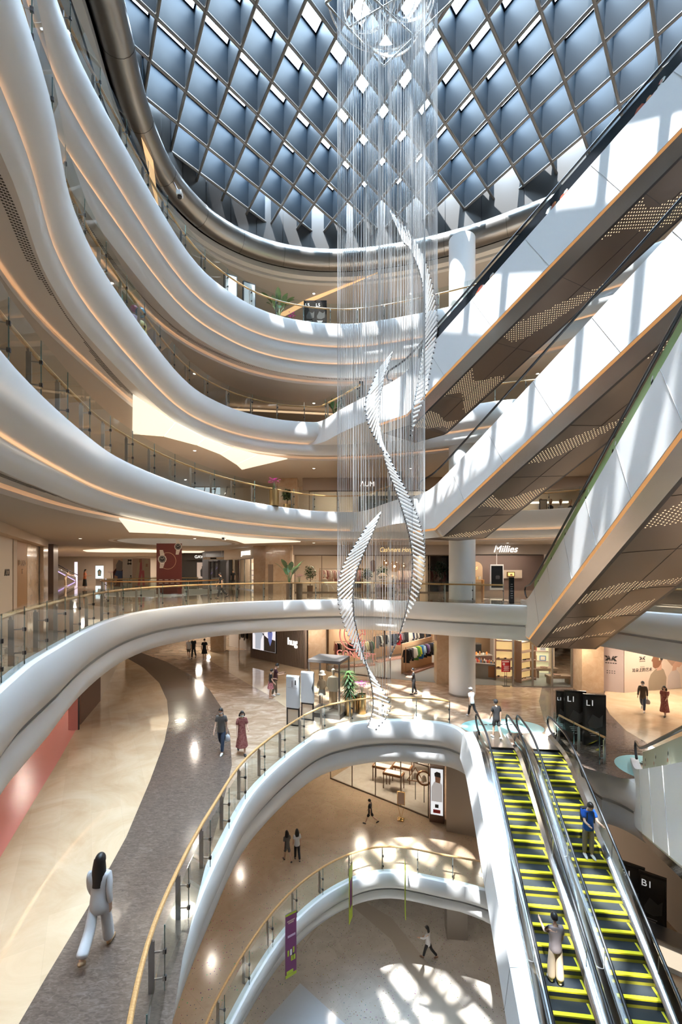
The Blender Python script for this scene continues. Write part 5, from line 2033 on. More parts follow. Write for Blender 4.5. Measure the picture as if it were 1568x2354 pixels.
# clothes shop
SHOPCON = mat('shop_concrete', (0.20, 0.21, 0.205), 0.25)
mb = MB()
mb.prism([(-1.0, 31.3), (0.15, 30.3), (6.1, 28.2), (8.2, 27.7), (15.0, 27.1), (15.0, 42), (-1.0, 42)], L1 + 0.001, L1 + 0.008, SHOPCON)
struct('floor', mb)
WOODW = mat('pale_wood_wall', (0.50, 0.33, 0.20), 0.5)
wall('wall_clothes_shop', (-1.0, 33.2), (8.2, 40.2), L1, Z1, 0.2, WOODW)
wall('wall_clothes_shop', (8.1, 28.0), (8.1, 40.2), L1, Z1, 0.15, WOODW)
t = front('glass front of the clothes shop with the coral ring logo', [(-1.05, 31.5), (2.9, 29.2)], L1, Z1 - 0.2, 2)
front('open glass side of the clothes shop right of the coral logo', [(2.95, 29.2), (3.3, 29.08)], L1, Z1 - 0.2, 1)
g0 = Vector((0.95, 30.26))
ga = math.atan2(-2.3, 3.95)
t = thing('neon_sign', 'coral ring logo and lettering on the clothes shop glass', 'sign', (g0.x, g0.y, 0), ga)
mb = MB()


def arc(mb, cx, cz, r, a0, a1, m, w=0.045, n=30):
    mb.tube([(cx + r * math.cos(a0 + (a1 - a0) * k / n), -0.06, cz + r * math.sin(a0 + (a1 - a0) * k / n)) for k in range(n + 1)], w, m, 6)


arc(mb, -0.15, -2.75, 1.02, 0.12, 2 * PI - 0.25, NEON)
arc(mb, 0.0, -2.70, 0.80, 0.55, 2 * PI - 0.45, NEON)
arc(mb, 0.12, -2.62, 0.52, 0.30, 2 * PI - 0.5, NEON)
mb.tube([(0.86, -0.06, -2.63), (0.60, -0.06, -2.58), (0.2, -0.06, -3.0)], 0.045, NEON, 6)
mb.build('ring_logo', t)
text('lettering', 'CONCEPT', (0.1, -0.06, -4.12), 0.66, NEON, depth=0.03, parent=t)
for x, y in ((0.8, 33), (3.2, 33.2), (5.5, 31.5), (5.5, 35.2), (7.2, 36.8)):
    spot(x, y, Z1 - 0.1, 170, (1.0, 0.9, 0.78))

# coffee and shoe shop right of the column
wall('wall_coffee_shop', (8.2, 37.5), (16, 37.5), L1, Z1, 0.2, WOODW)
wall('wall_coffee_shop', (13.2, 31.5), (15.2, 31.0), L1, Z1, 0.2, SHOPW)
block('wall_coffee_shop', (12.6, 35.2, (L1 + Z1) / 2), (0.8, 0.8, Z1 - L1), GREYWALL)
front('grey glass front of the coffee and shoe shop', [(10.78, 27.25), (14.3, 26.95)], L1, Z1 - 0.1, 3, frame=STEEL, th=0.1)
block('wall_pillar', (15.0, 26.4, (L1 + Z1) / 2), (1.3, 1.0, Z1 - L1), TAN)
for x, y in ((9.5, 30), (9.8, 33.5), (12.4, 30.2), (13.8, 28.6)):
    spot(x, y, Z1 - 0.1, 150, (1.0, 0.88, 0.72))


def counter(label, c, s, rz, m1, m2, cat='counter', extra=None):
    t = thing('counter', label, cat, (c[0], c[1], L1 + 0.008), rz)
    mb = MB()
    mb.box((0, 0, s[2] / 2), (s[0], s[1], s[2]), m1)
    mb.build('body', t)
    mb = MB()
    mb.box((0, 0, s[2] + 0.02), (s[0] + 0.06, s[1] + 0.06, 0.04), m2)
    mb.build('worktop', t)
    mb = MB()
    mb.box((s[0] / 2 - 0.25, -s[1] / 2 - 0.01, s[2] * 0.5), (0.4, 0.02, s[2] * 0.8), extra or m1)
    mb.build('front_panel', t)
    return t


counter('low grey and walnut display counter heaped with goods, near the red notice', (9.75, 29.7), (1.5, 0.9, 0.95), -0.35, mat('counter_grey', (0.22, 0.215, 0.20), 0.4), mat('counter_top', (0.25, 0.24, 0.22), 0.3), extra=mat('walnut', (0.26, 0.11, 0.045), 0.4))
counter('dark plum coffee counter with a stone top behind the display counter', (9.75, 31.9), (2.4, 0.8, 1.05), 0.1, mat('counter_plum', (0.05, 0.02, 0.02), 0.4), mat('counter_top', (0.25, 0.24, 0.22), 0.3))
counter('long dark back bar of the coffee shop under the wooden wall', (10.1, 36.6), (3.2, 0.7, 1.05), 0.0, BLK_P, mat('counter_top', (0.25, 0.24, 0.22), 0.3))
GOODS = [mat('goods_%d' % i, c, 0.5) for i, c in enumerate([(0.03, 0.03, 0.03), (0.6, 0.58, 0.55), (0.5, 0.06, 0.05), (0.75, 0.25, 0.05), (0.1, 0.2, 0.35), (0.35, 0.2, 0.1)])]
rnd = random.Random(11)
Rc = Matrix.Rotation(-0.35, 3, 'Z')
for i in range(26):
    w = Rc @ Vector((-0.62 + 0.11 * (i % 13), -0.2 + 0.38 * (i // 13), 0))
    h = rnd.uniform(0.12, 0.26)
    mb = MB()
    mb.lathe([(0.05, 0), (0.055, h * 0.6), (0.03, h * 0.8), (0.025, h), (0.001, h)], GOODS[i % 6], n=8)
    o = mb.build('bottle')
    o.location = (9.75 + w.x, 29.7 + w.y, L1 + 0.008 + 0.995)
    tag(o, 'small bottle or jar crowded on the low grey display counter', 'bottle', 'goods on the display counter')
for i in range(8):
    mb = MB()
    h = 0.16 + 0.05 * (i % 3)
    mb.lathe([(0.06, 0), (0.07, h * 0.7), (0.03, h)], GOODS[(i * 2 + 1) % 6], n=8)
    o = mb.build('cup')
    o.location = (8.9 + 0.25 * i, 31.8, L1 + 1.1)
    tag(o, 'cup or jar standing on the dark plum coffee counter', 'cup', 'cups on the coffee counter')
mb = MB()
mb.box((0, 0, 0.3), (0.9, 0.45, 0.6), STEEL)
mb.box((0, -0.25, 0.35), (0.5, 0.1, 0.2), BLK_P)
o = mb.build('coffee_machine')
o.location = (10.2, 36.6, L1 + 1.1)
tag(o, 'steel coffee machine on the back bar', 'coffee machine')

LITSH = mat('amber_shelf_back', (0.85, 0.6, 0.25), 0.5, emit=0.55, ecol=(1.0, 0.72, 0.32))


def shelf_unit(label, c, rz, w, fill):
    t = thing('display_shelf', label, 'shelf', (c[0], c[1], L1 + 0.008), rz)
    mb = MB()
    mb.box((0, 0.22, 1.35), (w, 0.04, 2.6), LITSH)
    mb.build('back_panel', t)
    mb = MB()
    for s in (-1, 1):
        mb.box((s * w / 2, 0, 1.35), (0.05, 0.45, 2.7), mat('shelf_wood', (0.30, 0.18, 0.12), 0.5))
    mb.build('side_panel', t)
    for h in (0.15, 0.75, 1.35, 1.95, 2.6):
        mb = MB()
        mb.box((0, 0, h), (w, 0.46, 0.06), mat('shelf_board', (0.42, 0.30, 0.24), 0.5))
        mb.build('shelf', t)
    R3 = Matrix.Rotation(rz, 3, 'Z')
    for j, h in enumerate((0.18, 0.78, 1.38)):
        for i in range(fill):
            v = R3 @ Vector((-w / 2 + 0.18 + (w - 0.36) * i / (fill - 1), -0.02, 0))
            put_shoe(c[0] + v.x, c[1] + v.y, L1 + 0.008 + h, rz + 0.5, i + j, 'sneaker on the ' + label.split(' beside')[0][:60], 'shoes on the ' + label[:40])
    return t


shelf_unit('amber-lit shoe shelf facing right beside the grey post', (12.15, 28.6), 0.55, 1.5, 4)
shelf_unit('amber-lit shelf of cups and boxes left of the grey post', (10.9, 28.9), -0.25, 1.2, 3)
t = thing('wall_display', 'pale green lit wall with three rows of small pictures', 'display', (13.7, 31.0, L1), -0.25)
mb = MB()
mb.box((0, 0, 1.5), (2.0, 0.1, 3.0), mat('lit_green', (0.65, 0.66, 0.45), 0.5, emit=0.35, ecol=(0.85, 0.85, 0.55)))
mb.build('panel', t)
for h in (0.85, 1.55, 2.25):
    mb = MB()
    mb.box((0, -0.12, h), (1.9, 0.2, 0.04), mat('shelf_board', (0.42, 0.30, 0.24), 0.5))
    mb.build('ledge', t)
for i in range(9):
    mb = MB()
    mb.box((0, 0, 0.19), (0.42, 0.04, 0.36), GOODS[(i * 5) % 6])
    mb.box((0, -0.022, 0.19), (0.3, 0.006, 0.25), GRY_P if i % 2 else CRM_P)
    o = mb.build('picture')
    v = Matrix.Rotation(-0.25, 3, 'Z') @ Vector((-0.6 + 0.6 * (i % 3), -0.14, 0))
    o.location = (13.7 + v.x, 31.0 + v.y, L1 + 0.87 + 0.70 * (i // 3))
    o.rotation_euler = (0, 0, -0.25)
    tag(o, 'small picture on a ledge of the pale green lit wall', 'picture', 'pictures on the lit wall')
for k, (x, y, s) in enumerate(((14.0, 28.0, 1.0), (13.9, 29.6, 1.25))):
    t = thing('bench_table', ('low' if k == 0 else 'higher') + ' grey-brown wooden table with a round tray behind the glass', 'table', (x, y, L1 + 0.008))
    bm_ = mat('bench_wood', (0.20, 0.145, 0.10), 0.5)
    mb = MB()
    mb.box((0, 0, 0.45 * s), (1.5, 0.6, 0.16), bm_)
    mb.build('tabletop', t)
    for q in (-0.6, 0.6):
        mb = MB()
        mb.box((q, 0, 0.19 * s), (0.14, 0.5, 0.38 * s), bm_)
        mb.build('leg', t)
    mb = MB()
    mb.lathe([(0.001, 0), (0.22, 0), (0.25, 0.04), (0.22, 0.03), (0.001, 0.02)], BRN_P, n=18)
    o = mb.build('tray')
    o.location = (x - 0.1, y, L1 + 0.008 + 0.45 * s + 0.082)
    tag(o, 'round dark tray on the ' + ('low' if k == 0 else 'higher') + ' wooden table behind the glass', 'tray')
# red notice on a stand
t = thing('notice_stand', 'red notice board on a thin stand outside the coffee shop', 'sign', at(1163, 1577, L1) + (L1,))
mb = MB()
mb.box((0, 0, 1.25), (0.56, 0.03, 0.72), mat('notice_red', (0.42, 0.015, 0.02), 0.5))
mb.build('board', t)
mb = MB()
mb.box((-0.02, -0.018, 1.53), (0.44, 0.004, 0.05), WHT_P)
disc(mb, (-0.13, 1.38), 0.03, 0.07, WHT_P, -0.018, 16)
for k in range(5):
    mb.box((0.03, -0.018, 1.25 - 0.065 * k), (0.36 - 0.08 * (k % 2), 0.004, 0.02), WHT_P)
mb.build('print', t)
mb = MB()
for x in (-0.06, 0.06):
    mb.tube([(x, 0.02, 0.02), (x, 0.02, 1.2)], 0.012, DARKM, 6)
mb.box((0, 0, 0.012), (0.42, 0.3, 0.024), DARKM)
mb.build('stand', t)
# hoarding at the right
HOARD = mat('hoarding_mauve', (0.52, 0.43, 0.42), 0.5)
HOARD2 = mat('hoarding_cream', (0.66, 0.53, 0.44), 0.5)
h0, h1, h2 = Vector((15.75, 26.4)), Vector((16.85, 25.95)), Vector((22.6, 27.3))
wall('wall_hoarding', h0, h1, L1, Z1, 0.12, HOARD)
wall('wall_hoarding', h1, h2, L1, Z1, 0.12, HOARD2)
a1 = math.atan2((h1 - h0).y, (h1 - h0).x)
a2 = math.atan2((h2 - h1).y, (h2 - h1).x)
INK = mat('ink_black', (0.012, 0.012, 0.013), 0.5)


def wing_logo(label, c, rz, s):
    t = thing('printed_logo', label, 'sign', c, rz)
    mb = MB()
    for sg in (-1, 1):
        for poly in ([(0.05, -0.3), (0.12, -0.3), (0.30, 0.3), (0.20, 0.3), (0.05, -0.1)], [(0.16, -0.05), (0.36, -0.3), (0.62, -0.3), (0.40, 0.0), (0.28, 0.08)], [(0.30, 0.12), (0.42, 0.05), (0.72, 0.3), (0.42, 0.3)]):
            pts = [(sg * x * s, -0.01, z * s) for x, z in poly]
            mb.face(pts if sg > 0 else pts[::-1], INK)
    mb.build('winged_mark', t)
    mb = MB()
    for k in range(5):
        mb.box((-0.5 * s + 0.25 * s * k, -0.01, -0.55 * s), (0.18 * s, 0.004, 0.10 * s), INK)
    mb.build('small_lettering', t)
    mb = MB()
    for k in range(4):
        for j in range(2):
            mb.box((-0.38 * s + 0.25 * s * k, -0.01, -1.5 * s - 0.25 * s * j), (0.14 * s, 0.004, 0.08 * s), INK)
    mb.build('fine_print', t)


p = h0.lerp(h1, 0.45)
nf = Vector((math.sin(a1), -math.cos(a1))) * 0.07
wing_logo('black winged logo on the mauve part of the hoarding', (p.x + nf.x, p.y + nf.y, L1 + 2.0), a1, 0.5)
p = h1.lerp(h2, 0.22)
nf = Vector((math.sin(a2), -math.cos(a2))) * 0.07
wing_logo('black winged logo on the cream part of the hoarding', (p.x + nf.x, p.y + nf.y, L1 + 2.0), a2, 0.34)
text('hoarding_lettering', '耳朵上的艺术', (p.x + nf.x, p.y + nf.y, L1 + 1.28), 0.25, INK, rz=a2, depth=0.004, label='line of six black Chinese characters on the cream hoarding', cat='sign')
t = thing('printed_portrait', 'large printed portraits of two people with earphones on the hoarding', 'poster', (h1.lerp(h2, 0.43).x + nf.x, h1.lerp(h2, 0.43).y + nf.y, L1 + 0.03), a2)
t.scale = (0.82, 1, 0.80)
mb = MB()


def blobp(pts, m, k):
    mb.face([(x, -0.004 - 0.001 * k, z) for x, z in pts], m)


blobp([(-0.95, 0.0), (0.65, 0.0), (0.7, 0.9), (0.45, 1.5), (0.05, 1.75), (-0.35, 1.55), (-0.75, 1.2), (-0.95, 0.7)], mat('print_jacket', (0.30, 0.24, 0.18), 0.6), 0)
blobp([(-0.2, 1.45), (0.25, 1.5), (0.25, 2.0), (-0.15, 2.0)], SKN_P, 1)
blobp([(-0.55, 1.75), (-0.35, 1.62), (-0.05, 1.7), (0.15, 1.9), (0.3, 2.2), (0.3, 2.75), (-0.5, 2.8), (-0.56, 2.45), (-0.70, 2.22), (-0.58, 2.15)], mat('print_brown_skin', (0.20, 0.095, 0.055), 0.6), 2)
blobp([(-0.75, 2.9), (-0.45, 2.75), (0.0, 2.72), (0.05, 2.35), (0.3, 2.2), (0.5, 2.5), (0.55, 2.95), (-0.2, 3.05)], BLK_P, 3)
blobp([(0.0, 2.22), (0.10, 2.22), (0.10, 2.42), (0.0, 2.42)], CRM_P, 4)
blobp([(0.75, 0.0), (2.05, 0.0), (1.95, 1.1), (1.6, 1.5), (1.2, 1.4), (0.85, 1.0)], mat('print_top', (0.55, 0.46, 0.42), 0.6), 5)
blobp([(1.2, 1.35), (1.6, 1.4), (1.7, 1.8), (1.3, 1.8)], SKN_P, 6)
blobp([(1.2, 1.75), (1.9, 1.6), (2.2, 1.9), (2.2, 2.5), (1.4, 2.5)], SKN_P, 7)
blobp([(0.75, 2.2), (1.2, 1.75), (1.5, 2.05), (2.1, 2.35), (2.2, 2.7), (1.5, 2.85), (0.95, 2.7)], mat('print_blond', (0.42, 0.27, 0.20), 0.6), 8)
mb.build('print', t)
for x, y in ((17.5, 24), (20, 24), (14, 25)):
    spot(x, y, Z1 - 0.08, 200, (1.0, 0.82, 0.62))
# first floor, left wall
wall('wall_left_first', (-15.8, 8), (-15.8, 20.5), L1, Z1, 0.3, CREAMWALL)
wall('wall_left_first', (-12.5, 20.6), (-13.6, 24.3), L1, Z1, 0.3, BRN_P)
wall('wall_left_first', (-13.6, 24.3), (-20, 40), L1, Z1, 0.3, CREAMWALL)
wall('wall_first_back', (-30, 58), (-8, 58), L1, Z1, 0.3, CREAMWALL)
wall('wall_first_back', (-9.6, 41.5), (-9.6, 58), L1, Z1, 0.3, CREAMWALL)
for x, y in ((-15, 46), (-13, 40), (-16, 53)):
    spot(x, y, Z1 - 0.08, 350, (1.0, 0.9, 0.76))
mb = MB()
mb.box((0, 0, 0.8), (0.45, 0.06, 1.6), mat('pink_glass', (0.50, 0.22, 0.21), 0.3))
mb.box((0.24, 0, 0.8), (0.03, 0.08, 1.6), DARKM)
o = mb.build('glass_screen')
o.location = (-12.3, 20.0, L1)
tag(o, 'pink glass screen at the edge of the pink floor', 'screen')

# ================================================================== CLOTHES ON RAILS
def garment_mesh(long_=False, trousers=False):
    mb = MB()
    m = GOODS[0]
    if trousers:
        pts = [(-0.17, 0), (0.17, 0), (0.19, -0.9), (0.03, -0.9), (0, -0.35), (-0.03, -0.9), (-0.19, -0.9)]
    else:
        b = -0.95 if long_ else -0.72
        pts = [(-0.07, 0.0), (0.07, 0.0), (0.22, -0.07), (0.30, -0.55), (0.23, -0.58), (0.19, -0.25), (0.22, b), (-0.22, b), (-0.19, -0.25), (-0.23, -0.58), (-0.30, -0.55), (-0.22, -0.07)]
    n = len(pts)
    vs = [(x, -0.035 - 0.012 * math.cos(x * 14), z) for x, z in pts] + [(x, 0.035 + 0.012 * math.cos(x * 14), z) for x, z in pts]
    tri = tessellate_polygon([[Vector((x, z, 0)) for x, z in pts]])
    mb.raw(vs, [tuple(t) for t in tri] + [tuple(i + n for i in reversed(t)) for t in tri] + [(i, (i + 1) % n, n + (i + 1) % n, n + i) for i in range(n)], m)
    return mb.mesh('garment')


G_SHIRT, G_LONG, G_TROUS = garment_mesh(), garment_mesh(True), garment_mesh(False, True)
hk = MB()
hk.tube([(0.0, 0, 0.0), (0.0, 0, 0.05), (0.02, 0, 0.08), (0.0, 0, 0.10)], 0.006, STEEL, 5)
hk.bar((-0.19, 0, -0.055), (0.19, 0, -0.055), 0.012, 0.012, STEEL)
HOOK = hk.mesh('hanger')
CLOTHC = {}


def cm(c):
    if c not in CLOTHC:
        CLOTHC[c] = mat('garment_cloth_%d' % len(CLOTHC), c, 0.85)
    return CLOTHC[c]


def rail(label, p, q, z, h, colours, glabel, ggroup, plat=True, back=None, turn=0.0, mode='mixed'):
    """free-standing rail from p to q, garments across it, each a thing of its own"""
    p, q = Vector(p), Vector(q)
    d = q - p
    L = d.length
    a = math.atan2(d.y, d.x)
    t = thing('clothes_rail', label, 'clothes rail', (p.x, p.y, z), a)
    mb = MB()
    mb.tube([(0, 0, h), (L, 0, h)], 0.016, DARKM, 6)
    mb.build('rail', t)
    for x in (0.02, L - 0.02):
        mb = MB()
        mb.bar((x, 0, 0), (x, 0, h + 0.06), 0.05, 0.05, mat('rail_wood', (0.45, 0.24, 0.13), 0.5))
        mb.build('upright', t)
    if plat:
        mb = MB()
        mb.box((L / 2, -0.1, 0.06), (L, 0.55, 0.12), mat('plinth_rose', (0.50, 0.30, 0.24), 0.5))
        for k in range(int(L / 0.16)):
            mb.box((0.08 + 0.16 * k, -0.1, 0.124), (0.05, 0.5, 0.012), BRN_P)
        mb.build('plinth', t)
    if back:
        mb = MB()
        mb.box((L / 2, 0.34, back / 2), (L, 0.05, back), WOODW)
        mb.build('back_panel', t)
    n = len(colours)
    for i, c in enumerate(colours):
        u = (i + 0.6) / (n + 0.2)
        w = p + d * u
        me = (G_TROUS if i % 7 == 3 and mode == 'mixed' else (G_LONG if i % 3 == 0 else G_SHIRT))
        o = link('garment', me)
        o.location = (w.x, w.y, z + h - 0.115)
        o.rotation_euler = (0, 0, a + PI / 2 + turn + 0.12 * math.sin(i * 2.3))
        o.material_slots[0].link = 'OBJECT'
        o.material_slots[0].material = cm(c)
        tag(o, glabel, 'garment', ggroup)
        link('hanger', HOOK, o)
    return t


K, Wc, Gc, Nv = (0.012, 0.012, 0.014), (0.60, 0.57, 0.50), (0.10, 0.10, 0.10), (0.02, 0.03, 0.07)
zf = L1 + 0.008
rail('clothes rail along the wooden back wall of the clothes shop', (2.7, 34.3), (7.8, 38.2), zf, 2.15,
     [Gc, K, Wc, Gc, K, K, Wc, K, K, Nv, K, K, (0.45, 0.02, 0.03), (0.35, 0.22, 0.28), Gc, K, K, K, Wc, Wc, Nv, Wc, Gc, Wc, K, K, K, (0.2, 0.12, 0.06), K, K, K, K], 'jacket or shirt hanging along the wooden back wall rail', 'garments on the back wall rail', True, None, 0.35)
rail('free-standing clothes rail with a wooden back panel and a green and yellow shirt on it', (4.5, 30.3), (7.3, 33.6), zf, 1.85,
     [K, K, Gc, K, Wc, Wc, (0.06, 0.20, 0.05), (0.12, 0.30, 0.03), (0.55, 0.55, 0.03), (0.01, 0.08, 0.25), (0.02, 0.15, 0.3), (0.3, 0.4, 0.5), K, (0.10, 0.03, 0.16), (0.25, 0.2, 0.28), K, K, Nv, Wc, Gc, Wc], 'shirt hanging on the panelled rail in the clothes shop', 'garments on the panelled rail', True, 2.1, 0.35)
rail('clothes rail behind the coral ring logo', (-0.5, 32.4), (2.5, 33.4), zf, 1.9,
     [(0.25, 0.08, 0.08), K, (0.45, 0.30, 0.2), Wc, (0.3, 0.2, 0.15), K, K, (0.4, 0.25, 0.25), Wc, Gc, (0.5, 0.42, 0.5), (0.5, 0.42, 0.5), (0.6, 0.55, 0.3), (0.65, 0.55, 0.25), Gc, (0.08, 0.18, 0.09)], 'garment hanging on the rail behind the coral ring logo', 'garments behind the coral logo', True, None, 0.2)
rail('clothes rail in the grey niche left of the slatted wall', (-9.3, 39.6), (-7.6, 37.6), L1, 2.0,
     [(0.5, 0.42, 0.34), Gc, (0.10, 0.09, 0.08), Gc, (0.35, 0.28, 0.2), K, (0.45, 0.38, 0.3), Gc, K], 'jacket hanging in the grey niche left of the slatted wall', 'jackets in the grey niche', False, None, 0.9)
PINKS = [(0.65, 0.50, 0.42), (0.60, 0.35, 0.32), (0.70, 0.60, 0.50), (0.45, 0.20, 0.18), (0.62, 0.45, 0.40), (0.72, 0.66, 0.58)]
rail('clothes rail of pink and cream dresses in the left window of the boutique', (-1.8, 36.6), (1.8, 36.9), 0.0, 1.85, [PINKS[i % 6] for i in range(24)], 'pink or cream dress hanging in the left window of the boutique', 'dresses in the left boutique window', False, None, 0.9, 'dress')
rail('clothes rail of cream dresses right of the round glass lamps in the boutique', (5.0, 38.0), (6.3, 37.6), 0.0, 1.8, [PINKS[(i * 2) % 6] for i in range(9)], 'cream dress hanging right of the round glass lamps', 'cream dresses in the boutique', False, None, 0.9, 'dress')
rail('clothes rail of pale dresses beside the arched niche', (6.9, 36.6), (8.6, 36.2), 0.0, 1.8, [PINKS[(i * 5) % 6] for i in range(10)], 'pale dress hanging beside the arched niche', 'dresses beside the arched niche', False, None, 0.9, 'dress')


# ================================================================== PLANTS
LEAF = mat('leaf_green', (0.035, 0.085, 0.025), 0.45, noise=((0.07, 0.15, 0.04), 5, 2, (1, 1, 1)))
LEAFD = mat('leaf_dark', (0.018, 0.05, 0.022), 0.4)
ORCHID = mat('orchid_magenta', (0.55, 0.06, 0.38), 0.5)
STEM = mat('stem_brown', (0.14, 0.09, 0.05), 0.7)
STEMG = mat('stem_green', (0.08, 0.14, 0.05), 0.6)
GOLD = mat('gold_pot', (0.60, 0.42, 0.20), 0.28, 1.0)
BRONZE = mat('fluted_bronze', (0.23, 0.15, 0.10), 0.35, 0.6)
SOIL = mat('potting_soil', (0.03, 0.022, 0.015), 0.9)


def blade(mb, p, d, L, w, m, droop=0.5, n=5):
    """one pointed leaf from p along d"""
    d = Vector(d).normalized()
    s = d.cross(Vector((0, 0, 1)))
    if s.length < 0.05:
        s = Vector((1, 0, 0))
    s.normalize()
    pts = []
    c = Vector(p)
    dd = d.copy()
    for i in range(n + 1):
        u = i / n
        ww = w * math.sin(PI * min(1, 0.12 + 0.88 * u)) ** 0.8 * (1.0 if u < 1 else 0)
        pts.append((c - s * ww / 2, c + Vector((0, 0, -0.10 * ww)), c + s * ww / 2))
        dd = (dd + Vector((0, 0, -droop / n))).normalized()
        c = c + dd * L / n
    vs = [v for q in pts for v in q]
    fs = []
    for i in range(n):
        a = i * 3
        fs += [(a, a + 1, a + 4, a + 3), (a + 1, a + 2, a + 5, a + 4)]
    mb.raw(vs, fs, m, True)


def pot(mb, r0, r1, h, m, flutes=0):
    n = 28
    if flutes:
        prof = [(r0, 0), (r1, h), (r1 * 0.9, h), (r1 * 0.88, h * 0.93)]
        vs, fs = [], []
        N = flutes * 2
        for r, z in prof:
            for k in range(N):
                a = 2 * PI * k / N
                q = r * (1.0 if k % 2 else 0.94)
                vs.append((q * math.cos(a), q * math.sin(a), z))
        for i in range(3):
            for k in range(N):
                l = (k + 1) % N
                fs.append((i * N + k, i * N + l, (i + 1) * N + l, (i + 1) * N + k))
        mb.raw(vs, fs, m)
    else:
        mb.lathe([(0.001, 0), (r0, 0), (r0 * 1.02, 0.02), (r1, h), (r1 * 0.9, h), (r1 * 0.88, h * 0.92)], m, n=n)
    return mb


def planter(label, loc, r, h, potm, kind, seed=1, sc=1.0, flutes=0, top=1.0, group=None):
    rd = random.Random(seed)
    t = thing({'orchid': 'potted_orchid', 'banana': 'potted_banana_plant', 'dracaena': 'potted_dracaena', 'agave': 'potted_succulent', 'ficus': 'potted_fig_tree'}[kind], label, 'plant', loc, 0, group)
    pt = pot(MB(), r * 0.92, r, h, potm, flutes).build('pot', t)
    mb = MB()
    mb.lathe([(0.001, h * 0.93), (r * 0.9, h * 0.93)], SOIL, n=16)
    mb.build('soil', pt)
    f, s = MB(), MB()
    z0 = h * 0.93
    if kind == 'banana':
        for i in range(9):
            a = i * 2.4 + rd.uniform(-0.3, 0.3)
            L = top * rd.uniform(0.55, 1.0)
            tip = Vector((math.cos(a) * 0.30 * L, math.sin(a) * 0.30 * L, z0 + 0.75 * L))
            s.tube([(0, 0, z0), (tip.x * 0.35, tip.y * 0.35, z0 + 0.4 * L), tip], [0.022, 0.016, 0.010], STEMG, 6)
            blade(f, tip, (math.cos(a) * 0.5, math.sin(a) * 0.5, 0.9), 0.62 * top * (0.6 + 0.4 * L / top), 0.24 * top, LEAF, 0.9)
    elif kind == 'orchid':
        for i in range(8):
            a = i * 0.8
            blade(f, (0, 0, z0), (math.cos(a), math.sin(a), 0.6), 0.30 * top, 0.10, LEAFD, 1.0)
        fl = MB()
        for i in range(5):
            a = i * 1.26 + 0.3
            tip = Vector((math.cos(a) * 0.28 * top, math.sin(a) * 0.28 * top, z0 + 0.52 * top))
            mid = Vector((math.cos(a) * 0.08 * top, math.sin(a) * 0.08 * top, z0 + 0.50 * top))
            s.tube([(0, 0, z0), mid, tip], 0.008, STEMG, 5)
            for k in range(6):
                c = mid.lerp(tip, k / 5) + Vector((rd.uniform(-.03, .03), rd.uniform(-.03, .03), rd.uniform(-0.10, 0.12)))
                for q in range(5):
                    b = q * 1.257 + rd.random()
                    blade(fl, c, (math.cos(b), math.sin(b), 0.25), 0.065 * top, 0.055 * top, ORCHID, 0.4, 3)
        fl.build('blossom', t)
    elif kind == 'dracaena':
        for k, (dx, hh) in enumerate(((-0.05, 1.0), (0.06, 0.72), (0.0, 0.45))):
            top_ = Vector((dx, dx * 0.5, z0 + hh * top))
            s.tube([(dx * 0.5, 0, z0), top_], 0.022, STEM, 6)
            for lay in range(5):
                for i in range(10):
                    a = i * 0.63 + lay * 0.4
                    blade(f, top_ - Vector((0, 0, 0.10 * lay)), (math.cos(a), math.sin(a), 0.9 - 0.25 * lay), 0.46 * top ** 0.5, 0.075, LEAF, 1.3)
    elif kind == 'agave':
        for i in range(16):
            a = i * 2.4
            blade(f, (0.05 * math.cos(a), 0.05 * math.sin(a), z0), (math.cos(a), math.sin(a), 1.4), rd.uniform(0.25, 0.42) * top, 0.06, LEAFD, 0.3)
        s.tube([(0, 0, z0 - 0.02), (0, 0, z0 + 0.06)], 0.03, STEMG, 6)
    else:
        s.tube([(0, 0, z0), (0.04, 0.02, z0 + 0.5 * top), (0.0, 0.05, z0 + top)], [0.035, 0.028, 0.015], STEM, 7)
        for i in range(int(420 * sc)):
            a, b, rr = rd.uniform(0, 2 * PI), rd.uniform(-0.9, 1), rd.random() ** 0.4
            q = math.sqrt(max(0, 1 - b * b)) * rr
            c = (math.cos(a) * q * 0.42 * top * 0.8, math.sin(a) * q * 0.42 * top * 0.8, z0 + top * (0.72 + 0.42 * b * rr))
            blade(f, c, (rd.uniform(-1, 1), rd.uniform(-1, 1), rd.uniform(-0.3, 0.6)), 0.19, 0.09, LEAF if i % 3 else LEAFD, 0.6, 3)
    s.build('stem', t)
    f.build('foliage', t)
    return t


def onfloor(px, py, z):
    return at(px, py, z) + (z,)


planter('tall banana-leaf plant in a fluted bronze pot before the marble pillar', onfloor(665, 1379, 0), 0.20, 1.0, BRONZE, 'banana', 2, flutes=18, top=1.35)
planter('magenta orchid in a fluted bronze pot beside the banana-leaf plant', onfloor(688, 1378, 0), 0.20, 1.0, BRONZE, 'orchid', 3, flutes=18, top=1.0)
planter('tall dracaena in a gold pot behind the first floor balustrade', onfloor(802, 1644, L1), 0.22, 0.95, GOLD, 'dracaena', 4, top=1.25)
planter('spiky succulents in the smallest gold pot, between dracaena and orchid', onfloor(816, 1636, L1), 0.17, 0.75, GOLD, 'agave', 5, top=1.0)
planter('magenta orchid in the right-hand gold pot behind the first floor balustrade', onfloor(832, 1640, L1), 0.22, 1.0, GOLD, 'orchid', 6, top=1.15)
planter('pink orchid in a gold pot on the third gallery', onfloor(630, 1163, L3 - 0.0)[:2] + (L3,), 0.30, 0.9, GOLD, 'orchid', 7, top=1.2)
planter('round-topped bush in a gold pot beside the orchid on the third gallery', (-3.8, 30.6, L3), 0.28, 0.9, GOLD, 'ficus', 8, top=1.0)
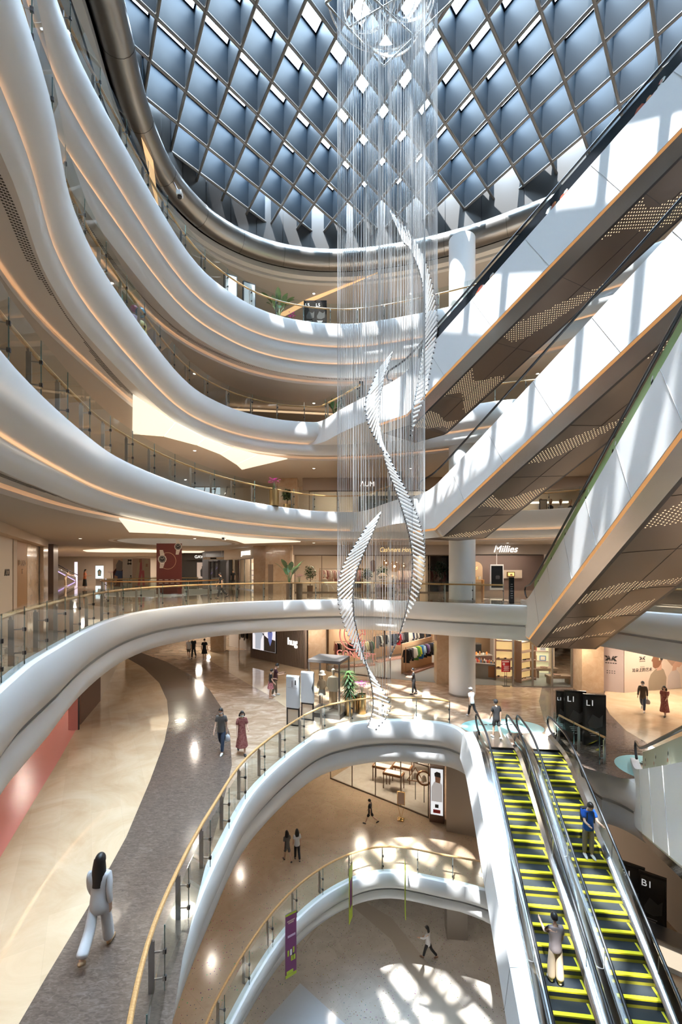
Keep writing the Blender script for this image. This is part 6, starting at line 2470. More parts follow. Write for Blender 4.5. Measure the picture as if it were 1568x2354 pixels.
planter('leafy plant in a gold pot at the end of the fourth gallery balustrade', (-0.45, 28.2, L4), 0.28, 0.8, GOLD, 'banana', 9, top=1.0)
planter('small pink orchid beside the leafy plant on the fourth gallery', (0.4, 28.0, L4), 0.24, 0.8, GOLD, 'orchid', 10, top=0.9)
planter('broad-leaved fiddle plant in a bronze pot on the fifth gallery', (-3.85, 26.9, L5), 0.32, 0.8, BRONZE, 'banana', 11, top=1.5)
planter('small orchid in a gold pot beside the fiddle plant on the fifth gallery', (-3.05, 27.1, L5), 0.22, 0.8, BRASS, 'orchid', 12, top=0.8)
planter('pale fig tree in the left boutique window', (-2.5, 35.2, 0), 0.25, 0.5, BRN_P, 'ficus', 13, top=1.5)
planter('round fig tree left of the round glass lamps in the boutique', (2.2, 36.2, 0), 0.25, 0.5, BRN_P, 'ficus', 14, top=1.3)
planter('bushy fig tree under the round glass lamps in the boutique', (3.5, 36.8, 0), 0.28, 0.5, BRN_P, 'ficus', 15, top=1.5)
planter('dark tree inside the arched niche of the boutique', (7.5, 38.6, 0), 0.25, 0.5, BRN_P, 'ficus', 16, top=1.7)
planter('tall fig tree at the column end of the boutique window', (8.1, 35.0, 0), 0.28, 0.5, BRN_P, 'ficus', 17, top=1.8)
planter('flowering plant far down the left corridor beside the lit advert', (-28.5, 54, 0), 0.5, 0.6, GOLD, 'orchid', 18, top=1.6)

# boutique contents
t = thing('wall_mirror', 'ornate gilt mirror on the boutique floor behind the wires', 'mirror', (1.35, 38.6, 0))
mb = MB()
mb.box((0, 0.02, 0.95), (1.25, 0.08, 1.9), BRASS)
mb.lathe([(0.001, 0), (0.25, 0.03), (0.12, 0.2), (0.001, 0.28)], BRASS, (0, 0, 1.9), 12, 1, 0.3)
mb.build('frame', t)
mb = MB()
mb.box((0, -0.04, 0.9), (0.85, 0.02, 1.45), mat('mirror_dark', (0.25, 0.22, 0.2), 0.05, 1.0))
mb.build('glass', t)
o = MB().lathe([(0.001, -0.62), (0.26, -0.42), (0.26, 0.42), (0.001, 0.62)], BRN_P, (0, 0, 0), 6, 1, 0.25).build('wall_plaque')
o.location = (3.0, 40.8, 2.1)
tag(o, 'dark hexagonal plaque on the boutique back wall', 'wall decoration')
GLOBE = glass('amber_globe', (0.92, 0.78, 0.6), 0.7)
for k, (x, z, r) in enumerate(((3.75, 2.35, 0.28), (4.45, 2.05, 0.46), (5.2, 2.1, 0.26))):
    t = thing('globe_lamp', ('left small', 'large middle', 'right small')[k] + ' clear globe lamp hanging in the boutique', 'pendant lamp', (x, 36.2, z))
    mb = MB()
    mb.ball((0, 0, 0), r, GLOBE, 12)
    mb.build('glass_globe', t)
    mb = MB()
    mb.ball((0, 0, 0), r * 0.22, mat('bulb_glow', (1, 0.8, 0.5), 0.5, emit=12, ecol=(1, 0.78, 0.45)), 6)
    mb.build('bulb', t)
    mb = MB()
    mb.tube([(0, 0, r), (0, 0, Z2 - z)], 0.01, DARKM, 5)
    mb.build('cord', t)
ROSE = mat('rose_cushion', (0.50, 0.32, 0.28), 0.8)
WICK = mat('wicker', (0.20, 0.12, 0.08), 0.7)
for k, x in enumerate((3.05, 3.95)):
    t = thing('basket', ('left' if k == 0 else 'right') + ' dark basket of pink soft goods on the boutique floor', 'basket', (x, 34.9, 0))
    mb = MB()
    mb.lathe([(0.001, 0), (0.33, 0), (0.38, 0.38), (0.34, 0.38), (0.33, 0.3)], WICK, n=16)
    mb.build('body', t)
    mb = MB()
    for q in range(7):
        mb.ball((0.18 * math.cos(q), 0.18 * math.sin(q), 0.42 + 0.05 * (q % 3)), 0.15, ROSE, 6)
    mb.build('contents', t)
for k, (x, y, z) in enumerate(((3.4, 35.6, 1.25), (4.3, 35.7, 1.05))):
    t = thing('display_stand', ('taller' if k == 0 else 'shorter') + ' stand topped by a fluffy cream hat in the boutique', 'display', (x, y, 0))
    mb = MB()
    mb.tube([(0, 0, 0), (0, 0, z)], 0.05, BRN_P, 8)
    mb.lathe([(0.001, 0), (0.3, 0), (0.3, 0.04), (0.001, 0.05)], BRN_P, n=14)
    mb.build('pole', t)
    mb = MB()
    mb.lathe([(0.40, 0), (0.36, 0.10), (0.22, 0.24), (0.001, 0.3)], mat('fluffy_cream', (0.62, 0.5, 0.38), 0.9), (0, 0, z), 18)
    mb.build('hat', t)
    mb = MB()
    mb.lathe([(0.001, -0.35), (0.3, -0.35), (0.3, -0.32), (0.001, -0.32)], BRASS, (0, 0, z), 14)
    mb.build('tier', t)
t = thing('sofa', 'blush upholstered bench under the boutique lamps', 'bench', (5.0, 35.0, 0))
mb = MB()
mb.box((0, 0, 0.40), (1.1, 0.6, 0.22), ROSE)
mb.build('seat', t)
mb = MB()
mb.box((0, 0.28, 0.72), (1.1, 0.12, 0.5), ROSE)
mb.build('backrest', t)
for a in (-0.48, 0.48):
    for b in (-0.24, 0.24):
        mb = MB()
        mb.lathe([(0.03, 0), (0.045, 0.3)], BRASS, (a, b, 0), 8)
        mb.build('leg', t)
for k, (x, y, lab) in enumerate(((-1.3, 34.9, 'mannequin in a cream blouse seated in the left boutique window'), (0.6, 34.9, 'mannequin in a pale draped dress standing in the left boutique window'))):
    t = thing('mannequin', lab, 'mannequin', (x, y, 0))
    MW = mat('mannequin_white', (0.72, 0.66, 0.60), 0.5)
    zz = 0.0 if k else -0.35
    mb = MB()
    mb.lathe([(0.001, 1.80), (0.09, 1.72), (0.10, 1.62), (0.05, 1.52), (0.05, 1.46), (0.18, 1.40), (0.17, 1.2), (0.12, 1.05), (0.17, 0.9)], MW, (0, 0, zz), 14, 1, 0.7)
    if k == 0:
        mb.tube([(0.08, 0, 0.55), (0.25, -0.4, 0.52), (0.3, -0.5, 0.05)], 0.055, MW, 8)
        mb.tube([(-0.08, 0, 0.55), (0.5, -0.35, 0.55), (0.75, -0.5, 0.2)], 0.055, MW, 8)
    else:
        for q in (-0.08, 0.08):
            mb.tube([(q, 0, 0.9), (q, 0, 0.45), (q, 0.02, 0.0)], [0.08, 0.05, 0.035], MW, 8)
    for q in (-1, 1):
        mb.tube([(0.18 * q, 0, 1.38 + zz), (0.24 * q, -0.03, 1.1 + zz), (0.20 * q, -0.15, 0.9 + zz)], [0.05, 0.04, 0.03], MW, 8)
    mb.build('body', t)
    mb = MB()
    mb.lathe([(0.07, 1.46), (0.21, 1.38), (0.20, 1.15), (0.16, 1.02), (0.24, 0.8)] + ([(0.27, 0.35)] if k else []), cm(PINKS[2]), (0, 0, zz), 16, 1, 0.75)
    mb.build('dress', t)
    if k == 0:
        mb = MB()
        mb.box((0, 0, 0.24), (0.45, 0.45, 0.48), SHOPW)
        mb.build('seat_block', t)

# ================================================================== FIRST FLOOR DISPLAYS BY THE BALUSTRADE
def banner_stand(label, px, py, curved):
    x, y = at(px, py, L1)
    t = thing('banner_stand', label, 'sign stand', (x, y, L1), -0.33)
    WS = mat('stand_white', (0.62, 0.66, 0.70), 0.4)
    prof = [(-0.33, 0.85), (-0.33, 2.25), (-0.31, 2.33), (-0.25, 2.37), (0.27, 2.37), (0.33, 2.37)]
    mb = MB()
    mb.raw([(-0.33, -0.07, 0.85), (0.33, -0.07, 0.85), (0.33, -0.07, 2.30), (-0.33, -0.07, 2.30), (-0.33, 0.0, 2.38), (0.33, 0.0, 2.38), (-0.33, 0.07, 2.30), (0.33, 0.07, 2.30), (-0.33, 0.07, 0.85), (0.33, 0.07, 0.85)],
           [(0, 1, 2, 3), (3, 2, 5, 4), (4, 5, 7, 6), (6, 7, 9, 8)], WS, True)
    mb.build('panel', t)
    mb = MB()
    mb.raw([(-0.332, -0.05, 0.88), (-0.332, -0.05, 2.28), (-0.332, 0.0, 2.34), (-0.332, 0.05, 2.28), (-0.332, 0.05, 0.88)], [(0, 1, 2, 3, 4)], BLK_P)
    mb.box((-0.31, 0, 1.5), (0.03, 0.10, 1.3), BLK_P)
    if curved:
        mb.face([(0.33, -0.072, 1.3), (0.33, -0.072, 1.9), (0.25, -0.072, 1.6)], BLK_P)
    mb.build('edge', t)
    if not curved:
        mb = MB()
        mb.box((0.15, -0.075, 2.05), (0.06, 0.004, 0.22), BLK_P)
        mb.box((-0.02, -0.075, 1.98), (0.05, 0.004, 0.3), GRY_P)
        mb.box((0.0, -0.075, 1.80), (0.5, 0.004, 0.01), GRY_P)
        mb.build('print', t)
    mb = MB()
    for q in (-0.3, 0.3):
        mb.bar((q, 0, 0.0), (q, 0, 0.85), 0.06, 0.06, BLK_P)
    for h in (0.03, 0.80):
        mb.bar((-0.3, 0, h), (0.3, 0, h), 0.06, 0.06, BLK_P)
    mb.build('base_frame', t)
    mb = MB()
    mb.box((0, 0, 0.42), (0.54, 0.03, 0.72), mat('frosted_insert', (0.66, 0.56, 0.44), 0.5))
    mb.build('insert', t)


banner_stand('pale grey folded banner stand with small lettering, left of the pair', 674, 1668, False)
banner_stand('pale grey folded banner stand with a wavy black edge, right of the pair', 707, 1655, True)
# glass case with two dressed figures
cx, cy = at(757, 1640, L1)
t = thing('display_case', 'dark-roofed glass case holding two dressed mannequins', 'display case', (cx, cy, L1), -0.35)
DBR = mat('case_brown', (0.095, 0.085, 0.08), 0.4)
w2, d2, hC = 0.85, 0.75, 2.85
mb = MB()
mb.box((0, 0, 0.11), (2 * w2, 2 * d2, 0.22), DBR)
mb.build('base', t)
mb = MB()
mb.box((0, 0, hC - 0.06), (2 * w2, 2 * d2, 0.14), DBR)
mb.build('roof', t)
for a in (-1, 1):
    for b in (-1, 1):
        mb = MB()
        mb.bar((a * (w2 - 0.04), b * (d2 - 0.04), 0.2), (a * (w2 - 0.04), b * (d2 - 0.04), hC - 0.1), 0.07, 0.07, DBR if (a, b) != (-1, -1) else STEEL)
        mb.build('corner_post', t)
for (p, q) in (((-w2, -d2), (w2, -d2)), ((w2, -d2), (w2, d2)), ((w2, d2), (-w2, d2)), ((-w2, d2), (-w2, -d2))):
    mb = MB()
    mb.bar((p[0], p[1], 1.5), (q[0], q[1], 1.5), 0.012, hC - 0.38, SHOPGLASS)
    mb.build('glass_pane', t)
R3 = Matrix.Rotation(-0.35, 3, 'Z')
for k, (ox, oy, lab) in enumerate(((-0.42, 0.05, 'mannequin in beige blouse, grey skirt and white hat, left in the glass case'), (0.18, 0.1, 'mannequin in a loose cream suit, right in the glass case'))):
    v = R3 @ Vector((ox, oy, 0))
    t = thing('mannequin', lab, 'mannequin', (cx + v.x, cy + v.y, L1 + 0.22), -0.35)
    CRE = mat('mannequin_cream', (0.70, 0.66, 0.58), 0.5)
    mb = MB()
    for q in range(3):
        a = q * 2.1
        mb.bar((0, 0, 0.03), (0.26 * math.cos(a), 0.26 * math.sin(a), 0.02), 0.03, 0.03, DARKM)
    mb.tube([(0, 0, 0.02), (0, 0, 0.75)], 0.018, DARKM, 6)
    mb.build('stand', t)
    if k:
        mb = MB()
        mb.lathe([(0.001, 2.08), (0.085, 2.02), (0.095, 1.92), (0.06, 1.82), (0.05, 1.76), (0.05, 1.70)], CRE, n=14)
        for q in (-1, 1):
            mb.tube([(0.26 * q, -0.02, 1.15), (0.26 * q, -0.05, 1.02)], [0.03, 0.025], CRE, 8)
        mb.build('body', t)
        mb = MB()
        mb.lathe([(0.06, 1.72), (0.22, 1.64), (0.25, 1.4), (0.25, 1.0), (0.26, 0.92)], mat('cream_jacket', (0.66, 0.64, 0.56), 0.8), n=18, sy=0.6)
        for q in (-1, 1):
            mb.tube([(0.20 * q, 0, 1.60), (0.28 * q, -0.02, 1.35), (0.27 * q, -0.03, 1.12)], [0.08, 0.085, 0.08], mat('cream_jacket', (0.66, 0.64, 0.56), 0.8), 10)
        mb.build('jacket', t)
        mb = MB()
        for q in (-0.10, 0.10):
            mb.lathe([(0.12, 0.95), (0.12, 0.5), (0.11, 0.22)], mat('tan_trouser', (0.50, 0.36, 0.22), 0.8), (q, 0, 0), 12)
        mb.build('trousers', t)
    else:
        mb = MB()
        mb.lathe([(0.06, 1.50), (0.17, 1.42), (0.19, 1.25), (0.15, 1.05), (0.17, 0.98)], mat('beige_blouse', (0.45, 0.36, 0.26), 0.8), n=16, sy=0.7)
        for q in (-1, 1):
            mb.tube([(0.15 * q, 0, 1.40), (0.22 * q, -0.03, 1.2), (0.16 * q, -0.15, 1.05)], [0.06, 0.06, 0.04], mat('beige_blouse', (0.45, 0.36, 0.26), 0.8), 8)
        mb.build('blouse', t)
        mb = MB()
        mb.lathe([(0.15, 1.0), (0.19, 0.80), (0.20, 0.68)], mat('grey_skirt', (0.36, 0.37, 0.37), 0.8), n=16, sy=0.75)
        mb.build('skirt', t)
        mb = MB()
        mb.lathe([(0.20, 1.72), (0.13, 1.78), (0.12, 1.90), (0.001, 1.95)], WHT, n=16)
        mb.tube([(0, 0, 1.5), (0, 0, 1.74)], 0.02, DARKM, 6)
        mb.build('hat', t)
disc_lamp0(cx, cy, L1 + hC - 0.2, 25, 0.5, (1, 0.95, 0.85))

# ================================================================== MAP BOARDS
def map_board(label, px0, px1, py_base, z, h, txt, size, rz=-0.2, sub=True):
    a, b = at(px0, py_base, z), at(px1, py_base + (px1 - px0) * 0.12, z)
    c = ((a[0] + b[0]) / 2, (a[1] + b[1]) / 2)
    w = math.hypot(b[0] - a[0], b[1] - a[1])
    r = math.atan2(b[1] - a[1], b[0] - a[0])
    t = thing('map_board', label, 'sign', (c[0], c[1], z), r)
    mb = MB()
    mb.box((0, 0, h / 2), (w, 0.14, h), mat('board_black', (0.015, 0.014, 0.014), 0.25))
    mb.build('cabinet', t)
    mb = MB()
    mb.box((0, -0.075, h * 0.60), (w * 0.88, 0.012, h * 0.70), mat('board_screen', (0.035, 0.030, 0.027), 0.15))
    mb.build('screen', t)
    mb = MB()
    mp = mat('board_map', (0.075, 0.07, 0.065), 0.3)
    blob_ = [(-0.3, 0.45), (-0.1, 0.62), (0.2, 0.55), (0.36, 0.62), (0.34, 0.40), (0.05, 0.34), (-0.25, 0.36)]
    mb.face([(x * w, -0.083, q * h) for x, q in blob_], mp)
    for k in range(3):
        mb.box((-0.1 * w, -0.083, h * (0.26 - 0.04 * k)), (w * 0.35, 0.003, 0.02), mat('print_grey', (0.5, 0.5, 0.5), 0.5))
    mb.build('map_print', t)
    text('lettering', txt, (-0.20 * w, -0.09, h * 0.82), size, mat('board_white', (0.8, 0.8, 0.8), 0.5, emit=0.5), parent=t, depth=0.004)
    return t


def board_at(label, pxc, py_base, w, z, h, txt, size, rz):
    x, y = at(pxc, py_base, z)
    t = thing('map_board', label, 'sign', (x, y, z), rz)
    mb = MB()
    mb.box((0, 0, h / 2), (w, 0.14, h), mat('board_black', (0.015, 0.014, 0.014), 0.25))
    mb.build('cabinet', t)
    mb = MB()
    mb.box((0, -0.075, h * 0.60), (w * 0.88, 0.012, h * 0.72), mat('board_screen', (0.035, 0.030, 0.027), 0.15))
    mb.build('screen', t)
    mb = MB()
    mp = mat('board_map', (0.075, 0.07, 0.065), 0.3)
    mb.face([(a * w, -0.083, q * h) for a, q in [(-0.3, 0.45), (-0.1, 0.62), (0.2, 0.55), (0.36, 0.62), (0.34, 0.40), (0.05, 0.34), (-0.25, 0.36)]], mp)
    for k in range(3):
        mb.box((-0.05 * w, -0.083, h * (0.28 - 0.035 * k)), (w * 0.45 - 0.1 * k * w, 0.003, 0.03), mat('print_grey', (0.5, 0.5, 0.5), 0.5))
    mb.build('map_print', t)
    text('lettering', txt, (-0.2 * w, -0.09, h * 0.83), size, mat('board_white', (0.8, 0.8, 0.8), 0.5, emit=0.5), parent=t, depth=0.004)
    return t


board_at('narrow black floor board, leftmost of the three behind the balustrade', 1290, 1692, 0.42, L1, 2.0, 'L1', 0.20, -0.25)
board_at('wide black floor map board, middle of the three behind the balustrade', 1322, 1702, 0.85, L1, 2.15, 'L1', 0.34, -0.25)
board_at('wide black floor map board, rightmost of the three behind the balustrade', 1366, 1714, 0.85, L1, 2.15, 'L1', 0.34, -0.25)
board_at('black basement map board, left of the pair below the right-hand escalator', 1452, 2122, 0.9, B1, 2.4, 'B1', 0.36, -0.65)
board_at('black basement map board, right of the pair below the right-hand escalator', 1500, 2150, 0.9, B1, 2.4, 'B1', 0.36, -0.65)
board_at('black floor map board on the fifth gallery, left of the pair', 709, 726, 0.75, L5 + 0.01, 1.75, 'L5', 0.28, 0.0).location = (-1.9, 26.6, L5)
board_at('black floor map board on the fifth gallery, right of the pair', 735, 726, 0.75, L5 + 0.01, 1.75, 'L5', 0.28, 0.0).location = (-1.25, 26.6, L5)
board_at('narrow black floor board on the fourth gallery beside the topmost escalator', 832, 900, 0.30, L4 + 0.01, 1.9, 'L4', 0.16, 0.2).location = (1.2, 25.6, L4)
board_at('narrow black floor board on the third gallery beside the middle escalator', 918, 1130, 0.30, L3 + 0.01, 1.9, 'L3', 0.16, 0.2).location = (3.3, 24.6, L3)
for k, (x, lab) in enumerate(((-6.25, 'left white light box standing on the fifth gallery'), (-5.35, 'right white light box standing on the fifth gallery'))):
    t = thing('light_box', lab, 'sign', (x, 24.6 + 0.7 * k, L5), 0.5)
    mb = MB()
    mb.box((0, 0, 1.0), (0.75, 0.16, 2.0), BLK_P)
    mb.build('cabinet', t)
    mb = MB()
    mb.box((0, -0.085, 1.05), (0.64, 0.012, 1.75), mat('lightbox_pale', (0.66, 0.70, 0.72), 0.4))
    mb.build('face', t)

# ================================================================== FLOOR STICKERS, BANNERS, BASEMENT SHOP
AQUA = mat('aqua_sticker', (0.28, 0.56, 0.55), 0.4)
cxx, cyy = at(1155, 1672, L1)
mb = MB()
mb.prism([(cxx + 1.9 * math.cos(a), cyy + 1.15 * math.sin(a)) for a in [2 * PI * k / 40 for k in range(40)]], L1 + 0.001, L1 + 0.0025, AQUA)
for k in range(9):
    mb.box((cxx - 0.9 + 0.24 * k, cyy + 0.35, L1 + 0.0035), (0.15, 0.12, 0.002), INK)
mb.box((cxx + 0.9, cyy - 0.4, L1 + 0.0035), (0.5, 0.12, 0.002), mat('sticker_pink', (0.7, 0.2, 0.4), 0.5))
tag(mb.build('floor_sticker'), 'round aqua floor sticker at the head of the basement escalators', 'sticker')
cxx, cyy = at(1500, 1768, L1)
mb = MB()
mb.prism([(cxx + 1.2 * math.cos(a), cyy + 1.2 * math.sin(a)) for a in [2 * PI * k / 40 for k in range(40)]], L1 + 0.0065, L1 + 0.008, AQUA)
for k in range(3):
    mb.box((cxx + 0.1 + 0.26 * k, cyy + 0.5, L1 + 0.009), (0.18, 0.26, 0.002), INK)
for k in range(4):
    mb.box((cxx - 0.2 + 0.2 * k, cyy + 0.1, L1 + 0.009), (0.13, 0.10, 0.002), INK)
tag(mb.build('floor_sticker'), 'round aqua floor sticker at the foot of the far-right escalator', 'sticker')


def drop_banner(label, top, w, h, base, rz, prints):
    t = thing('hanging_banner', label, 'banner', top, rz)
    mb = MB()
    mb.box((0, 0, -h / 2), (w, 0.02, h), base)
    mb.build('cloth', t)
    mb = MB()
    for k, (x, z, a, b, m) in enumerate(prints):
        mb.box((x * w, -0.012, -z * h), (a * w, 0.004, b * h), m)
    mb.build('print', t)
    mb = MB()
    mb.tube([(-w / 2, 0, 0.01), (w / 2, 0, 0.01)], 0.015, STEEL, 6)
    mb.build('top_rod', t)
    return t


PURP = mat('banner_purple', (0.17, 0.028, 0.11), 0.6)
LIME = mat('banner_lime', (0.42, 0.50, 0.03), 0.6)
x, y = at(662, 2150, B1 + 0.2)
pr = [(0, 0.015, 1, 0.03, LIME), (0, 0.975, 1, 0.05, LIME), (0, 0.12, 0.7, 0.02, ROSE), (0, 0.15, 0.5, 0.02, ROSE), (0.05, 0.36, 0.7, 0.035, mat('lilac_print', (0.6, 0.4, 0.55), 0.6)), (-0.25, 0.62, 0.14, 0.09, LIME), (0.0, 0.62, 0.14, 0.09, WHT_P), (0.24, 0.60, 0.14, 0.09, LIME), (0.2, 0.72, 0.4, 0.08, LIME), (0.2, 0.70, 0.12, 0.1, BLK_P), (-0.1, 0.92, 0.6, 0.05, LIME)]
drop_banner('purple and lime banner hanging from the basement balustrade', (x + 0.12, y - 0.05, B1 + 1.12), 0.48, 2.45, PURP, 0.62, pr)
x2, y2 = at(806, 2030, B1 + 0.1)
drop_banner('narrow lime banner seen nearly edge-on at the far basement balustrade', (x2, y2 - 0.2, B1 + 1.05), 0.5, 2.5, LIME, 1.25, [(0, 0.5, 0.7, 0.5, PURP)])
x2, y2 = at(930, 2020, B1 + 0.1)
drop_banner('very thin lime banner edge right of the middle of the basement balustrade', (x2, y2 - 0.2, B1 + 1.05), 0.5, 2.5, LIME, 1.5, [(0, 0.5, 0.7, 0.5, PURP)])

# basement shop with watches, its pillar and advert
bz = B1
block('wall_basement', (0, 34, (B1 + ZB) / 2), (40, 0.3, ZB - B1), SHOPW)
X0, Y0 = at(1060, 1930, B1)
block('wall_pillar', (X0 + 0.45, Y0 + 1.15, (B1 + ZB) / 2), (1.7, 1.5, ZB - B1), mat('basement_pillar', (0.33, 0.27, 0.22), 0.35), -0.35)
X1, Y1 = at(1006, 1888, B1)
t = thing('advert_lightbox', 'tall bright advert of a person in white on the basement pillar', 'advert', (X1, Y1 + 0.1, B1), -0.3)
mb = MB()
mb.box((0, 0, 1.55), (0.80, 0.5, 3.1), BRN_P)
mb.build('cabinet', t)
mb = MB()
mb.box((0, -0.26, 1.75), (0.68, 0.02, 2.6), mat('advert_white', (0.75, 0.78, 0.8), 0.5, emit=0.7, ecol=(0.9, 0.95, 1.0)))
mb.build('screen', t)
mb = MB()
for pts, m, k in (([(-0.3, 1.2), (0.3, 1.2), (0.3, 2.2), (0.1, 2.4), (-0.15, 2.3), (-0.3, 2.0)], mat('advert_shirt', (0.6, 0.6, 0.62), 0.5, emit=0.4), 0), ([(-0.08, 2.3), (0.18, 2.25), (0.22, 2.6), (0.1, 2.75), (-0.1, 2.65)], SKN_P, 1), ([(-0.12, 2.62), (0.22, 2.58), (0.2, 2.85), (0.0, 2.9), (-0.14, 2.8)], BLK_P, 2), ([(-0.2, 0.55), (0.2, 0.55), (0.2, 0.75), (-0.2, 0.75)], mat('advert_red', (0.6, 0.05, 0.06), 0.5), 1), ([(-0.1, 0.85), (0.1, 0.85), (0.1, 1.05), (-0.1, 1.05)], BLK_P, 1)):
    mb.face([(a, -0.272 - 0.001 * k, z) for a, z in pts], m)
mb.build('print', t)
X2, Y2 = at(922, 1885, B1)
t = thing('notice_easel', 'brass easel with a small pink notice by the basement shop', 'sign', (X2, Y2, B1), -0.3)
mb = MB()
mb.box((0, 0, 1.25), (0.45, 0.03, 0.75), BRASS)
mb.box((0, -0.018, 1.25), (0.39, 0.01, 0.68), mat('notice_rose', (0.48, 0.36, 0.30), 0.5))
mb.build('board', t)
mb = MB()
mb.bar((-0.2, 0, 0.9), (0.0, 0, 0.05), 0.02, 0.02, BRASS)
mb.bar((0.2, 0, 0.9), (0.0, 0, 0.05), 0.02, 0.02, BRASS)
mb.box((0, 0, 0.03), (0.35, 0.35, 0.05), BRASS)
mb.build('stand', t)
S0_ = at(985, 1880, B1)
S1_ = at(760, 1790, B1)
SHD = Vector(S1_) - Vector(S0_)
mb = MB()
mb.prism([S0_, S1_, (S1_[0] + 3, 33.8), (S0_[0] + 3, 33.8)], B1 + 0.001, B1 + 0.006, stone('jewel_floor', (0.45, 0.40, 0.35), (0.5, 0.45, 0.4), (0.55, 0.5, 0.45), 1.2, 0.1))
struct('floor', mb)
front('glass front of the basement jewellery shop', [S0_, S1_], B1, B1 + 3.0, 4)
for k, (px, py) in enumerate(((955, 1838), (975, 1845))):
    X3, Y3 = at(px, py, B1)
    t = thing('display_stand', ('triangular' if k == 0 else 'round') + ' copper display frame in the jewellery shop window', 'display', (X3, Y3, B1), -0.3)
    mb = MB()
    mb.tube([(0, 0, 0), (0, 0, 1.1)], 0.025, DARKM, 6)
    mb.build('pole', t)
    mb = MB()
    if k:
        mb.tube([(0.42 * math.cos(a), 0, 1.5 + 0.42 * math.sin(a)) for a in [2 * PI * q / 20 for q in range(20)]], 0.06, mat('copper', (0.40, 0.20, 0.11), 0.3, 0.8), 8, closed=True)
    else:
        mb.tube([(-0.5, 0, 1.15), (0.0, 0, 2.0), (0.5, 0, 1.15)], 0.05, mat('copper', (0.40, 0.20, 0.11), 0.3, 0.8), 6, closed=True)
    mb.build('frame', t)
    mb = MB()
    mb.lathe([(0.001, 1.3), (0.18, 1.35), (0.12, 1.6), (0.001, 1.7)], CREAMWALL, n=12)
    mb.build('display_bust', t)
for k, (px, py) in enumerate(((905, 1812), (925, 1795), (880, 1795), (968, 1776))):
    X3, Y3 = at(px, py, B1)
    t = thing('jewel_counter', ('nearest', 'second', 'third', 'farthest')[k] + ' wooden jewellery counter in the basement shop', 'counter', (X3, Y3, B1 + 0.006), -0.45)
    mb = MB()
    for a in (-0.6, 0.6):
        for b in (-0.28, 0.28):
            mb.bar((a, b, 0), (a, b, 0.9), 0.05, 0.05, BRN_P)
    mb.build('leg', t)
    mb = MB()
    mb.box((0, 0, 0.97), (1.3, 0.65, 0.14), mat('walnut', (0.26, 0.11, 0.045), 0.4))
    mb.build('top', t)
    mb = MB()
    mb.box((0, 0, 1.05), (1.1, 0.5, 0.02), mat('jewel_tray', (0.6, 0.55, 0.42), 0.4, emit=0.6, ecol=(1, 0.9, 0.7)))
    mb.build('tray', t)
for px, py in ((900, 1800), (960, 1800), (830, 1790)):
    X3, Y3 = at(px, py, B1)
    spot(X3, Y3, ZB - 0.1, 200)
block('wall_basement', (13.5, 12, (B1 + ZB) / 2), (0.3, 44, ZB - B1), SHOPW)
X4, Y4 = at(1500, 2215, B1)
t = thing('counter', 'glowing-fronted white counter on the basement floor at right', 'counter', (X4 + 0.5, Y4, B1), -0.65)
mb = MB()
mb.box((0, 0, 0.5), (2.6, 0.7, 1.0), WHITE)
mb.build('body', t)
mb = MB()
mb.box((0, -0.36, 0.5), (2.2, 0.02, 0.6), mat('counter_glow', (0.9, 0.8, 0.65), 0.5, emit=0.8, ecol=(1, 0.85, 0.65)))
mb.build('front_panel', t)
mb = MB()
mb.box((0, 0, 1.02), (2.7, 0.8, 0.05), STEEL)
mb.build('worktop', t)
# square post on the lowest floor under the basement ring
X5, Y5 = at(1056, 2168, B2)
block('wall_pillar', (X5, Y5 + 0.7, (B2 + CEILZ['below']) / 2), (1.1, 1.0, CEILZ['below'] - B2), mat('lowest_pillar', (0.36, 0.32, 0.28), 0.4), -0.1)

# ================================================================== CAMERAS, TOYS, DOWNLIGHT CLUSTERS
def dome_cam(label, loc, s=1.0):
    t = thing('security_camera', label, 'camera', loc)
    t.scale = (s, s, s)
    mb = MB()
    mb.box((0, 0.0, 0.05), (0.16, 0.04, 0.2), STEEL)
    mb.tube([(0, 0, 0.05), (0, -0.25, 0.05), (0, -0.25, -0.15)], 0.035, STEEL, 8)
    mb.build('bracket', t)
    mb = MB()
    mb.lathe([(0.05, -0.1), (0.12, -0.18), (0.17, -0.30), (0.17, -0.42)], WHITE, (0, -0.25, 0), 16)
    mb.build('housing', t)
    mb = MB()
    mb.lathe([(0.165, -0.42), (0.14, -0.52), (0.07, -0.58), (0.001, -0.60)], mat('dome_grey', (0.42, 0.44, 0.46), 0.15), (0, -0.25, 0), 16)
    mb.build('dome', t)


x, y, z = atY(281, 1148, 15.6)
dome_cam('white dome security camera hanging from the third gallery edge', (x - 0.15, y + 0.25, z + 0.08))
x, y, z = atY(515, 1236, 23.5)
t = thing('security_camera', 'small black and white camera hanging below the third gallery', 'camera', (x, y, z))
mb = MB()
mb.tube([(0, 0, 0), (0, 0, 0.32)], 0.02, WHITE, 6)
mb.build('bracket', t)
mb = MB()
mb.box((0, -0.05, -0.06), (0.16, 0.26, 0.14), WHITE)
mb.box((0, -0.19, -0.06), (0.12, 0.02, 0.10), BLK_P)
mb.build('housing', t)
x, y, z = atY(404, 446, 22.2)
t = thing('security_camera', 'small white camera on the steel ring tube', 'camera', (x + 0.2, y, z))
mb = MB()
mb.box((0, 0, 0), (0.26, 0.3, 0.22), WHITE)
mb.build('housing', t)
mb = MB()
mb.tube([(0, 0, 0), (-0.35, 0.1, 0.7)], 0.04, WHITE, 6)
mb.build('bracket', t)
mb = MB()
mb.lathe([(0.12, -0.1), (0.10, -0.2), (0.001, -0.24)], BLK_P, n=12)
mb.build('dome', t)

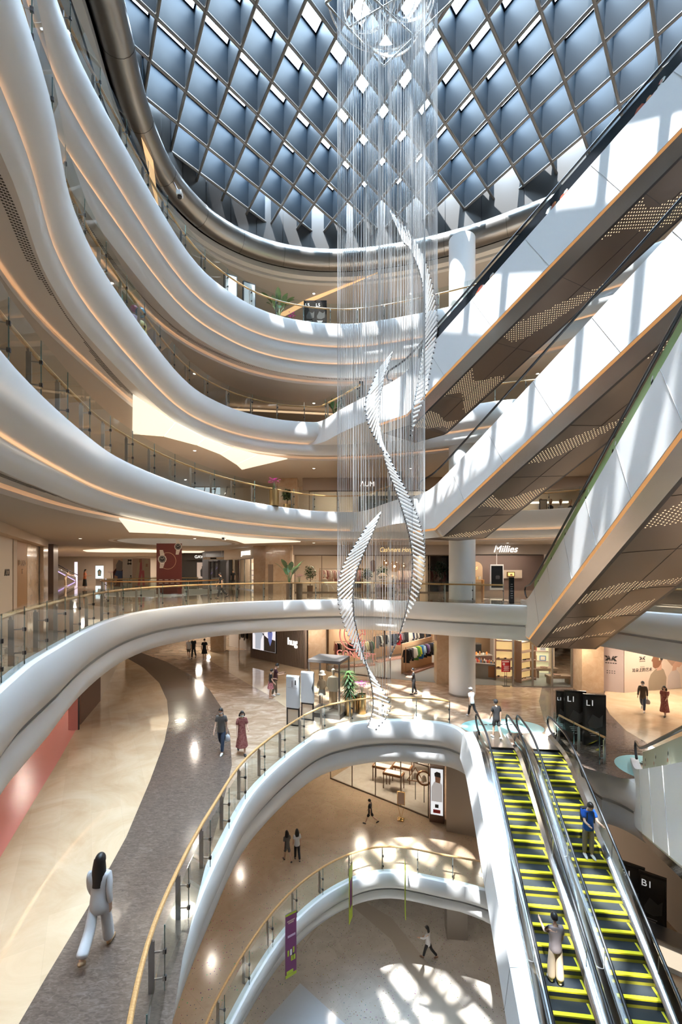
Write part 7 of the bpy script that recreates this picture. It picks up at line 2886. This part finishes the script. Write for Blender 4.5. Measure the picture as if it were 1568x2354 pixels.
# balloon toys behind the fourth gallery glass at left
TEAL = mat('toy_teal', (0.10, 0.36, 0.38), 0.4)
for lab, px, py, Y, parts in (
    ('teal balloon figure with a raised arm behind the fourth gallery glass', 293, 680, 16.5, [((0, 0, 0.6), 0.26, (1, 1, 1.5), TEAL, 'body'), ((0, 0, 1.15), 0.20, (1, 1, 1), TEAL, 'head'), ((-0.16, 0, 1.45), 0.07, (1, 1, 2.5), TEAL, 'arm'), ((0.12, 0, 1.3), 0.07, (1, 1, 2), TEAL, 'ear'), ((0.25, 0, 0.7), 0.09, (2, 1, 1), TEAL, 'arm')]),
    ('purple and yellow balloon sheep behind the fourth gallery glass', 322, 752, 16.9, [((0, 0, 0.5), 0.36, (1.2, 1, 1), mat('toy_lilac', (0.45, 0.33, 0.5), 0.5), 'body'), ((0.4, 0, 0.35), 0.22, (1, 1, 1.2), mat('toy_yellow', (0.68, 0.52, 0.12), 0.5), 'head'), ((0.5, 0, 0.0), 0.16, (1, 1, 1.6), mat('toy_yellow', (0.68, 0.52, 0.12), 0.5), 'leg')]),
    ('glossy red and blue balloons above the balloon sheep', 345, 728, 17.2, [((0, 0, 0.4), 0.20, (1, 1, 1), mat('toy_blue', (0.05, 0.2, 0.34), 0.1), 'blue_balloon'), ((-0.25, 0, 0.55), 0.14, (1, 1, 1), mat('toy_red', (0.42, 0.08, 0.14), 0.2), 'red_balloon')])):
    x, y, z = atY(px, py, Y)
    t = thing('balloon_toy', lab, 'toy', (x - 0.42, y + 0.1, L4 + (0.0 if 'balloons' not in lab else 0.7)))
    for c, r, s, m, nm in parts:
        mb = MB()
        mb.ball(c, r, m, 12, s)
        mb.build(nm, t)

# ================================================================== HANGING SCULPTURE
RODM = mat('white_acrylic_rod', (0.86, 0.88, 0.87), 0.25, emit=0.45, ecol=(0.9, 0.95, 1.0))  # faint glow added to the material so the rods read white
CAPM = mat('rod_cap', (0.12, 0.12, 0.13), 0.3, 0.8)
SPINE = mat('spine_steel', (0.34, 0.33, 0.32), 0.3, 0.9)
WIRE = mat('steel_wire', (0.62, 0.64, 0.66), 0.3, 0.5)
YS = 14.0


def along(pts, n):
    P = [Vector(p) for p in pts]
    L = [0]
    for a, b in zip(P[:-1], P[1:]):
        L.append(L[-1] + (b - a).length)
    out = []
    for i in range(n):
        d = L[-1] * i / (n - 1)
        k = max(j for j in range(len(L) - 1) if L[j] <= d + 1e-6)
        out.append(P[k].lerp(P[k + 1], (d - L[k]) / (L[k + 1] - L[k])))
    return out


def strand(label, spine, tips, n, phase, seed):
    """a ribbon of rods: fixed at one end to a bent steel spine, turning round it like a feather"""
    rd = random.Random(seed)
    A, B = along(spine, n), along(tips, n)
    base, tip = [], []
    for i, (a, b) in enumerate(zip(A, B)):
        u = i / (n - 1)
        y0 = YS + 0.7 * math.sin(phase + u * 4.2)
        y1 = y0 + 0.45 * math.cos(phase + u * 5.0)
        base.append(Vector(atY(a.x, a.y, y0)))
        tip.append(Vector(atY(b.x, b.y, y1)))
    o = base[n // 2]
    t = thing('hanging_sculpture', label, 'sculpture', o, 0, 'feathered strands of the hanging sculpture')
    mb = MB()
    mb.tube([p - o for p in base], 0.018, SPINE, 6)
    mb.build('spine', t)
    wires = MB()
    for i, (a, b) in enumerate(zip(base, tip)):
        mb = MB()
        d = (b - a).normalized()
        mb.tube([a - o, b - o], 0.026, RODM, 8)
        mb.tube([a - o - d * 0.015, a - o + d * 0.015], 0.029, CAPM, 8)
        mb.tube([b - o - d * 0.02, b - o + d * 0.012], 0.0285, CAPM, 8)
        mb.build('rod', t)
        for p in ((a, b) if i % 2 else (b,)):
            wires.tube([p - o, (p.x - o.x, p.y - o.y, 19.6 - o.z + rd.uniform(0, 1.2))], 0.0042, WIRE, 4, caps=False)
    tag(wires.build('suspension_wire', t), kind='stuff')
    return t


strand('uppermost feathered strand of white rods, hanging in front of the topmost escalator',
       [(930, 560), (936, 564), (942, 572), (950, 589), (958, 606), (964, 625), (970, 647), (976, 679), (978, 704), (977, 760), (974, 789), (970, 824), (963, 873), (955, 911), (948, 950), (944, 1001)],
       [(897, 484), (915, 506), (936, 526), (955, 551), (971, 583), (984, 618), (995, 656), (1002, 698), (1006, 727), (1005, 764), (1001, 792), (993, 830), (984, 886), (976, 915), (969, 936), (960, 955), (955, 970), (946, 1001)], 46, 0.4, 1)
strand('longest feathered strand of white rods, S-shaped, down the middle of the atrium',
       [(903, 809), (896, 830), (884, 862), (875, 906), (870, 943), (872, 978), (876, 1007), (878, 1026), (885, 1058), (899, 1100), (915, 1142), (925, 1173), (934, 1204), (942, 1237), (947, 1271), (949, 1303), (945, 1342), (940, 1376), (932, 1412), (923, 1444), (913, 1473), (898, 1508)],
       [(865, 857), (859, 875), (850, 896), (842, 915), (838, 938), (841, 949), (845, 971), (853, 990), (862, 1008), (873, 1027), (882, 1038), (895, 1049), (899, 1063), (911, 1084), (922, 1106), (934, 1126), (950, 1161), (963, 1194), (973, 1230), (977, 1262), (977, 1283), (975, 1315), (970, 1337), (968, 1348), (962, 1365), (954, 1385), (944, 1402), (933, 1420), (918, 1462), (896, 1512)], 70, 2.0, 2)
strand('lowest feathered strand of white rods, ending just over the first floor rail',
       [(876, 1178), (855, 1230), (837, 1271), (821, 1311), (813, 1346), (811, 1376), (814, 1419), (823, 1461), (836, 1509), (847, 1546), (854, 1575), (858, 1606), (858, 1631), (853, 1650), (846, 1671)],
       [(841, 1214), (827, 1236), (814, 1256), (801, 1276), (791, 1296), (783, 1317), (778, 1340), (776, 1354), (777, 1380), (782, 1407), (791, 1436), (801, 1461), (813, 1489), (830, 1516), (840, 1530), (859, 1555), (876, 1580), (891, 1604), (899, 1626), (894, 1642), (882, 1659), (870, 1670), (865, 1677)], 50, 3.6, 3)

# steel hoops and braces at the top that carry the wires
t = thing('ring_chandelier', 'tangle of steel hoops and braces under the roof carrying the wires', 'chandelier', (1.4, 14.2, 20.0))
HOOP = mat('hoop_steel', (0.62, 0.64, 0.65), 0.22, 0.9)
for k, (x, y, z, r, tx, ty) in enumerate(((-0.1, 0, 0.7, 1.75, 0.1, 0.05), (0.3, 0.3, 0.3, 1.0, -0.12, 0.1), (-0.5, -0.2, 0.1, 0.8, 0.1, -0.1), (0.8, -0.1, 0.6, 0.75, 0.05, 0.15), (0.1, -0.4, -0.3, 1.2, 0.15, 0.0), (0.5, 0.5, 1.2, 0.6, 0, 0.1))):
    R3 = Matrix.Rotation(tx, 3, 'X') @ Matrix.Rotation(ty, 3, 'Y')
    vs, fs = [], []
    N = 48
    for i in range(N):
        a = 2 * PI * i / N
        for rr, zz in ((r, -0.05), (r + 0.03, -0.05), (r + 0.03, 0.05), (r, 0.05)):
            v = R3 @ Vector((rr * math.cos(a), rr * math.sin(a), zz))
            vs.append((x + v.x, y + v.y, z + v.z))
    for i in range(N):
        j = (i + 1) % N
        for q in range(4):
            fs.append((i * 4 + q, j * 4 + q, j * 4 + (q + 1) % 4, i * 4 + (q + 1) % 4))
    mb = MB()
    mb.raw(vs, fs, HOOP, False)
    mb.build('hoop', t)
for k, (a, b) in enumerate((((-1.9, -0.3, 0.0), (0.05, 0.6, -1.0)), ((0.05, 0.6, -1.0), (2.4, -0.2, 0.4)), ((-1.9, -0.3, 0.0), (0.3, -0.9, 0.6)), ((2.4, -0.2, 0.4), (0.3, -0.9, 0.6)), ((-1.2, 0.2, -0.2), (1.2, -0.4, 0.5)), ((1.1, 0.3, -0.4), (-0.8, -0.4, 0.4)))):
    mb = MB()
    mb.tube([a, b], 0.03, HOOP, 8)
    mb.build('brace', t)
mb = MB()
for x, y in ((-1.9, -0.3), (2.4, -0.2), (0.3, -0.9), (0.05, 0.6)):
    mb.tube([(x, y, 0), (x * 0.8, y * 0.8, ROOF - 20.0)], 0.015, HOOP, 6)
mb.build('hanger', t)

# ================================================================== CEILING LAMPS (each a fitting and its light, save bare added lights over the lowest floor)
def disc_lamp(x, y, z, power, size=0.14, col=(1.0, 0.88, 0.75)):
    d = bpy.data.lights.new('lamp_light', 'AREA')
    d.shape = 'DISK'
    d.size = size
    d.energy = power * 0.75
    d.color = col
    o = bpy.data.objects.new('lamp_light', d)
    COL.objects.link(o)
    o.location = (x, y, z)
    return o


_dl = MB()
_dl.lathe([(0.085, 0.0), (0.11, 0.0), (0.115, -0.012), (0.085, -0.016), (0.085, 0.0)], WHITE, n=14)
_ring_me = _dl.mesh('downlight')
_dl = MB()
_dl.lathe([(0.001, -0.006), (0.084, -0.006)], LAMP, n=14)
_lens_me = _dl.mesh('lens')


def downlight(x, y, z, label, group, sc=1.0):
    o = link('downlight', _ring_me)
    o.location = (x, y, z)
    o.scale = (sc, sc, 1)
    tag(o, label, 'ceiling light', group)
    l = link('lens', _lens_me, o)
    return o


def lamp_field(z, power, x0, x1, y0, y1, nx, ny, skip=None, name=None):
    for i in range(nx):
        for j in range(ny):
            x = x0 + (x1 - x0) * (i + 0.5) / nx
            y = y0 + (y1 - y0) * (j + 0.5) / ny
            if skip and any(inside(Vector((x, y)), r) for r in skip):
                continue
            disc_lamp(x, y, z - 0.04, power)
            if name:
                downlight(x, y, z, 'small round recessed downlight in the ceiling over the ' + name, 'downlights over the ' + name)


PW = {'one': 105, 'two': 100, 'three': 45, 'four': 42, 'five': 40}
for key, nm in (('one', 'first floor'), ('two', 'second gallery'), ('three', 'third gallery'), ('four', 'fourth gallery'), ('five', 'fifth gallery')):
    above = {'one': 'two', 'two': 'three', 'three': 'four', 'four': 'five', 'five': None}[key]
    zc = CEILZ[above] if above else 21.28
    ring = offset_ring(LEVELS[above][1] if above else ROOFRING, 2.1)
    lamp_field(zc, PW[key], -19, 22, 5, 33, 6, 6, [ring, offset_ring(VOID2, 0.4), offset_ring(VOID3, 0.4)], nm)
lamp_field(CEILZ['one'], 70, -10, 20, 6, 30, 4, 4, [offset_ring(RING1, 2.2)], 'basement')
lamp_field(CEILZ['below'], 40, -8, 12, 8, 26, 4, 4, [offset_ring(RINGB, 2.0)], None)  # bare lights without fittings, added to brighten the lowest floor
